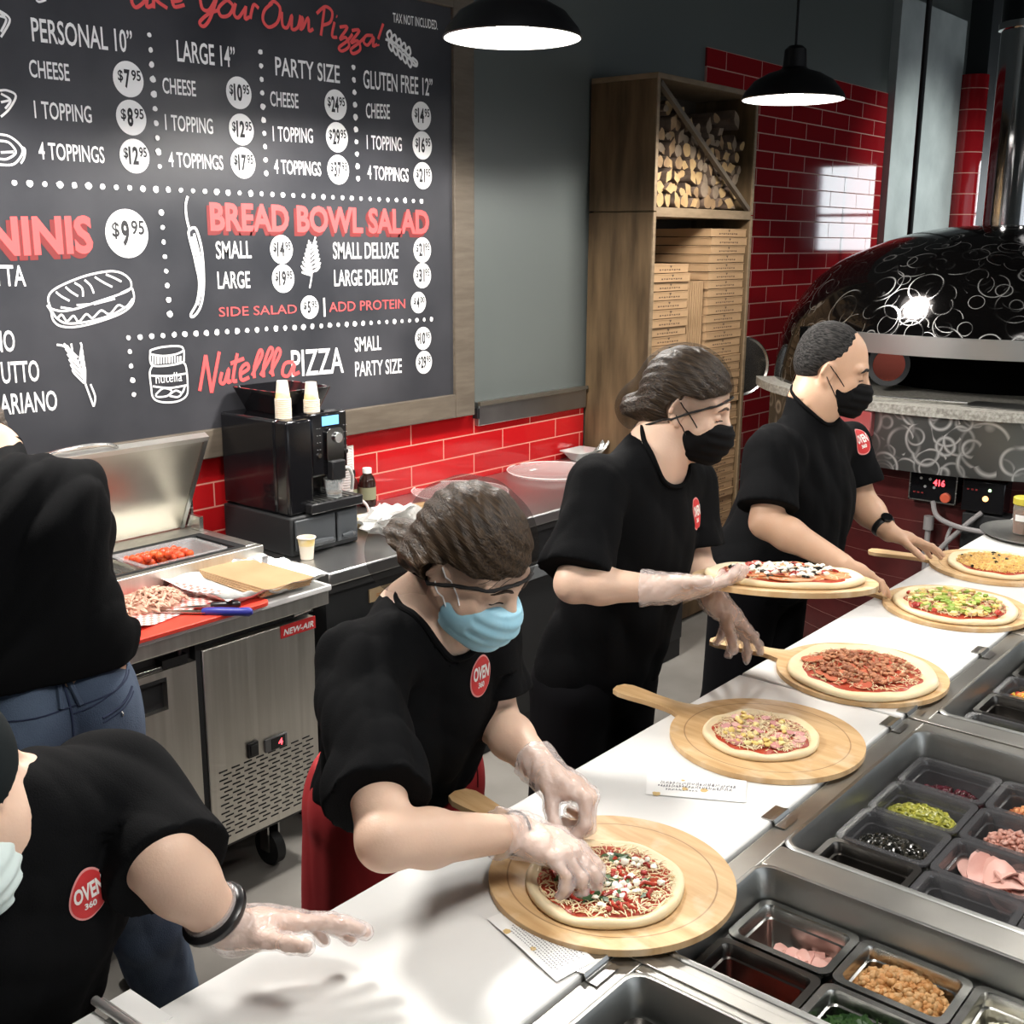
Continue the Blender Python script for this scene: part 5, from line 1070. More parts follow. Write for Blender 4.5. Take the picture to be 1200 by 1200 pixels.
F_ = dict(
 olive=[mat('black_olive', (.014, .014, .012), .18), mat('black_olive_b', (.03, .028, .022), .2)],
 pepper=[mat('banana_pepper', (.34, .33, .05), .35), mat('banana_pepper_b', (.26, .27, .05), .35)],
 onion=[mat('red_onion', (.10, .02, .03), .3), mat('dark_bean', (.05, .012, .014), .3)],
 bacon=[mat('bacon_bits', (.42, .13, .05), .5), mat('bacon_bits_b', (.55, .25, .1), .5)],
 saus=[mat('ground_meat', (.42, .17, .12), .5, col2=(.58, .34, .28), nscale=60)],
 ham=[mat('ham', (.62, .30, .25), .4, col2=(.72, .42, .36), nscale=22), mat('ham_b', (.68, .38, .32), .4)],
 chick=[mat('seasoned_chicken', (.44, .19, .05), .55, col2=(.52, .28, .10), nscale=50), mat('seasoned_chicken_b', (.50, .29, .12), .55)],
 spin=[mat('spinach', (.02, .06, .014), .45), mat('spinach_b', (.035, .09, .02), .45)],
 chz=[mat('cheese', (.78, .66, .36), .5), mat('cheese_b', (.8, .72, .48), .5)],
 feta=[mat('feta', (.80, .76, .60), .6), mat('feta_b', (.82, .8, .7), .6)],
 lett=[mat('lettuce', (.40, .44, .18), .5), mat('lettuce_b', (.55, .55, .28), .5)],
 mix=[mat('diced_red', (.50, .05, .02), .35), mat('diced_yellow', (.70, .48, .06), .4), mat('diced_orange', (.62, .26, .05), .4)],
 red=[mat('red_slices', (.38, .04, .02), .35)])
def well_pans():
    cols = [(.598, .773), (.42, .595), (.278, .417)]
    def P(xi, xa, ci, m, lab): return gn_pan('topping_pan', xi, xa, cols[ci][0], cols[ci][1], PZR, .10, m, lab, group=PANG)
    xB = [(1.732+k*.1505, 1.732+k*.1505+.148) for k in range(4)]
    spec = [(0, 0, pan_dark, 'empty black pan nearest the corner of the large well'), (1, 0, smoke_pl, 'smoked plastic pan of sliced black olives'), (2, 0, smoke_pl, 'smoked plastic pan of pepper rings'), (3, 0, smoke_pl, 'smoked plastic pan of dark red onions'),
            (0, 1, smoke_pl, 'nearly empty clear brown pan beside the ham pan'), (1, 1, smoke_pl, 'smoked plastic pan with ham slices'), (2, 1, smoke_pl, 'smoked plastic pan with ground meat'), (3, 1, smoke_pl, 'smoked plastic pan with bacon bits'),
            (0, 2, smoke_pl, 'smoked plastic pan at frame edge beside the brown pan'), (1, 2, smoke_pl, 'smoked plastic pan at frame edge beside the ham pan'), (2, 2, smoke_pl, 'smoked pan behind the ground meat pan'), (3, 2, smoke_pl, 'smoked pan behind the bacon pan')]
    for k, c, m, lab in spec: P(xB[k][0], xB[k][1], c, m, lab)
    zb = PZR-.095
    cx = lambda k: sum(xB[k])/2; cy = lambda c: (cols[c][0]+cols[c][1])/2
    T = topping
    T('black_olives', cx(1), cy(0), zb+.050, .056, .066, .026, 230, F_['olive'], 'sliced black olives in a smoked pan', 'olives', .0085, 'ring', 1)
    T('pepper_rings', cx(2), cy(0)+.004, zb+.052, .056, .064, .030, 190, F_['pepper'], 'green pepper rings in a smoked pan', 'peppers', .0085, 'ring', 2)
    T('red_onions', cx(3), cy(0), zb+.04, .055, .066, .022, 130, F_['onion'], 'dark red onion pieces in the farthest pan', 'onions', .009, 'bit', 3)
    T('ham_slices', cx(1)+.005, cy(1)-.01, zb+.050, .048, .060, .034, 12, F_['ham'], 'pale pink ham slices in a smoked pan', 'ham', .034, 'slice', 4)
    T('ground_meat', cx(2), cy(1)-.005, zb+.060, .050, .060, .038, 130, F_['saus'], 'ball of pink ground meat in a smoked pan', 'meat', .007, 'bit', 5)
    T('bacon_bits', cx(3), cy(1), zb+.05, .052, .062, .026, 160, F_['bacon'], 'orange bacon bits in a smoked pan', 'bacon', .008, 'bit', 6)
    T('brown_slices', cx(0), cy(1)-.01, zb+.006, .045, .05, .012, 6, [mat('brown_slice', (.16, .07, .035), .4)], 'few brown slices in the bottom of the clear brown pan', 'meat', .03, 'slice', 16)
    T('green_peppers', cx(0), cy(2), zb+.03, .05, .05, .03, 120, F_['pepper'], 'pepper pieces in the pan at frame edge', 'peppers', .008, 'bit', 17)
    T('ham_slices', cx(1), cy(2), zb+.035, .045, .045, .03, 8, F_['ham'], 'ham slices in the pan at the frame edge', 'ham', .032, 'slice', 18)
    xC = [(1.333, 1.468), (1.475, 1.610)]
    for k, c, m, lab in ((1, 0, pan_steel, 'steel pan with a few ham pieces beside the front pizza'), (0, 0, pan_dark, 'black pan with red slices beside the front pizza'), (1, 1, pan_steel, 'steel pan full of seasoned ground chicken'), (0, 1, pan_steel, 'steel pan of green spinach leaves'), (1, 2, pan_steel, 'steel pan of crumbled white cheese'), (0, 2, pan_steel, 'steel pan beside the spinach pan at frame edge')):
        P(xC[k][0], xC[k][1], c, m, lab)
    cx = lambda k: sum(xC[k])/2
    T('ham_pieces', cx(1), cy(0)-.02, zb+.028, .048, .050, .030, 24, F_['ham'], 'few pink ham pieces in the steel pan by the front pizza', 'ham', .018, 'slice', 7)
    T('red_slices', cx(0)-.02, cy(0)-.0, zb+.022, .036, .055, .018, 24, F_['red'], 'red slices in the bottom of the black pan', 'peppers', .015, 'slice', 8)
    T('seasoned_chicken', cx(1), cy(1), zb+.060, .056, .068, .036, 460, F_['chick'], 'seasoned ground chicken filling a steel pan', 'meat', .0075, 'bit', 9)
    T('spinach_leaves', cx(0), cy(1), zb+.048, .054, .064, .04, 260, F_['spin'], 'dark green spinach leaves in a steel pan', 'spinach', .018, 'leaf', 10)
    T('white_cheese', cx(1), cy(2), zb+.045, .048, .05, .036, 260, F_['feta'], 'crumbled white cheese in a steel pan at the frame edge', 'cheese', .008, 'bit', 11)
    # front double well: one large black pan with shredded cheese
    gn_pan('topping_pan', .92, 1.215, .42, .773, PZR, .14, pan_dark, 'large black pan with leftover shredded cheese nearest the viewer', group=PANG)
    gn_pan('topping_pan', .63, .91, .42, .773, PZR, .14, pan_dark, 'large black pan at the near end below the frame', group=PANG)
    T('shredded_cheese', 1.07, .60, PZR-.13, .12, .13, .03, 260, F_['feta'], 'leftover shredded cheese in the large black pan', 'cheese', .012, 'shred', 12)
    xA = [(2.50+k*.1505, 2.50+k*.1505+.148) for k in range(4)]
    for k, c, m, lab in ((0, 0, smoke_pl, 'smoked pan of pale lettuce in the far well'), (1, 0, pan_dark, 'empty black pan in the far well'), (2, 0, smoke_pl, 'smoked pan of diced red and yellow mix in the far well'), (3, 0, pan_dark, 'black pan behind the diced mix in the far well'), (0, 1, smoke_pl, 'smoked pan next to the lettuce pan'), (1, 1, smoke_pl, 'smoked pan next to the empty black pan of far well')):
        P(xA[k][0], xA[k][1], c, m, lab)
    cx = lambda k: sum(xA[k])/2
    T('lettuce', cx(0), cy(0), zb+.055, .052, .062, .035, 150, F_['lett'], 'shredded pale lettuce in the far well', 'lettuce', .016, 'leaf', 13)
    T('diced_mix', cx(2), cy(0), zb+.055, .052, .062, .036, 240, F_['mix'], 'red and yellow diced mix in the far well', 'vegetables', .0085, 'bit', 14)
    T('lettuce_shreds', cx(0), cy(1), zb+.05, .052, .06, .035, 120, F_['lett'], 'lettuce shreds in the second pan of the far well', 'lettuce', .016, 'leaf', 15)
    xE = [(3.225+k*.1505, 3.225+k*.1505+.148) for k in range(4)]
    for k in range(4): P(xE[k][0], xE[k][1], 0, smoke_pl, ('smoked pan at the near end of the farthest well', 'second smoked pan of the farthest well', 'third smoked pan of the farthest well', 'last smoked pan of the farthest well')[k])
well_pans()
# ---------------------------------------------------------------- peels and pizzas
def peel_geo():
    n = 72; r = .203; outl = []
    for k in range(n+1):
        a = R(11)+(2*PI-2*R(11))*k/n; outl.append((r*math.cos(a), r*math.sin(a)))
    hd = [(.225, -.027), (.245, -.0235), (.30, -.024), (.345, -.029), (.375, -.030), (.395, -.022), (.402, 0), (.395, .022), (.375, .030), (.345, .029), (.30, .024), (.245, .0235), (.225, .027)]
    return outl+hd
pw = bpy.data.materials.new('peel_maple'); pw.use_nodes = True
def _pw():
    n = pw.node_tree.nodes; l = pw.node_tree.links; b = n['Principled BSDF']; tc = n.new('ShaderNodeTexCoord')
    mp = n.new('ShaderNodeMapping'); mp.inputs['Scale'].default_value = (1.2, 9, 1); l.new(tc.outputs['Object'], mp.inputs[0])
    t = n.new('ShaderNodeTexNoise'); t.inputs['Scale'].default_value = 5; t.inputs['Detail'].default_value = 6; l.new(mp.outputs[0], t.inputs['Vector'])
    r = n.new('ShaderNodeValToRGB'); r.color_ramp.elements[0].position = .3; r.color_ramp.elements[1].position = .7
    r.color_ramp.elements[0].color = (.50, .30, .13, 1); r.color_ramp.elements[1].color = (.68, .47, .25, 1); l.new(t.outputs['Fac'], r.inputs[0])
    # the turned groove near the rim, and flour dust in patches
    sp = n.new('ShaderNodeVectorMath'); sp.operation = 'MULTIPLY'; sp.inputs[1].default_value = (1, 1, 0); l.new(tc.outputs['Object'], sp.inputs[0])
    le = n.new('ShaderNodeVectorMath'); le.operation = 'LENGTH'; l.new(sp.outputs[0], le.inputs[0])
    d = n.new('ShaderNodeMath'); d.operation = 'SUBTRACT'; d.inputs[1].default_value = .172; l.new(le.outputs['Value'], d.inputs[0])
    a = n.new('ShaderNodeMath'); a.operation = 'ABSOLUTE'; l.new(d.outputs[0], a.inputs[0])
    g = n.new('ShaderNodeMapRange'); g.inputs[1].default_value = .0006; g.inputs[2].default_value = .0018; g.inputs[3].default_value = .75; g.inputs[4].default_value = 0; l.new(a.outputs[0], g.inputs[0])
    m1 = n.new('ShaderNodeMix'); m1.data_type = 'RGBA'; m1.inputs[7].default_value = (.22, .11, .04, 1); l.new(g.outputs[0], m1.inputs[0]); l.new(r.outputs[0], m1.inputs[6])
    t2 = n.new('ShaderNodeTexNoise'); t2.inputs['Scale'].default_value = 14; t2.inputs['Detail'].default_value = 8; l.new(tc.outputs['Object'], t2.inputs['Vector'])
    f = n.new('ShaderNodeMapRange'); f.inputs[1].default_value = .55; f.inputs[2].default_value = .75; f.inputs[3].default_value = 0; f.inputs[4].default_value = .5; l.new(t2.outputs['Fac'], f.inputs[0])
    m2 = n.new('ShaderNodeMix'); m2.data_type = 'RGBA'; m2.inputs[7].default_value = (.78, .68, .52, 1); l.new(f.outputs[0], m2.inputs[0]); l.new(m1.outputs[2], m2.inputs[6])
    l.new(m2.outputs[2], b.inputs['Base Color']); b.inputs['Roughness'].default_value = .55
_pw()
_mb = MB(); _mb.prism(peel_geo(), 0, .012)
PEEL0 = part('pizza_peel', _mb, pw, bevel=.0035, angle=30); used_peel = [False]
def peel(x, y, hx, hy, label, z=BZ+.0008, m4=None):
    o = PEEL0 if not used_peel[0] else dup(PEEL0); used_peel[0] = True
    if m4 is None: o.location = (x, y, z); o.rotation_euler = (0, 0, math.atan2(hy-y, hx-x))
    else: o.matrix_world = m4
    return tag(o, label, 'peel', 'wooden pizza peels')
dough = mat('pizza_dough', (.74, .60, .36), .6, col2=(.80, .68, .46), nscale=10, bump=.12, bscale=40, sss=.1)
sauce = mat('tomato_sauce', (.34, .035, .014), .35, col2=(.46, .07, .03), nscale=30, bump=.2)
shred = mat('pizza_cheese', (.76, .62, .36), .5, col2=(.82, .72, .50), nscale=60)
def pizza(label, r, recipe, seed, sauce_r=.84, cheese_n=260, cheese_r=.8, cheese_m=shred):
    """dough round with a raised rim, sauce, cheese and toppings; built about its own centre"""
    t = thing('pizza', label, 'pizza'); rg = random.Random(seed); n = 64
    wob = lambda a: 1+.02*math.sin(2*a+seed)+.014*math.sin(5*a+seed*2)
    mb = MB()
    prof = [(0, 0), (.97, 0), (1.0, .004), (.995, .010), (.965, .0145), (.92, .0135), (.87, .0095), (.0, .0085)]
    mb.loft([[V((max(q, .001)*r*wob(a)*math.cos(a), max(q, .001)*r*wob(a)*math.sin(a), z*(1+.14*math.sin(7*a+seed)))) for a in [2*PI*k/n for k in range(n)]] for q, z in prof], cap0=False, cap1=True)
    part('dough', mb, dough, t, world=False, angle=70)
    mb = MB()
    mb.loft([[V((q*r*(wob(a)+(.045*noise.noise(V((3*math.cos(a), 3*math.sin(a), seed*1.)))+.02*math.sin(11*a) if q > .3 else 0))*math.cos(a), q*r*(wob(a)+(.045*noise.noise(V((3*math.cos(a), 3*math.sin(a), seed*1.)))+.02*math.sin(11*a) if q > .3 else 0))*math.sin(a), z)) for a in [2*PI*k/n for k in range(n)]] for q, z in ((sauce_r, .0085), (sauce_r-.02, .0112), (.02, .0118))], cap0=False, cap1=True)
    part('sauce', mb, sauce, t, world=False, angle=70)
    def put(): a = rg.uniform(0, 6.283); q = math.sqrt(rg.random()); return q, a
    if cheese_n:
        mb = MB()
        for i in range(int(cheese_n*2.2)):
            q, a = put(); q *= cheese_r; x, y = q*r*math.cos(a), q*r*math.sin(a)
            d = V((rg.uniform(-1, 1), rg.uniform(-1, 1), rg.uniform(-.25, .25))).normalized()*rg.uniform(.004, .010); c = V((x, y, .0135+rg.uniform(0, .003)))
            mb.tube([c-d, c+V((rg.uniform(-.002, .002), rg.uniform(-.002, .002), .001)), c+d], [.0007, .0011, .0007], 4)
        o = part('shredded_cheese', mb, cheese_m, t, world=False); o['kind'] = 'stuff'
    for nm, kind, cnt, size, ms, rad, zz in recipe:
        mb = MB()
        for i in range(cnt):
            q, a = put(); q = q*rad if isinstance(rad, (int, float)) else rad[0]+(rad[1]-rad[0])*q
            x, y = q*r*math.cos(a), q*r*math.sin(a); s = size*rg.uniform(.75, 1.2); mb.mi = rg.randrange(len(ms))
            if kind == 'bit': mb.lump((x, y, zz+s*.35+rg.uniform(0, .004)), s, .4, 1, rg.random()*50, (1, rg.uniform(.6, 1), .65))
            elif kind == 'cube':
                th = rg.uniform(0, 6.28); u = V((math.cos(th), math.sin(th), rg.uniform(-.3, .3))).normalized(); v = V((-u.y, u.x, rg.uniform(-.2, .2))).normalized(); w_ = u.cross(v)
                mb.obox((x, y, zz+s*.4), u*s, v*s*rg.uniform(.5, .9), w_*s*.4)
            elif kind == 'disc':
                tl = V((rg.uniform(-.16, .16), rg.uniform(-.16, .16), 1)).normalized(); u = tl.orthogonal().normalized(); w_ = tl.cross(u); c = V((x, y, zz+rg.uniform(0, .005)))
                top = [c+(u*math.cos(b)+w_*math.sin(b))*s for b in [2*PI*k/18 for k in range(18)]]; mb.loft([[p-tl*.002 for p in top], top])
            elif kind == 'ring':
                mb.tube([V((x, y, zz+s*.4))+V((math.cos(b)*s, math.sin(b)*s*.9, rg.uniform(-.001, .001))) for b in [2*PI*k/9 for k in range(9)]], s*.4, 5, closed=True)
            elif kind == 'strip':
                d = V((rg.uniform(-1, 1), rg.uniform(-1, 1), 0)).normalized()*s; e = V((-d.y, d.x, 0))*.35; c = V((x, y, zz+.003))
                mb.tube([c-d, c-d*.3+e+V((0, 0, .003)), c+d*.4-e*.5+V((0, 0, .002)), c+d], [s*.16, s*.24, s*.22, s*.12], 6)
            elif kind == 'leaf':
                th = rg.uniform(0, 6.28); u = V((math.cos(th), math.sin(th), rg.uniform(-.2, .3)))*s; w_ = V((-math.sin(th), math.cos(th), rg.uniform(-.2, .2)))*s*.5; c = V((x, y, zz+.004))
                mb.add([c-u, c-w_+V((0, 0, .002)), c+u, c+w_, c+V((0, 0, .003))], [(0, 1, 4), (1, 2, 4), (2, 3, 4), (3, 0, 4)])
        o = part(nm, mb, ms, t, world=False, angle=50)
        if cnt > 3: o['kind'] = 'stuff'
    return t
mm = mat
ham_m = [mm('pizza_ham', (.55, .25, .24), .45), mm('pizza_ham_b', (.64, .35, .32), .45)]
pine = [mm('pineapple', (.70, .52, .16), .4), mm('pineapple_b', (.76, .62, .28), .4)]
peps = [mm('pepperoni', (.45, .10, .055), .4), mm('pepperoni_b', (.52, .15, .08), .4)]
gmeat = [mm('ground_sausage', (.34, .13, .06), .55), mm('ground_sausage_b', (.44, .19, .09), .55)]
sdt = [mm('sun_dried_tomato', (.30, .02, .012), .35), mm('sun_dried_tomato_b', (.40, .04, .02), .35)]
grn = [mm('green_pepper', (.22, .32, .05), .4), mm('green_pepper_b', (.34, .40, .10), .4)]
feta = [mm('feta_crumb', (.82, .78, .66), .6)]
oliv = F_['olive']; spn = F_['spin']
salmon = [mm('orange_slices', (.66, .27, .11), .45), mm('orange_slices_b', (.58, .20, .07), .45)]
ched = mat('cheddar', (.78, .52, .14), .5, col2=(.82, .62, .28), nscale=60)
def setp(o, x, y, rz, z=BZ+.0132): o.location = (x, y, z); o.rotation_euler = (0, 0, R(rz))
peel(1.405, .948, 1.455, 1.33, 'round wooden peel under the pizza the front woman is topping')
p = pizza('pizza with red peppers and spinach being topped by the gloved front woman', .128, [('spinach', 'leaf', 26, .017, spn, .62, .012), ('pepper_strips', 'strip', 26, .014, sdt, .72, .013), ('feta', 'bit', 36, .008, feta, .7, .013), ('pepper_pieces', 'bit', 30, .007, sdt, .74, .012)], 3, .84, 420, .86)
setp(p, 1.372, .938, 20)
peel(2.068, 1.012, 2.091, 1.404, 'round wooden peel with the ham and pineapple pizza')
p = pizza('ham and pineapple pizza on the second peel', .120, [('ham', 'disc', 38, .011, ham_m, .72, .014), ('pineapple', 'bit', 34, .0085, pine, .72, .015)], 5, .83, 380, .8)
setp(p, 2.05, 1.015, 70)
peel(2.560, 1.012, 2.525, 1.424, 'round wooden peel with the meat pizza, its handle held by the standing woman')
p = pizza('meat pizza with pepperoni and brown sausage on the third peel', .178, [('pepperoni', 'disc', 34, .019, peps, .72, .0135), ('sausage', 'bit', 210, .0085, gmeat, .62, .015)], 8, .80, 330, .78)
setp(p, 2.54, 1.003, 10)
peel(3.235, 1.015, 3.20, 1.40, 'round wooden peel with the green pepper pizza')
p = pizza('green pepper and sausage pizza on the fourth peel', .170, [('sausage', 'bit', 60, .009, [mm('pale_sausage', (.46, .30, .16), .55)], .74, .014), ('green_peppers', 'cube', 80, .009, grn, .72, .016), ('yellow_peppers', 'cube', 70, .009, pine, .74, .016), ('tomato', 'bit', 5, .012, sdt, (.7, .8), .014)], 12, .82, 300, .8)
setp(p, 3.215, 1.012, 0)
peel(3.745, 1.065, 3.66, 1.46, 'round wooden peel with the yellow cheese pizza nearest the oven')
p = pizza('yellow cheese pizza on the peel nearest the oven', .158, [('dark_bits', 'bit', 10, .008, oliv, .8, .012)], 15, .80, 750, .78, ched)
setp(p, 3.735, 1.055, 40)
# the peel held up by the standing woman
hc = V((2.2609,1.0880,1.2091))
u_ = V((.638, -.77, -.012)).normalized(); v_ = V((.77*math.cos(R(8.2)), .638*math.cos(R(8.2)), -math.sin(R(8.2)))); v_ = (v_-u_*v_.dot(u_)).normalized(); nz_ = u_.cross(v_)
HP = Matrix((-u_, -v_, nz_)).transposed().to_4x4(); HP.translation = hc
peel(0, 0, 0, 0, 'round wooden peel held up in the air by the standing woman', m4=HP.copy())
p = pizza('pizza with orange slices, olives and feta on the raised peel', .172, [('orange_slices', 'disc', 40, .026, salmon, .80, .013), ('olives', 'ring', 34, .008, oliv, .66, .017), ('feta', 'bit', 110, .007, feta, .66, .018), ('red_onion', 'strip', 26, .012, sdt, .66, .017)], 21, .82, 120, .8)
m_ = HP.copy(); m_.translation = hc+nz_*.0122; p.matrix_world = m_
# ---------------------------------------------------------------- papers, jars, ticket holder
def slip(name, quad, label, lines, seed, curl=.0):
    t = thing(name, label, 'paper', tuple((quad[0]+quad[2])/2)); rg = random.Random(seed)
    def f(u, v, dz=0):
        p = (quad[0]*(1-u)+quad[1]*u)*(1-v)+(quad[3]*(1-u)+quad[2]*u)*v
        return V((p.x, p.y, BZ+.0016+dz+curl*(u*(1-u)*.6+max(0, u-.8)*.4)))
    part('sheet', MB().grid(lambda u, v: f(u, v), 14, 6), paper, t)
    mb = MB()
    for u0, u1, v, hgt, nw in lines:
        u = u0
        while u < u1:
            wl = rg.uniform(.3, 1)*nw
            pts = [f(u+wl*k/6, v+hgt*(.5*math.sin(k*2.3+seed)+.25*rg.uniform(-1, 1)), .0006) for k in range(7)]
            for a, b in zip(pts[:-1], pts[1:]):
                d = (b-a).normalized(); n_ = V((-d.y, d.x, 0))*.00035; mb.add([a-n_, b-n_, b+n_, a+n_], [(0, 1, 2, 3)])
            u += wl+.012
    part('writing', mb, ink, t, smooth=False)
    st = MB()
    for k in range(4):
        u, v, r_ = rg.uniform(.1, .6), rg.uniform(.05, .95), rg.uniform(.004, .009)
        c = f(u, v, .0004); st.prism([(r_*math.cos(a)*rg.uniform(.7, 1.1), r_*math.sin(a)*rg.uniform(.7, 1.1)) for a in [2*PI*i/12 for i in range(12)]], 0, .0002, lambda x, y, z: (c.x+x, c.y+y, c.z+z))
    part('grease_stain', st, mat('grease', (.62, .45, .20), .5), t, smooth=False)
q = [V((1.2697,1.0170,0.9210)), V((1.2139,0.8428,0.9210)), V((1.1375,0.8567,0.9210)), V((1.1918,1.0361,0.9210))]
slip('receipt', q, 'printed order receipt lying by the front pizza', [(.22+.03*(k % 3), .9-.05*(k % 2), .10+.068*k, .028, .022) for k in range(12)], 2, .022)
q = [V((1.7698,1.1172,0.9210)), V((1.8756,0.9535,0.9210)), V((1.7920,0.9119,0.9210)), V((1.6994,1.0731,0.9210))]
slip('handwritten_slip', q, 'small slip with handwriting below the ham and pineapple pizza', [(.14, .9, .36, .15, .05), (.12, .86, .52, .13, .04), (.2, .5, .68, .08, .03)], 6, .004)
def spice():
    t = thing('round_tray', 'round metal tray under the spice jars at the counter end', 'tray', (4.28, 1.08, BZ+.0005))
    part('tray', MB().lathe([(0, 0), (.17, 0), (.19, .012), (.198, .014), (.198, .016), (.188, .014), (.168, .003), (0, .003)], n=48), steel_d, t, world=False)
    lidm = mat('olive_lid', (.55, .47, .06), .4); jar = glassy('jar_plastic', (.6, .58, .5), .7, .1, 0)
    for x, y, r, h, c, lab in ((4.275, 1.135, .040, .135, (.12, .03, .012), 'spice jar of red flakes with yellow lid on the round tray'), (4.245, 1.05, .052, .125, (.30, .27, .12), 'wide jar of dried herbs with yellow lid on the round tray')):
        j = thing('spice_jar', lab, 'jar', (x, y, BZ+.0045))
        part('glass', MB().lathe([(0, .001), (r*.82, .001), (r*.86, .004), (r*.95, h*.7), (r*.9, h*.8), (r*.85, h*.82)], n=30), jar, j, world=False)
        part('contents', MB().lathe([(0, .003), (r*.78, .003), (r*.88, h*.6), (0, h*.62)], n=26), mat('spice_'+lab[13:20], c, .8, col2=tuple(v*1.8 for v in c), nscale=90), j, world=False)
        part('lid', MB().lathe([(r*.9, h*.8), (r*1.02, h*.82), (r*1.03, h*.98), (r*.96, h), (0, h)], n=30), lidm, j, world=False)
        part('jar_label', MB().lathe([(r*.95, h*.38), (r*.965, h*.55)], n=26, a0=2.6, a1=4.6), paper, j, world=False)
spice()
def ticket():
    c = V((.655, 1.175, BZ+.003)); t = thing('ticket_holder', 'steel ticket holder with paper tickets at the near counter end', 'ticket holder', tuple(c))
    a = V((0.6404,1.2219,1.0000)); b = V((0.6440,1.1176,1.0000)); d = (b-a).normalized(); n_ = V((-d.y, d.x, 0))
    part('stand', MB().bx(.60, .72, 1.12, 1.22, BZ+.001, BZ+.006).obox((a+b)/2-V((0, 0, .045)), d*.02, n_*.008, V((0, 0, .035))), steel_d, t)
    part('rail', MB().tube([a, b], .006, 10).tube([a+n_*.010-V((0, 0, .006)), b+n_*.010-V((0, 0, .006))], .004, 8), mat('rail_bright', (.8, .8, .78), .45, .9), t)
    for k, (o1, o2, dz) in enumerate(((-.045, -.004, -.014), (.006, .05, -.012))):
        p = tag(part('order_ticket', MB().obox((a*.55+b*.45)+n_*((o1+o2)/2)+V((0, 0, dz)), d*.045, n_*(abs(o2-o1)/2), V((0, 0, .0006))), paper, smooth=False), ('white order ticket on the left of the steel ticket rail', 'white order ticket on the right of the steel ticket rail')[1-k], 'paper')
ticket()

# ================================================================ PEOPLE
black_cloth = mat('black_cotton', (.0035, .0037, .0042), .9, spec=.1, nz=1, bump=.15, bscale=400)
black_trs = mat('black_trousers', (.005, .005, .006), .9, spec=.1)
denim = mat('denim', (.036, .055, .095), .85, col2=(.085, .12, .18), nscale=5, bump=.25, bscale=350)
red_cloth = mat('red_apron_cloth', (.30, .012, .016), .8, col2=(.36, .018, .02), nscale=8)
glove_m = glassy('clear_glove', (.86, .78, .76), .66, .16, .7, 60)
mask_black = mat('black_mask', (.005, .005, .0055), .8, spec=.12); mask_blue = mat('blue_mask', (.30, .58, .72), .7, col2=(.36, .63, .76), nscale=40); mask_white = mat('white_mask', (.62, .72, .70), .7)
hair_loop = mat('ear_loop_white', (.75, .75, .75), .7); net_band = mat('hairnet_band', (.008, .007, .007), .8)
brow_m = mat('brow_hair', (.05, .03, .02), .8); shoe_m = mat('black_shoe', (.01, .01, .01), .5)
def hair_mat(name, c1, c2, fr, sc=(4, 70, 70), rough=.42):
    """strands: noise stretched along the head's front-to-back direction"""
    if name in MATS: return MATS[name]
    m = bpy.data.materials.new(name); m.use_nodes = True; MATS[name] = m
    n = m.node_tree.nodes; l = m.node_tree.links; b = n['Principled BSDF']; tc = n.new('ShaderNodeTexCoord'); cb = n.new('ShaderNodeCombineXYZ')
    for i in range(3):
        d = n.new('ShaderNodeVectorMath'); d.operation = 'DOT_PRODUCT'; d.inputs[1].default_value = tuple(V(fr[i])*sc[i]); l.new(tc.outputs['Object'], d.inputs[0]); l.new(d.outputs['Value'], cb.inputs[i])
    t = n.new('ShaderNodeTexNoise'); t.inputs['Scale'].default_value = 3.2; t.inputs['Detail'].default_value = 7; t.inputs['Distortion'].default_value = .25; l.new(cb.outputs[0], t.inputs['Vector'])
    r = n.new('ShaderNodeValToRGB'); r.color_ramp.elements[0].position = .36; r.color_ramp.elements[1].position = .66
    r.color_ramp.elements[0].color = (*c1, 1); r.color_ramp.elements[1].color = (*c2, 1); l.new(t.outputs['Fac'], r.inputs[0]); l.new(r.outputs[0], b.inputs['Base Color'])
    bp = n.new('ShaderNodeBump'); bp.inputs['Strength'].default_value = .5; bp.inputs['Distance'].default_value = .01; l.new(t.outputs['Fac'], bp.inputs['Height']); l.new(bp.outputs[0], b.inputs['Normal'])
    b.inputs['Roughness'].default_value = rough
    return m
def box_lim(c, M, lo, hi):
    """keep only what lies inside a box given in the head's own axes"""
    c = np.array(c, np.float32); M = np.array(M, np.float32); lo = np.array(lo, np.float32); hi = np.array(hi, np.float32)
    def f(P, d):
        q = (P-c)@M.T; e = np.maximum(lo-q, q-hi).max(1); return np.maximum(d, e)
    return f
def plane_cut(p, n):
    p = np.array(p, np.float32); n = np.array(n, np.float32); n = n/np.linalg.norm(n)
    return lambda P, d: np.maximum(d, (P-p)@n)
def neck_fit(b, sb, nk, nb):
    """skin stays inside the shirt around the collar, outside the neck opening"""
    n_ = np.array(nb, np.float32)
    def f(P, d):
        k = (((P-n_)**2).sum(1) < .2**2) & (P[:, 2] < n_[2]+.012)
        if k.any():
            Q = P[k]; o = nk(Q); e = d[k]; d[k] = np.where(o > -.005, np.maximum(e, sb(Q)+.005), e)
        return d
    b.fn(f)
def neck_hole(c, f, u, nb, d, low, drop, r):
    """opening for the neck, with a scoop that leaves the chest squarely"""
    d = unit(d); up = unit(V((0, 0, 1))-d*d.z); nk = SD()
    q = nb+d*low-up*drop; nk.el(q, (r, r, r), None, .02); nk.rc(c-f*.03-u*.02, q+up*.03, r*.8, r*.9, .02)
    nk.q = q; nk.r = r; return nk
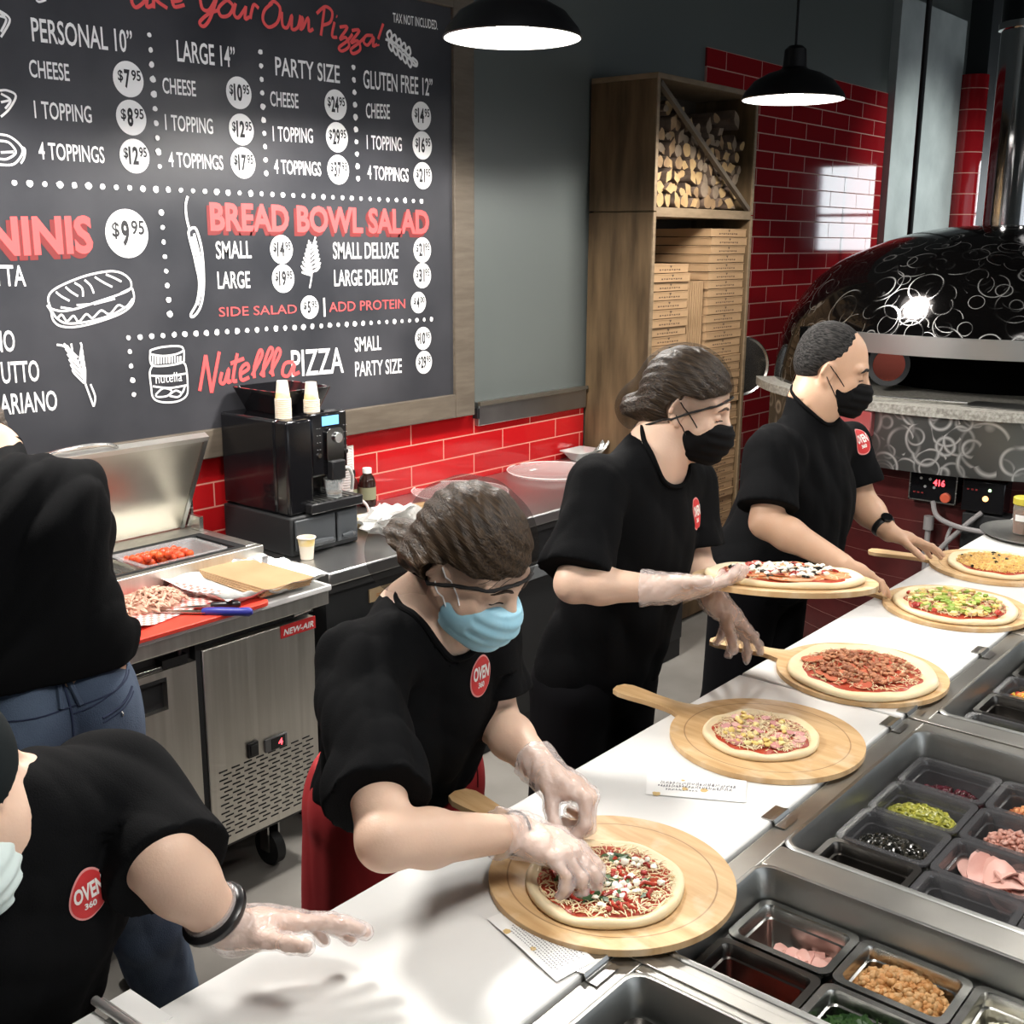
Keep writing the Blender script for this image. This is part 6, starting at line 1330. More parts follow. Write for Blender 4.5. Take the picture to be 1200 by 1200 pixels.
def collar(t, sb, nk, w=.0062):
    """ribbed collar along the edge of the neck opening"""
    q, r = nk.q, nk.r; pts = []
    for k in range(110):
        a = 2*PI*k/110; th = np.linspace(R(20), R(165), 140)
        D = np.stack([np.sin(th)*math.cos(a), np.sin(th)*math.sin(a), np.cos(th)], 1).astype(np.float32); ro = np.full(len(th), r*.6, np.float32); c_ = np.array(q, np.float32)
        for _ in range(16): ro -= np.clip(nk(c_+D*ro[:, None]), -.02, .02)*.9
        P = c_+D*ro[:, None]; d = sb(P); i = np.nonzero((d[:-1] > 0) & (d[1:] <= 0) & (ro[1:] < .2))[0]
        if len(i): pts.append(V(tuple(map(float, P[i[-1]]))))
    if len(pts) < 12: return
    for _ in range(2): pts = [(pts[j-1]+pts[j]*2+pts[(j+1) % len(pts)])/4 for j in range(len(pts))]
    part('collar', MB().tube(pts, w, 8, closed=True), black_cloth, t)
def copy_sd(a): b = SD(); b.p = list(a.p); b.fx = list(a.fx); return b
def ribbon_on(name, pts, sd, dirs, r, m, parent, off=.001, flat=None, closed=False, n=6):
    P = march(sd, [tuple(p) for p in pts], [tuple(d) for d in dirs], .1, off)
    return part(name, MB().tube([V(tuple(map(float, p))) for p in P], r, n, closed=closed, flat=flat), m, parent)
def trunk_only(s): q = SD(); q.p = list(s.p); q.fx = s.fx[:1]; return q
def badge(parent, sd, c, nrm, up, w, h, words):
    """printed red badge with pale border and OVEN lettering following the shirt"""
    eye = V((0, 0, 1.95)); dr = (V(c)-eye).normalized(); c = V(tuple(map(float, march(sd, [tuple(V(c)-dr*.22)], [tuple(dr)], .6, 0)[0])))
    e_ = .02; g_ = sd(np.array([[c.x+e_, c.y, c.z], [c.x-e_, c.y, c.z], [c.x, c.y+e_, c.z], [c.x, c.y-e_, c.z], [c.x, c.y, c.z+e_], [c.x, c.y, c.z-e_]], np.float32))
    nrm = unit((float(g_[0]-g_[1]), float(g_[2]-g_[3]), float(g_[4]-g_[5])))
    up = unit(V(up)-nrm*V(up).dot(nrm)); rt = up.cross(nrm)
    def egg(k, s): a = 2*PI*k/40; q = .86+.14*math.cos(2*a); return (s*w*math.cos(a)*(1-.06*math.sin(a)), s*h*math.sin(a))
    def lay(pts2, off): return [V(tuple(map(float, p))) for p in march(sd, [tuple(V(c)+rt*x+up*y+nrm*.05) for x, y in pts2], [tuple(-nrm)]*len(pts2), .16, off)]
    def disc(s, off):
        ps = [(0, 0)]; fs = []
        for q in range(1, 6): ps += [tuple(v*q/5 for v in egg(k, s)) for k in range(40)]
        fs += [(0, 1+k, 1+(k+1) % 40) for k in range(40)]
        for q in range(4): fs += [(1+q*40+k, 1+(q+1)*40+k, 1+(q+1)*40+(k+1) % 40, 1+q*40+(k+1) % 40) for k in range(40)]
        return MB().add(lay(ps, off), fs)
    b = part('shirt_badge', disc(1, .0012), mat('badge_border', (.72, .30, .28), .7), parent)
    part('badge_field', disc(.92, .002), mat('badge_red', (.56, .028, .030), .7), b)
    for wd, x0, x1, y0, hh in words:
        vs, fs = text_geo(wd, .035); ax = min(v[0] for v in vs); bx_ = max(v[0] for v in vs)
        part('badge_lettering', MB().add(lay([((x0+(v[0]-ax)/(bx_-ax)*(x1-x0))*w, (y0+v[1]/.729*hh)*h) for v in vs], .0028), fs), mat('badge_white', (.82, .78, .74), .7), b, smooth=False)
OV = [('OVEN', -.78, .78, -.12, .62), ('360', -.30, .30, -.52, .26)]
def limb(sd, a, b, c, r, k=.02):
    """shoulder, elbow, wrist with tapering upper arm and forearm"""
    a, b, c = V(a), V(b), V(c)
    sd.rc(a, a+(b-a)*.45, r[0], r[0]*.96, k); sd.rc(a+(b-a)*.45, b, r[0]*.96, r[1], k)
    sd.rc(b, b+(c-b)*.3, r[1], r[1]*1.02, k); sd.rc(b+(c-b)*.3, c, r[1]*1.02, r[2], k)
def face_bits(t, P, M, sd, sc, hair=brow_m, lash=True, bw=1.):
    f, u, s = [V(x) for x in M]
    def put(nm, L, r, m): 
        pts = [P(.118-.25*abs(y), z, y) for y, z in L]; ribbon_on(nm, pts, sd, [tuple((P(.0, z, y*.35)-p).normalized()) for p, (y, z) in zip(pts, L)], r, m, t, .0004)
    for e in (-1, 1):
        q = [k/8 for k in range(9)]
        put('eyebrow', [(e*(.013+.047*k), .023+.006*math.sin(PI*min(1, k*1.1))-.006*k*k) for k in q], [.0014*sc*bw]+[.0032*sc*bw]*5+[.0026*sc*bw, .002*sc*bw, .0008*sc], hair)
        if lash: put('eyelashes', [(e*(.017+.033*k), -.0055-.0035*math.sin(PI*k)) for k in q], .0013*sc, mat('lash', (.02, .012, .01), .8))
def mask_on(t, hd, c, M, sc, m, loop_m, top=-.012, h=.0035, loops=True):
    """pleated mask: the lower face puffed out, open toward ears, with two ear loops"""
    f, u, s = [V(x) for x in M]; c = V(c); P = lambda a, b, d: c+(f*a+u*b+s*d)*sc
    g = SD(); g.el(P(.035, -.055, 0), (.084*sc, .066*sc, .070*sc), M, .02); g.rc(P(.09, -.03, 0), P(.102, -.05, 0), .024*sc, .022*sc, .05); g.rc(P(.05, -.09, 0), P(.075, -.10, 0), .04*sc, .032*sc, .04)
    Mn = np.array(M, np.float32); cn = np.array(c, np.float32)
    def shape(Pt, d):
        q = (Pt-cn)@Mn.T/sc
        d = d+.0016*np.sin(q[:, 1]*260)*(np.abs(q[:, 2]) < .06)
        topline = top-.10*np.maximum(0, .075-q[:, 0])*1.0-.26*np.abs(q[:, 2])*(q[:, 0] > .06)*.4       # upper edge drops toward the ears
        lowline = -.118+.30*np.maximum(0, .055-q[:, 0])
        e = np.maximum(np.maximum(q[:, 1]-topline, lowline-q[:, 1]), .018-q[:, 0]-.10*(q[:, 1]+.06)*0)
        return np.maximum(d, e*sc)
    g.fn(shape)
    o = sdpart('face_mask', g, h, m, t)
    for e in (-1, 1) if loops else ():
        for a, b in ((-.03, .022), (-.078, -.036)):
            pts = [P(.048-.054*k, a+(b*.55+.004-a)*k, e*.125) for k in [j/8 for j in range(9)]]; ribbon_on('ear_loop', pts, hd, [tuple(-s*e)]*9, .0014*sc, loop_m, o, .0012)
    return o
def person(name_label, loc): return thing('person', name_label, 'person', loc)
def torso(sd, pel, nb, sl, sr, w=1., depth=1., belly=0., k=.05, fwd=(0, -1, 0)):
    """pelvis, waist and chest as blended sections between hips and shoulders"""
    pel, nb, sl, sr = V(pel), V(nb), V(sl), V(sr); ax = (sr-sl).normalized(); mid = (sl+sr)/2; f = V(fwd)
    up = (mid-pel).normalized(); d = (ax.cross(up)).normalized(); 
    if d.dot(f) < 0: d = -d
    M = [list(d), list(ax), list(up)]; H = (mid-pel).length
    P = lambda a, b, c: pel+d*a+ax*b+up*(c*H)
    sd.el(P(0, 0, .0), (.115*depth, .175*w, .15), M, k); sd.el(P(.01+belly*.5, 0, .28), (.108*depth+belly, .155*w, .17), M, k)
    sd.el(P(.012+belly*.3, 0, .62), (.112*depth+belly*.4, .165*w, .17), M, k); sd.el(P(0, 0, .85), (.098*depth, .165*w, .12), M, k)
    for q in (sl, sr): sd.rc(mid+up*.03+(q-mid)*.25, q+(mid-q)*.10, .055*w, .055*w, k)
    sd.rc(mid, nb, .075, .058, k)
    for q in (sl, sr): sd.rc(nb-up*.022, mid+(q-mid)*.66+up*.018, .046, .046*w, .04)
    return P, M, H
def shoe(t, p, d, m=shoe_m):
    d = unit(d); s = SD(); p = V(p)
    s.rc(p-d*.07+V((0, 0, .035)), p+d*.02+V((0, 0, .04)), .038, .042, .03); s.rc(p+d*.02+V((0, 0, .035)), p+d*.16+V((0, 0, .026)), .044, .032, .03)
    s.fn(plane_cut((0, 0, .001), (0, 0, -1))); sdpart('shoe', s, .006, m, t)
def sleeve(sd, a, b, r0, r1, k=.03): sd.rc(V(a), V(b), r0, r1, k)
def shirt_fx(s, b, n0, n1, fold, sleeves, hem, neck, thick=.007):
    """cloth lies over the trunk (prims n0..n1 of the body) everywhere and folds; each sleeve is its own tube over the upper arm,
    cut clean at its hem and hollowed there; then lower hem and neckline"""
    trunk = SD(); trunk.p = b.p[n0:n1]; SL = []
    for i, (e, a, r0, r1) in enumerate(sleeves):
        up = SD(); up.p = b.p[n1+4*i:n1+4*i+4]; tb = SD(); tb.rc(V(a), V(e), r0, r1, .03); tb.rc(V(e), V(e)+(V(e)-V(a)).normalized()*.04, r1, r1*1.02, .03)
        upc = SD(); upc.p = up.p[:2]; SL.append((tb, up, upc, np.array(e, np.float32), np.array((V(e)-V(a)).normalized(), np.float32)))
        s.ext += [(np.array(e)-.13, np.array(e)+.13), (np.array(a)-.13, np.array(a)+.13)]
    def cover(P, d):
        d = np.minimum(d, trunk(P)-thick)
        for tb, up, upc, e, n_ in SL:
            q = fold(P, np.minimum(tb(P), upc(P)-thick)); t = (P-e)@n_
            q = np.maximum(q, t)
            k = .035; h_ = np.maximum(k-np.abs(d-q), 0)/k; d = np.where(t > -.05, np.minimum(d, q), np.minimum(d, q)-h_*h_*k*.25)
        return d
    s.fn(fold); s.fn(cover); base = list(s.fx)
    s.fn(lambda P, d: np.maximum(np.maximum(d, hem-P[:, 2]), -(neck(P)+.003))); return base
def legs(sd, pel, ax, feet, r=(.088, .062, .045), k=.03, bend=.0, fwd=(0, -1, 0)):
    for s, ft in zip((-1, 1), feet):
        h = V(pel)+V(ax)*s*.085-V((0, 0, .03)); ft = V(ft); kn = h*.52+ft*.48+V(fwd)*bend
        sd.rc(h, kn, r[0], r[1], k); sd.rc(kn, kn*.6+ft*.4, r[1], r[1]*.98, k); sd.rc(kn*.6+ft*.4, ft+V((0, 0, .07)), r[1]*.98, r[2], k)

def gloves_on(t, hd, cuffs, seed, m=None):
    """one thin clear glove per hand, loose at the cuff"""
    n = len(hd.p)//2
    for i, (w_, d_) in enumerate(cuffs):
        g = SD(); g.p = [tuple(list(q[:3])+[q[3]+.0032, q[4]+.0032 if q[4] is not None else None]+list(q[5:])) for q in hd.p[i*n:(i+1)*n]]
        g.rc(w_-d_*.01, w_+d_*.055, .031, .042, .02)
        g.fn(folds(.0022, [((.3, 1, .2), 1), ((1, .2, .5), 1)], seed+i, 95))
        wn = np.array(w_, np.float32); dn = np.array(d_, np.float32)
        g.fn(lambda P, d: np.maximum(d, (P-wn)@dn-.050)); sdpart('glove', g, .003, m or glove_m, t)
# ---------------------------------------------------------------- 1: woman bending over the front pizza
def front_woman():
    t = person('woman in hairnet and blue mask leaning over the nearest pizza', (1.45, 1.55, 0)); sc = 1.0
    c = V((1.4013,1.2498,1.4122)); f = V((.08, -.84, -.54)).normalized(); u = V((0, -.5, .86)); 
    nb = V((1.40, 1.395, 1.285)); sr = V((1.235, 1.365, 1.245)); sl = V((1.5541,1.3559,1.2408)); pel = V((1.50, 1.565, .86))
    re = V((1.0379,1.0964,1.1004)); rw = V((1.305, 1.062, 1.012)); le = V((1.5428,1.3156,1.0532)); lw = V((1.462, 1.128, 1.035))
    b = SD(); P, M = head(b, c, f, u, sc, neck=nb, nr=.052)
    n0 = len(b.p)
    torso(b, pel, nb, sl, sr, .92); n1 = len(b.p)
    limb(b, sr, re, rw, (.050, .041, .027)); limb(b, sl, le, lw, (.048, .040, .027))
    hd = SD()
    hand(hd, rw, (.17, -.93, -.12), (.10, .05, 1), 1, [(28, 42, 22), (30, 45, 24), (32, 46, 26), (34, 46, 26)], 1.0, 1., (.75, .55, -.45), (20, 30))
    hand(hd, lw, (.10, -.86, -.22), (.35, .1, .95), -1, [(58, 48, 20), (68, 62, 30), (74, 66, 34), (76, 66, 34)], .98, .8, (.62, .45, -.72), (10, 15))
    legs(b, pel, (1, 0, 0), [(1.36, 1.60, 0), (1.56, 1.60, 0)])
    b.p += hd.p
    BODY = lambda sb: (neck_fit(b, sb, nk, nb), sdpart('body', b, .0034, skin_m, t))
    # shirt
    s = SD(); torso(s, pel+V((0, .0, .0)), nb, sl, sr, 1.06, 1.12, .01)
    s.p = [q for q in s.p]
    re2 = sr+(re-sr)*.80; le2 = sl+(le-sl)*.72
    SLV = [(re2, sr, .070, .070), (le2, sl, .066, .064)]
    nk = neck_hole(c, f, u, nb, V((.05, -.93, -.30)), .050, .010, .090)
    base = shirt_fx(s, b, n0, n1, folds(.0075, [((.25, .3, 1), 1), ((.6, -.3, -.6), .8)], 3, 30), SLV, .885, nk)
    sdpart('t_shirt', s, .005, black_cloth, t)
    sb = copy_sd(s); sb.fx = base; BODY(sb); collar(t, sb, nk)
    badge(t, sb, V((1.4254,1.2536,1.1985)), (.1, -.95, .15), (-.0, .2, 1), .030, .040, OV)
    # red apron round the hips
    a = SD(); ap = V((1.505, 1.555, .80))
    a.el(ap+V((0, 0, .10)), (.185, .135, .14), None, .05); a.rc(ap+V((-.08, 0, .02)), V((1.42, 1.585, .45)), .125, .12, .06); a.rc(ap+V((.08, 0, .02)), V((1.59, 1.585, .45)), .125, .12, .06)
    a.fn(folds(.004, [((.1, .1, 1), 1)], 8, 22)); a.fn(plane_cut((0, 0, .935), (0, 0, 1))); a.fn(plane_cut((0, 0, .48), (0, 0, -1)))
    ao = sdpart('apron', a, .006, red_cloth, t)
    ribbon_on('pocket_seam', [(1.62-.002*k, 1.40, .915-.012*k) for k in range(6)], a, [(0, 1, 0)]*6, .0016, mat('seam_dark', (.08, .004, .005), .8), ao, .0005)
    tr = SD(); legs(tr, pel, (1, 0, 0), [(1.36, 1.60, .0), (1.56, 1.60, .0)], (.095, .07, .055)); tr.fn(plane_cut((0, 0, .05), (0, 0, -1))); sdpart('trousers', tr, .008, black_trs, t)
    for x in (1.36, 1.56): shoe(t, (x, 1.58, 0), (0, -1, 0))
    # hair with bun, hairnet over it
    fr = frame(f, u); C = lambda a, bb, d: c+(fr[0]*a+fr[1]*bb+fr[2]*d)*sc
    hm = hair_mat('brown_hair_strands', (.022, .012, .005), (.115, .070, .037), M)
    h = SD(); h.el(C(-.018, .042, 0), (.105, .096, .088), M, .02); h.el(C(-.05, .0, 0), (.072, .075, .08), M, .03)
    h.el(C(-.130, -.090, .006), (.062, .058, .064), M, .018); h.rc(C(-.07, -.03, 0), C(-.105, -.08, .0), .058, .045, .02)
    for e in (-1, 1): h.rc(C(-.03, .0, .078*e), C(-.085, -.035, .058*e), .026, .024, .02)
    cm = np.array(c, np.float32); Mn = np.array(M, np.float32)
    def hl(P_, d):
        q = (P_-cm)@Mn.T/sc
        line = .052-.50*(q[:, 0]-.06)*(q[:, 0] > .06)+.0*q[:, 1]
        cut = np.where(q[:, 0] > -.005, (.030+.42*np.maximum(q[:, 0]-.045, 0))-q[:, 1], (-.062)-q[:, 1]+.0)
        ear = .030-np.sqrt((q[:, 0]+.004)**2+(q[:, 1]+.010)**2)
        ear = np.where(np.abs(q[:, 2]) > .055, ear, -1)
        strands = .0016*np.sin(q[:, 1]*230+6*np.sin(q[:, 0]*22)+q[:, 2]*110)
        return np.maximum(np.maximum(d+strands, cut*sc), ear*sc)
    h.fn(hl); ho = sdpart('hair', h, .003, hm, t)
    net = SD(); net.el(C(-.018, .044, 0), (.1135, .104, .096), M, .02); net.el(C(-.132, -.091, .006), (.069, .065, .071), M, .05); net.rc(C(-.06, .0, 0), C(-.108, -.08, .0), .084, .062, .05); net.rc(C(-.05, -.03, .0), C(-.07, -.08, 0), .066, .045, .05)
    def nl(P_, d):
        q = (P_-cm)@Mn.T/sc
        cut = (-.026+.62*q[:, 0])-q[:, 1]; cut = np.where(q[:, 0] < -.02, (-.150+.9*np.maximum(q[:, 0]+.10, 0))-q[:, 1], cut)
        cut = np.maximum((-.10+.55*(q[:, 0]+.10))*1.0-q[:, 1], -1) if False else cut
        return np.maximum(d+.0012*np.sin(q[:, 0]*90+q[:, 1]*70), cut*sc)
    net.fn(nl); no = sdpart('hairnet', net, .004, glassy('hairnet_mesh', (.012, .009, .007), .70, .7, .2, 300, .08), t, keep=None)
    bp = [C(.112*math.cos(a), -.024+.070*math.cos(a), .096*math.sin(a)) for a in [2*PI*k/48 for k in range(48)]]
    sk = SD(); sk.p = [q for q in b.p[:26]]; hb = SD(); hb.p = h.p[:2]+b.p[:30]
    ctr = C(-.01, .025, 0)
    ribbon_on('elastic_band', bp, hb, [tuple((ctr-p).normalized()) for p in bp], [.0030+.0008*(k % 2) for k in range(48)], net_band, no, .002, closed=True)
    for k in range(3):
        a0 = -.2-.22*k; pts = [C(.098-.018*q-.01*k, .062-.030*q+.004*math.sin(q*3+k), -(.02+.012*k+.026*q)) for q in [j/6 for j in range(7)]]
        ribbon_on('stray_strand', pts, hb, [tuple((ctr-p).normalized()) for p in pts], .0006, hm, ho, .001)
    face_bits(t, P, M, b, sc)
    mask_on(t, b, c, M, sc, mask_blue, hair_loop)
    d1 = (re-rw).normalized(); d2 = (le-lw).normalized(); gloves_on(t, hd, [(rw, d1), (lw, d2)], 5)
    q = rw+d1*.012; u1 = d1.orthogonal().normalized(); u2 = d1.cross(u1)
    part('hair_tie', MB().tube([q+(u1*math.cos(a)+u2*math.sin(a))*.0345 for a in [2*PI*k/24 for k in range(24)]], .0022, 6, closed=True), net_band, t)
    return lw
front_woman()

# ---------------------------------------------------------------- 2: woman standing behind the raised pizza
def hairline(cm, Mn, sc, front, back, ear=True, slope=.55, strand=.0014, temple=.035):
    def hl(P, d):
        q = (P-cm)@Mn.T/sc
        cut = np.where(q[:, 0] > -.005, (front+slope*np.maximum(q[:, 0]-temple, 0))-q[:, 1], back-q[:, 1])
        e = .030-np.sqrt((q[:, 0]+.004)**2+(q[:, 1]+.010)**2) if ear else -1
        e = np.where(np.abs(q[:, 2]) > .055, e, -1)
        st = strand*np.sin(q[:, 1]*230+6*np.sin(q[:, 0]*22)+q[:, 2]*110)
        return np.maximum(np.maximum(d+st, cut*sc), e*sc)
    return hl
def band_on(parent, C, hb, ctr, zf=.056, zb=-.105, r=.0022):
    bp = [C(.112*math.cos(a), (zf+zb)/2+(zf-zb)/2*math.cos(a), .096*math.sin(a)) for a in [2*PI*k/48 for k in range(48)]]
    ribbon_on('elastic_band', bp, hb, [tuple((ctr-p).normalized()) for p in bp], [r+.0007*(k % 2) for k in range(48)], net_band, parent, .0015, closed=True)
def standing_woman():
    t = person('woman with dark hair and black mask holding up a pizza on a peel', (2.25, 1.50, 0)); sc = .98
    c = V((2.2979,1.3750,1.5803)); f = V((.34, -.90, -.30)).normalized(); u = V((.1, -.30, .95))
    nb = V((2.2464,1.4294,1.4734)); sr = V((2.0830,1.4707,1.4016)); sl = V((2.4362,1.4483,1.3605)); pel = V((2.20, 1.55, .90))
    re = V((1.9302,1.4253,1.2180)); rw = V((2.0143,1.2454,1.2231)); le = V((2.4134,1.4027,1.1645)); lw = V((2.3053,1.2819,1.1174))
    b = SD(); P, M = head(b, c, f, u, sc, neck=nb, nr=.050); face_n = len(b.p)
    n0 = len(b.p)
    torso(b, pel, nb, sl, sr, .90, fwd=(.3, -.9, 0)); n1 = len(b.p)
    limb(b, sr, re, rw, (.047, .040, .026)); limb(b, sl, le, lw, (.046, .039, .026))
    hd = SD(); uu = V((.638, -.77, 0))
    hand(hd, rw, uu*.98+V((-.10, -.10, .06)), V((-.30, -.30, -.75)), 1, [(12, 22, 12), (12, 20, 12), (14, 22, 14), (20, 26, 16)], .95, 1., (.62, .62, .10), (4, 6))
    hand(hd, lw, V((.62, -.30, -.70)), V((.50, -.1, .80)), -1, [(4, 12, 8), (16, 24, 14), (28, 34, 18), (38, 38, 20)], .98, 1., (.30, .60, -.70), (6, 8))
    legs(b, pel, unit(sl-sr), [(2.10, 1.62, 0), (2.29, 1.55, 0)], fwd=(.3, -.9, 0))
    b.p += hd.p
    BODY = lambda sb: (neck_fit(b, sb, nk, nb), sdpart('body', b, .004, skin_m, t))
    s = SD(); torso(s, pel+V((0, 0, .02)), nb, sl, sr, 1.05, 1.12, .012, fwd=(.3, -.9, 0))
    re2 = sr+(re-sr)*.90; le2 = sl+(le-sl)*.80
    SLV = [(re2, sr, .070, .074), (le2, sl, .068, .068)]
    nk = neck_hole(c, f, u, nb, V((.3, -.92, -.12)), .038, .0, .082)
    base = shirt_fx(s, b, n0, n1, folds(.008, [((.1, .1, 1), 1), ((.5, -.3, -.8), .6)], 6, 26), SLV, .88, nk)
    sdpart('t_shirt', s, .006, black_cloth, t)
    sb = copy_sd(s); sb.fx = base; BODY(sb); collar(t, sb, nk)
    badge(t, sb, V((2.2661,1.3207,1.3320)), (.35, -.85, .05), (0, .05, 1), .030, .040, OV)
    tr = SD(); legs(tr, pel, unit(sl-sr), [(2.10, 1.62, .0), (2.29, 1.55, .0)], (.105, .08, .065), fwd=(.3, -.9, 0)); tr.el(pel, (.165, .125, .13), None, .04); tr.fn(plane_cut((0, 0, .05), (0, 0, -1))); tr.fn(folds(.004, [((0, 0, 1), 1)], 2, 22))
    sdpart('trousers', tr, .008, black_trs, t)
    for x, y in ((2.11, 1.60), (2.30, 1.53)): shoe(t, (x, y, 0), (.3, -.9, 0))
    cm = np.array(c, np.float32); Mn = np.array(M, np.float32); C = P
    hm = hair_mat('dark_brown_strands', (.014, .008, .004), (.085, .054, .030), M)
    h = SD(); h.el(C(-.016, .040, 0), (.104, .094, .086), M, .02); h.el(C(-.05, -.005, 0), (.068, .072, .076), M, .03)
    h.el(C(-.118, -.052, 0), (.036, .036, .040), M, .02); h.rc(C(-.07, -.03, .04), C(-.11, -.05, .01), .03, .028, .02); h.rc(C(-.07, -.03, -.04), C(-.11, -.05, -.01), .03, .028, .02)
    h.fn(hairline(cm, Mn, sc, .034, -.072)); ho = sdpart('hair', h, .0035, hm, t)
    net = SD(); net.el(C(-.018, .040, 0), (.111, .101, .093), M, .02); net.el(C(-.115, -.05, 0), (.044, .044, .048), M, .05); net.rc(C(-.06, -.01, 0), C(-.10, -.04, 0), .076, .05, .05)
    def nl(P_, d):
        q = (P_-cm)@Mn.T/sc
        cut = (-.024+.72*q[:, 0])-q[:, 1]
        return np.maximum(d, cut*sc)
    net.fn(nl); no = sdpart('hairnet', net, .005, MATS['hairnet_mesh'], t)
    hb = SD(); hb.p = h.p+b.p[:face_n]; band_on(no, C, hb, C(-.01, .025, 0))
    face_bits(t, P, M, b, sc)
    mask_on(t, b, c, M, sc, mask_black, net_band)
    gloves_on(t, hd, [(rw, (re-rw).normalized()), (lw, (le-lw).normalized())], 7)
standing_woman()
# ---------------------------------------------------------------- 3: man beside the oven
skin2 = mat('skin_tan', (.54, .33, .215), .5, col2=(.58, .36, .24), nscale=9, sss=.12, bump=.06, bscale=220)
def oven_man():
    t = person('man with short greying hair and black mask standing by the oven', (3.28, 1.55, 0)); sc = 1.06
    c = V((3.2997,1.4704,1.5766)); f = V((.34, -.90, -.26)).normalized(); u = V((.08, -.24, .97))
    nb = V((3.2502,1.5096,1.4787)); sr = V((3.0564,1.5299,1.3387)); sl = V((3.5366,1.5152,1.2968)); pel = V((3.20, 1.62, .92))
    re = V((2.9635,1.4922,1.1532)); rw = V((3.0276,1.2814,1.0543)); le = V((3.5401,1.4438,1.1170)); lw = V((3.4852,1.3239,1.0495))
    b = SD(); P, M = head(b, c, f, u, sc, neck=nb, nr=.054); face_n = len(b.p)
    n0 = len(b.p)
    torso(b, pel, nb, sl, sr, 1.08, 1.1, .02, fwd=(.3, -.9, 0)); n1 = len(b.p)
    limb(b, sr, re, rw, (.055, .047, .031)); limb(b, sl, le, lw, (.055, .047, .031))
    hd = SD()
    hand(hd, rw, V((.72, -.52, -.38)), V((.15, .0, 1)), 1, [(8, 18, 10), (8, 18, 10), (10, 20, 12), (14, 24, 14)], 1.06, .8, (.7, .6, -.3), (8, 10))
    hand(hd, lw, V((.66, -.52, -.30)), V((.2, .1, 1)), -1, [(4, 12, 8), (6, 14, 8), (8, 16, 10), (12, 20, 12)], 1.06, 1.2, (.30, .85, -.45), (8, 10))
    legs(b, pel, unit(sl-sr), [(3.10, 1.70, 0), (3.32, 1.62, 0)], (.1, .072, .05), fwd=(.3, -.9, 0))
    b.p += hd.p
    BODY = lambda sb: (neck_fit(b, sb, nk, nb), sdpart('body', b, .0045, skin2, t))
    s = SD(); torso(s, pel+V((0, 0, .0)), nb, sl, sr, 1.20, 1.38, .035, fwd=(.3, -.9, 0))
    re2 = sr+(re-sr)*.80; le2 = sl+(le-sl)*.70
    SLV = [(re2, sr, .082, .082), (le2, sl, .080, .080)]
    nk = neck_hole(c, f, u, nb, V((.3, -.92, -.05)), .022, -.006, .086)
    base = shirt_fx(s, b, n0, n1, folds(.008, [((.1, .1, 1), 1), ((.5, -.3, -.8), .7)], 12, 26), SLV, .86, nk)
    sdpart('t_shirt', s, .0065, black_cloth, t)
    sb = copy_sd(s); sb.fx = base; BODY(sb); collar(t, sb, nk)
    badge(t, sb, V((3.2986,1.3607,1.3653)), (.35, -.85, .05), (-.12, .05, 1), .036, .044, OV)
    tr = SD(); legs(tr, pel, unit(sl-sr), [(3.10, 1.70, .0), (3.32, 1.62, .0)], (.115, .09, .07), fwd=(.3, -.9, 0)); tr.el(pel, (.185, .145, .13), None, .04); tr.fn(plane_cut((0, 0, .05), (0, 0, -1)))
    sdpart('trousers', tr, .009, black_trs, t)
    for x, y in ((3.11, 1.68), (3.33, 1.60)): shoe(t, (x, y, 0), (.3, -.9, 0))
    cm = np.array(c, np.float32); Mn = np.array(M, np.float32); C = P
    hm = hair_mat('greying_hair', (.006, .006, .006), (.05, .047, .045), M, (14, 60, 60), .8)
    h = SD(); h.el(C(-.022, .044, 0), (.098, .093, .084), M, .02); h.el(C(-.05, .0, 0), (.066, .066, .076), M, .03)
    hh = hairline(cm, Mn, sc, .030, -.055, slope=1.1, temple=.030, strand=.0003)
    def tuft(P_, d):
        q = (P_-cm)@Mn.T/sc
        d = hh(P_, d+.0003*np.sin(q[:, 0]*160+q[:, 1]*90)*np.sin(q[:, 2]*150+q[:, 1]*100))
        rec = .018-np.sqrt((q[:, 0]-.082)**2+(q[:, 1]-.088)**2+(np.abs(q[:, 2])-.048)**2)
        return np.maximum(d, rec*sc)
    h.fn(tuft); sdpart('hair', h, .004, hm, t); hm.node_tree.nodes['Principled BSDF'].inputs['Specular IOR Level'].default_value = .15
    face_bits(t, P, M, b, sc, mat('black_brow', (.012, .009, .008), .8), True, 1.35)
    mask_on(t, b, c, M, sc, mask_black, net_band)
    d2 = (le-lw).normalized(); q = lw+d2*.030; u1 = d2.orthogonal().normalized(); u2 = d2.cross(u1)
    wt = part('wristwatch', MB().tube([q+(u1*math.cos(a)+u2*math.sin(a))*.0365 for a in [2*PI*k/28 for k in range(28)]], .0105, 10, closed=True, flat=.35), black_pl, t)
    n_ = V((-.35, -.35, .85)); n_ = (n_-d2*n_.dot(d2)).normalized()
    part('watch_face', MB().cyl(q+n_*.034, q+n_*.044, .019, n=24), black_gl, wt, bevel=.002)
oven_man()
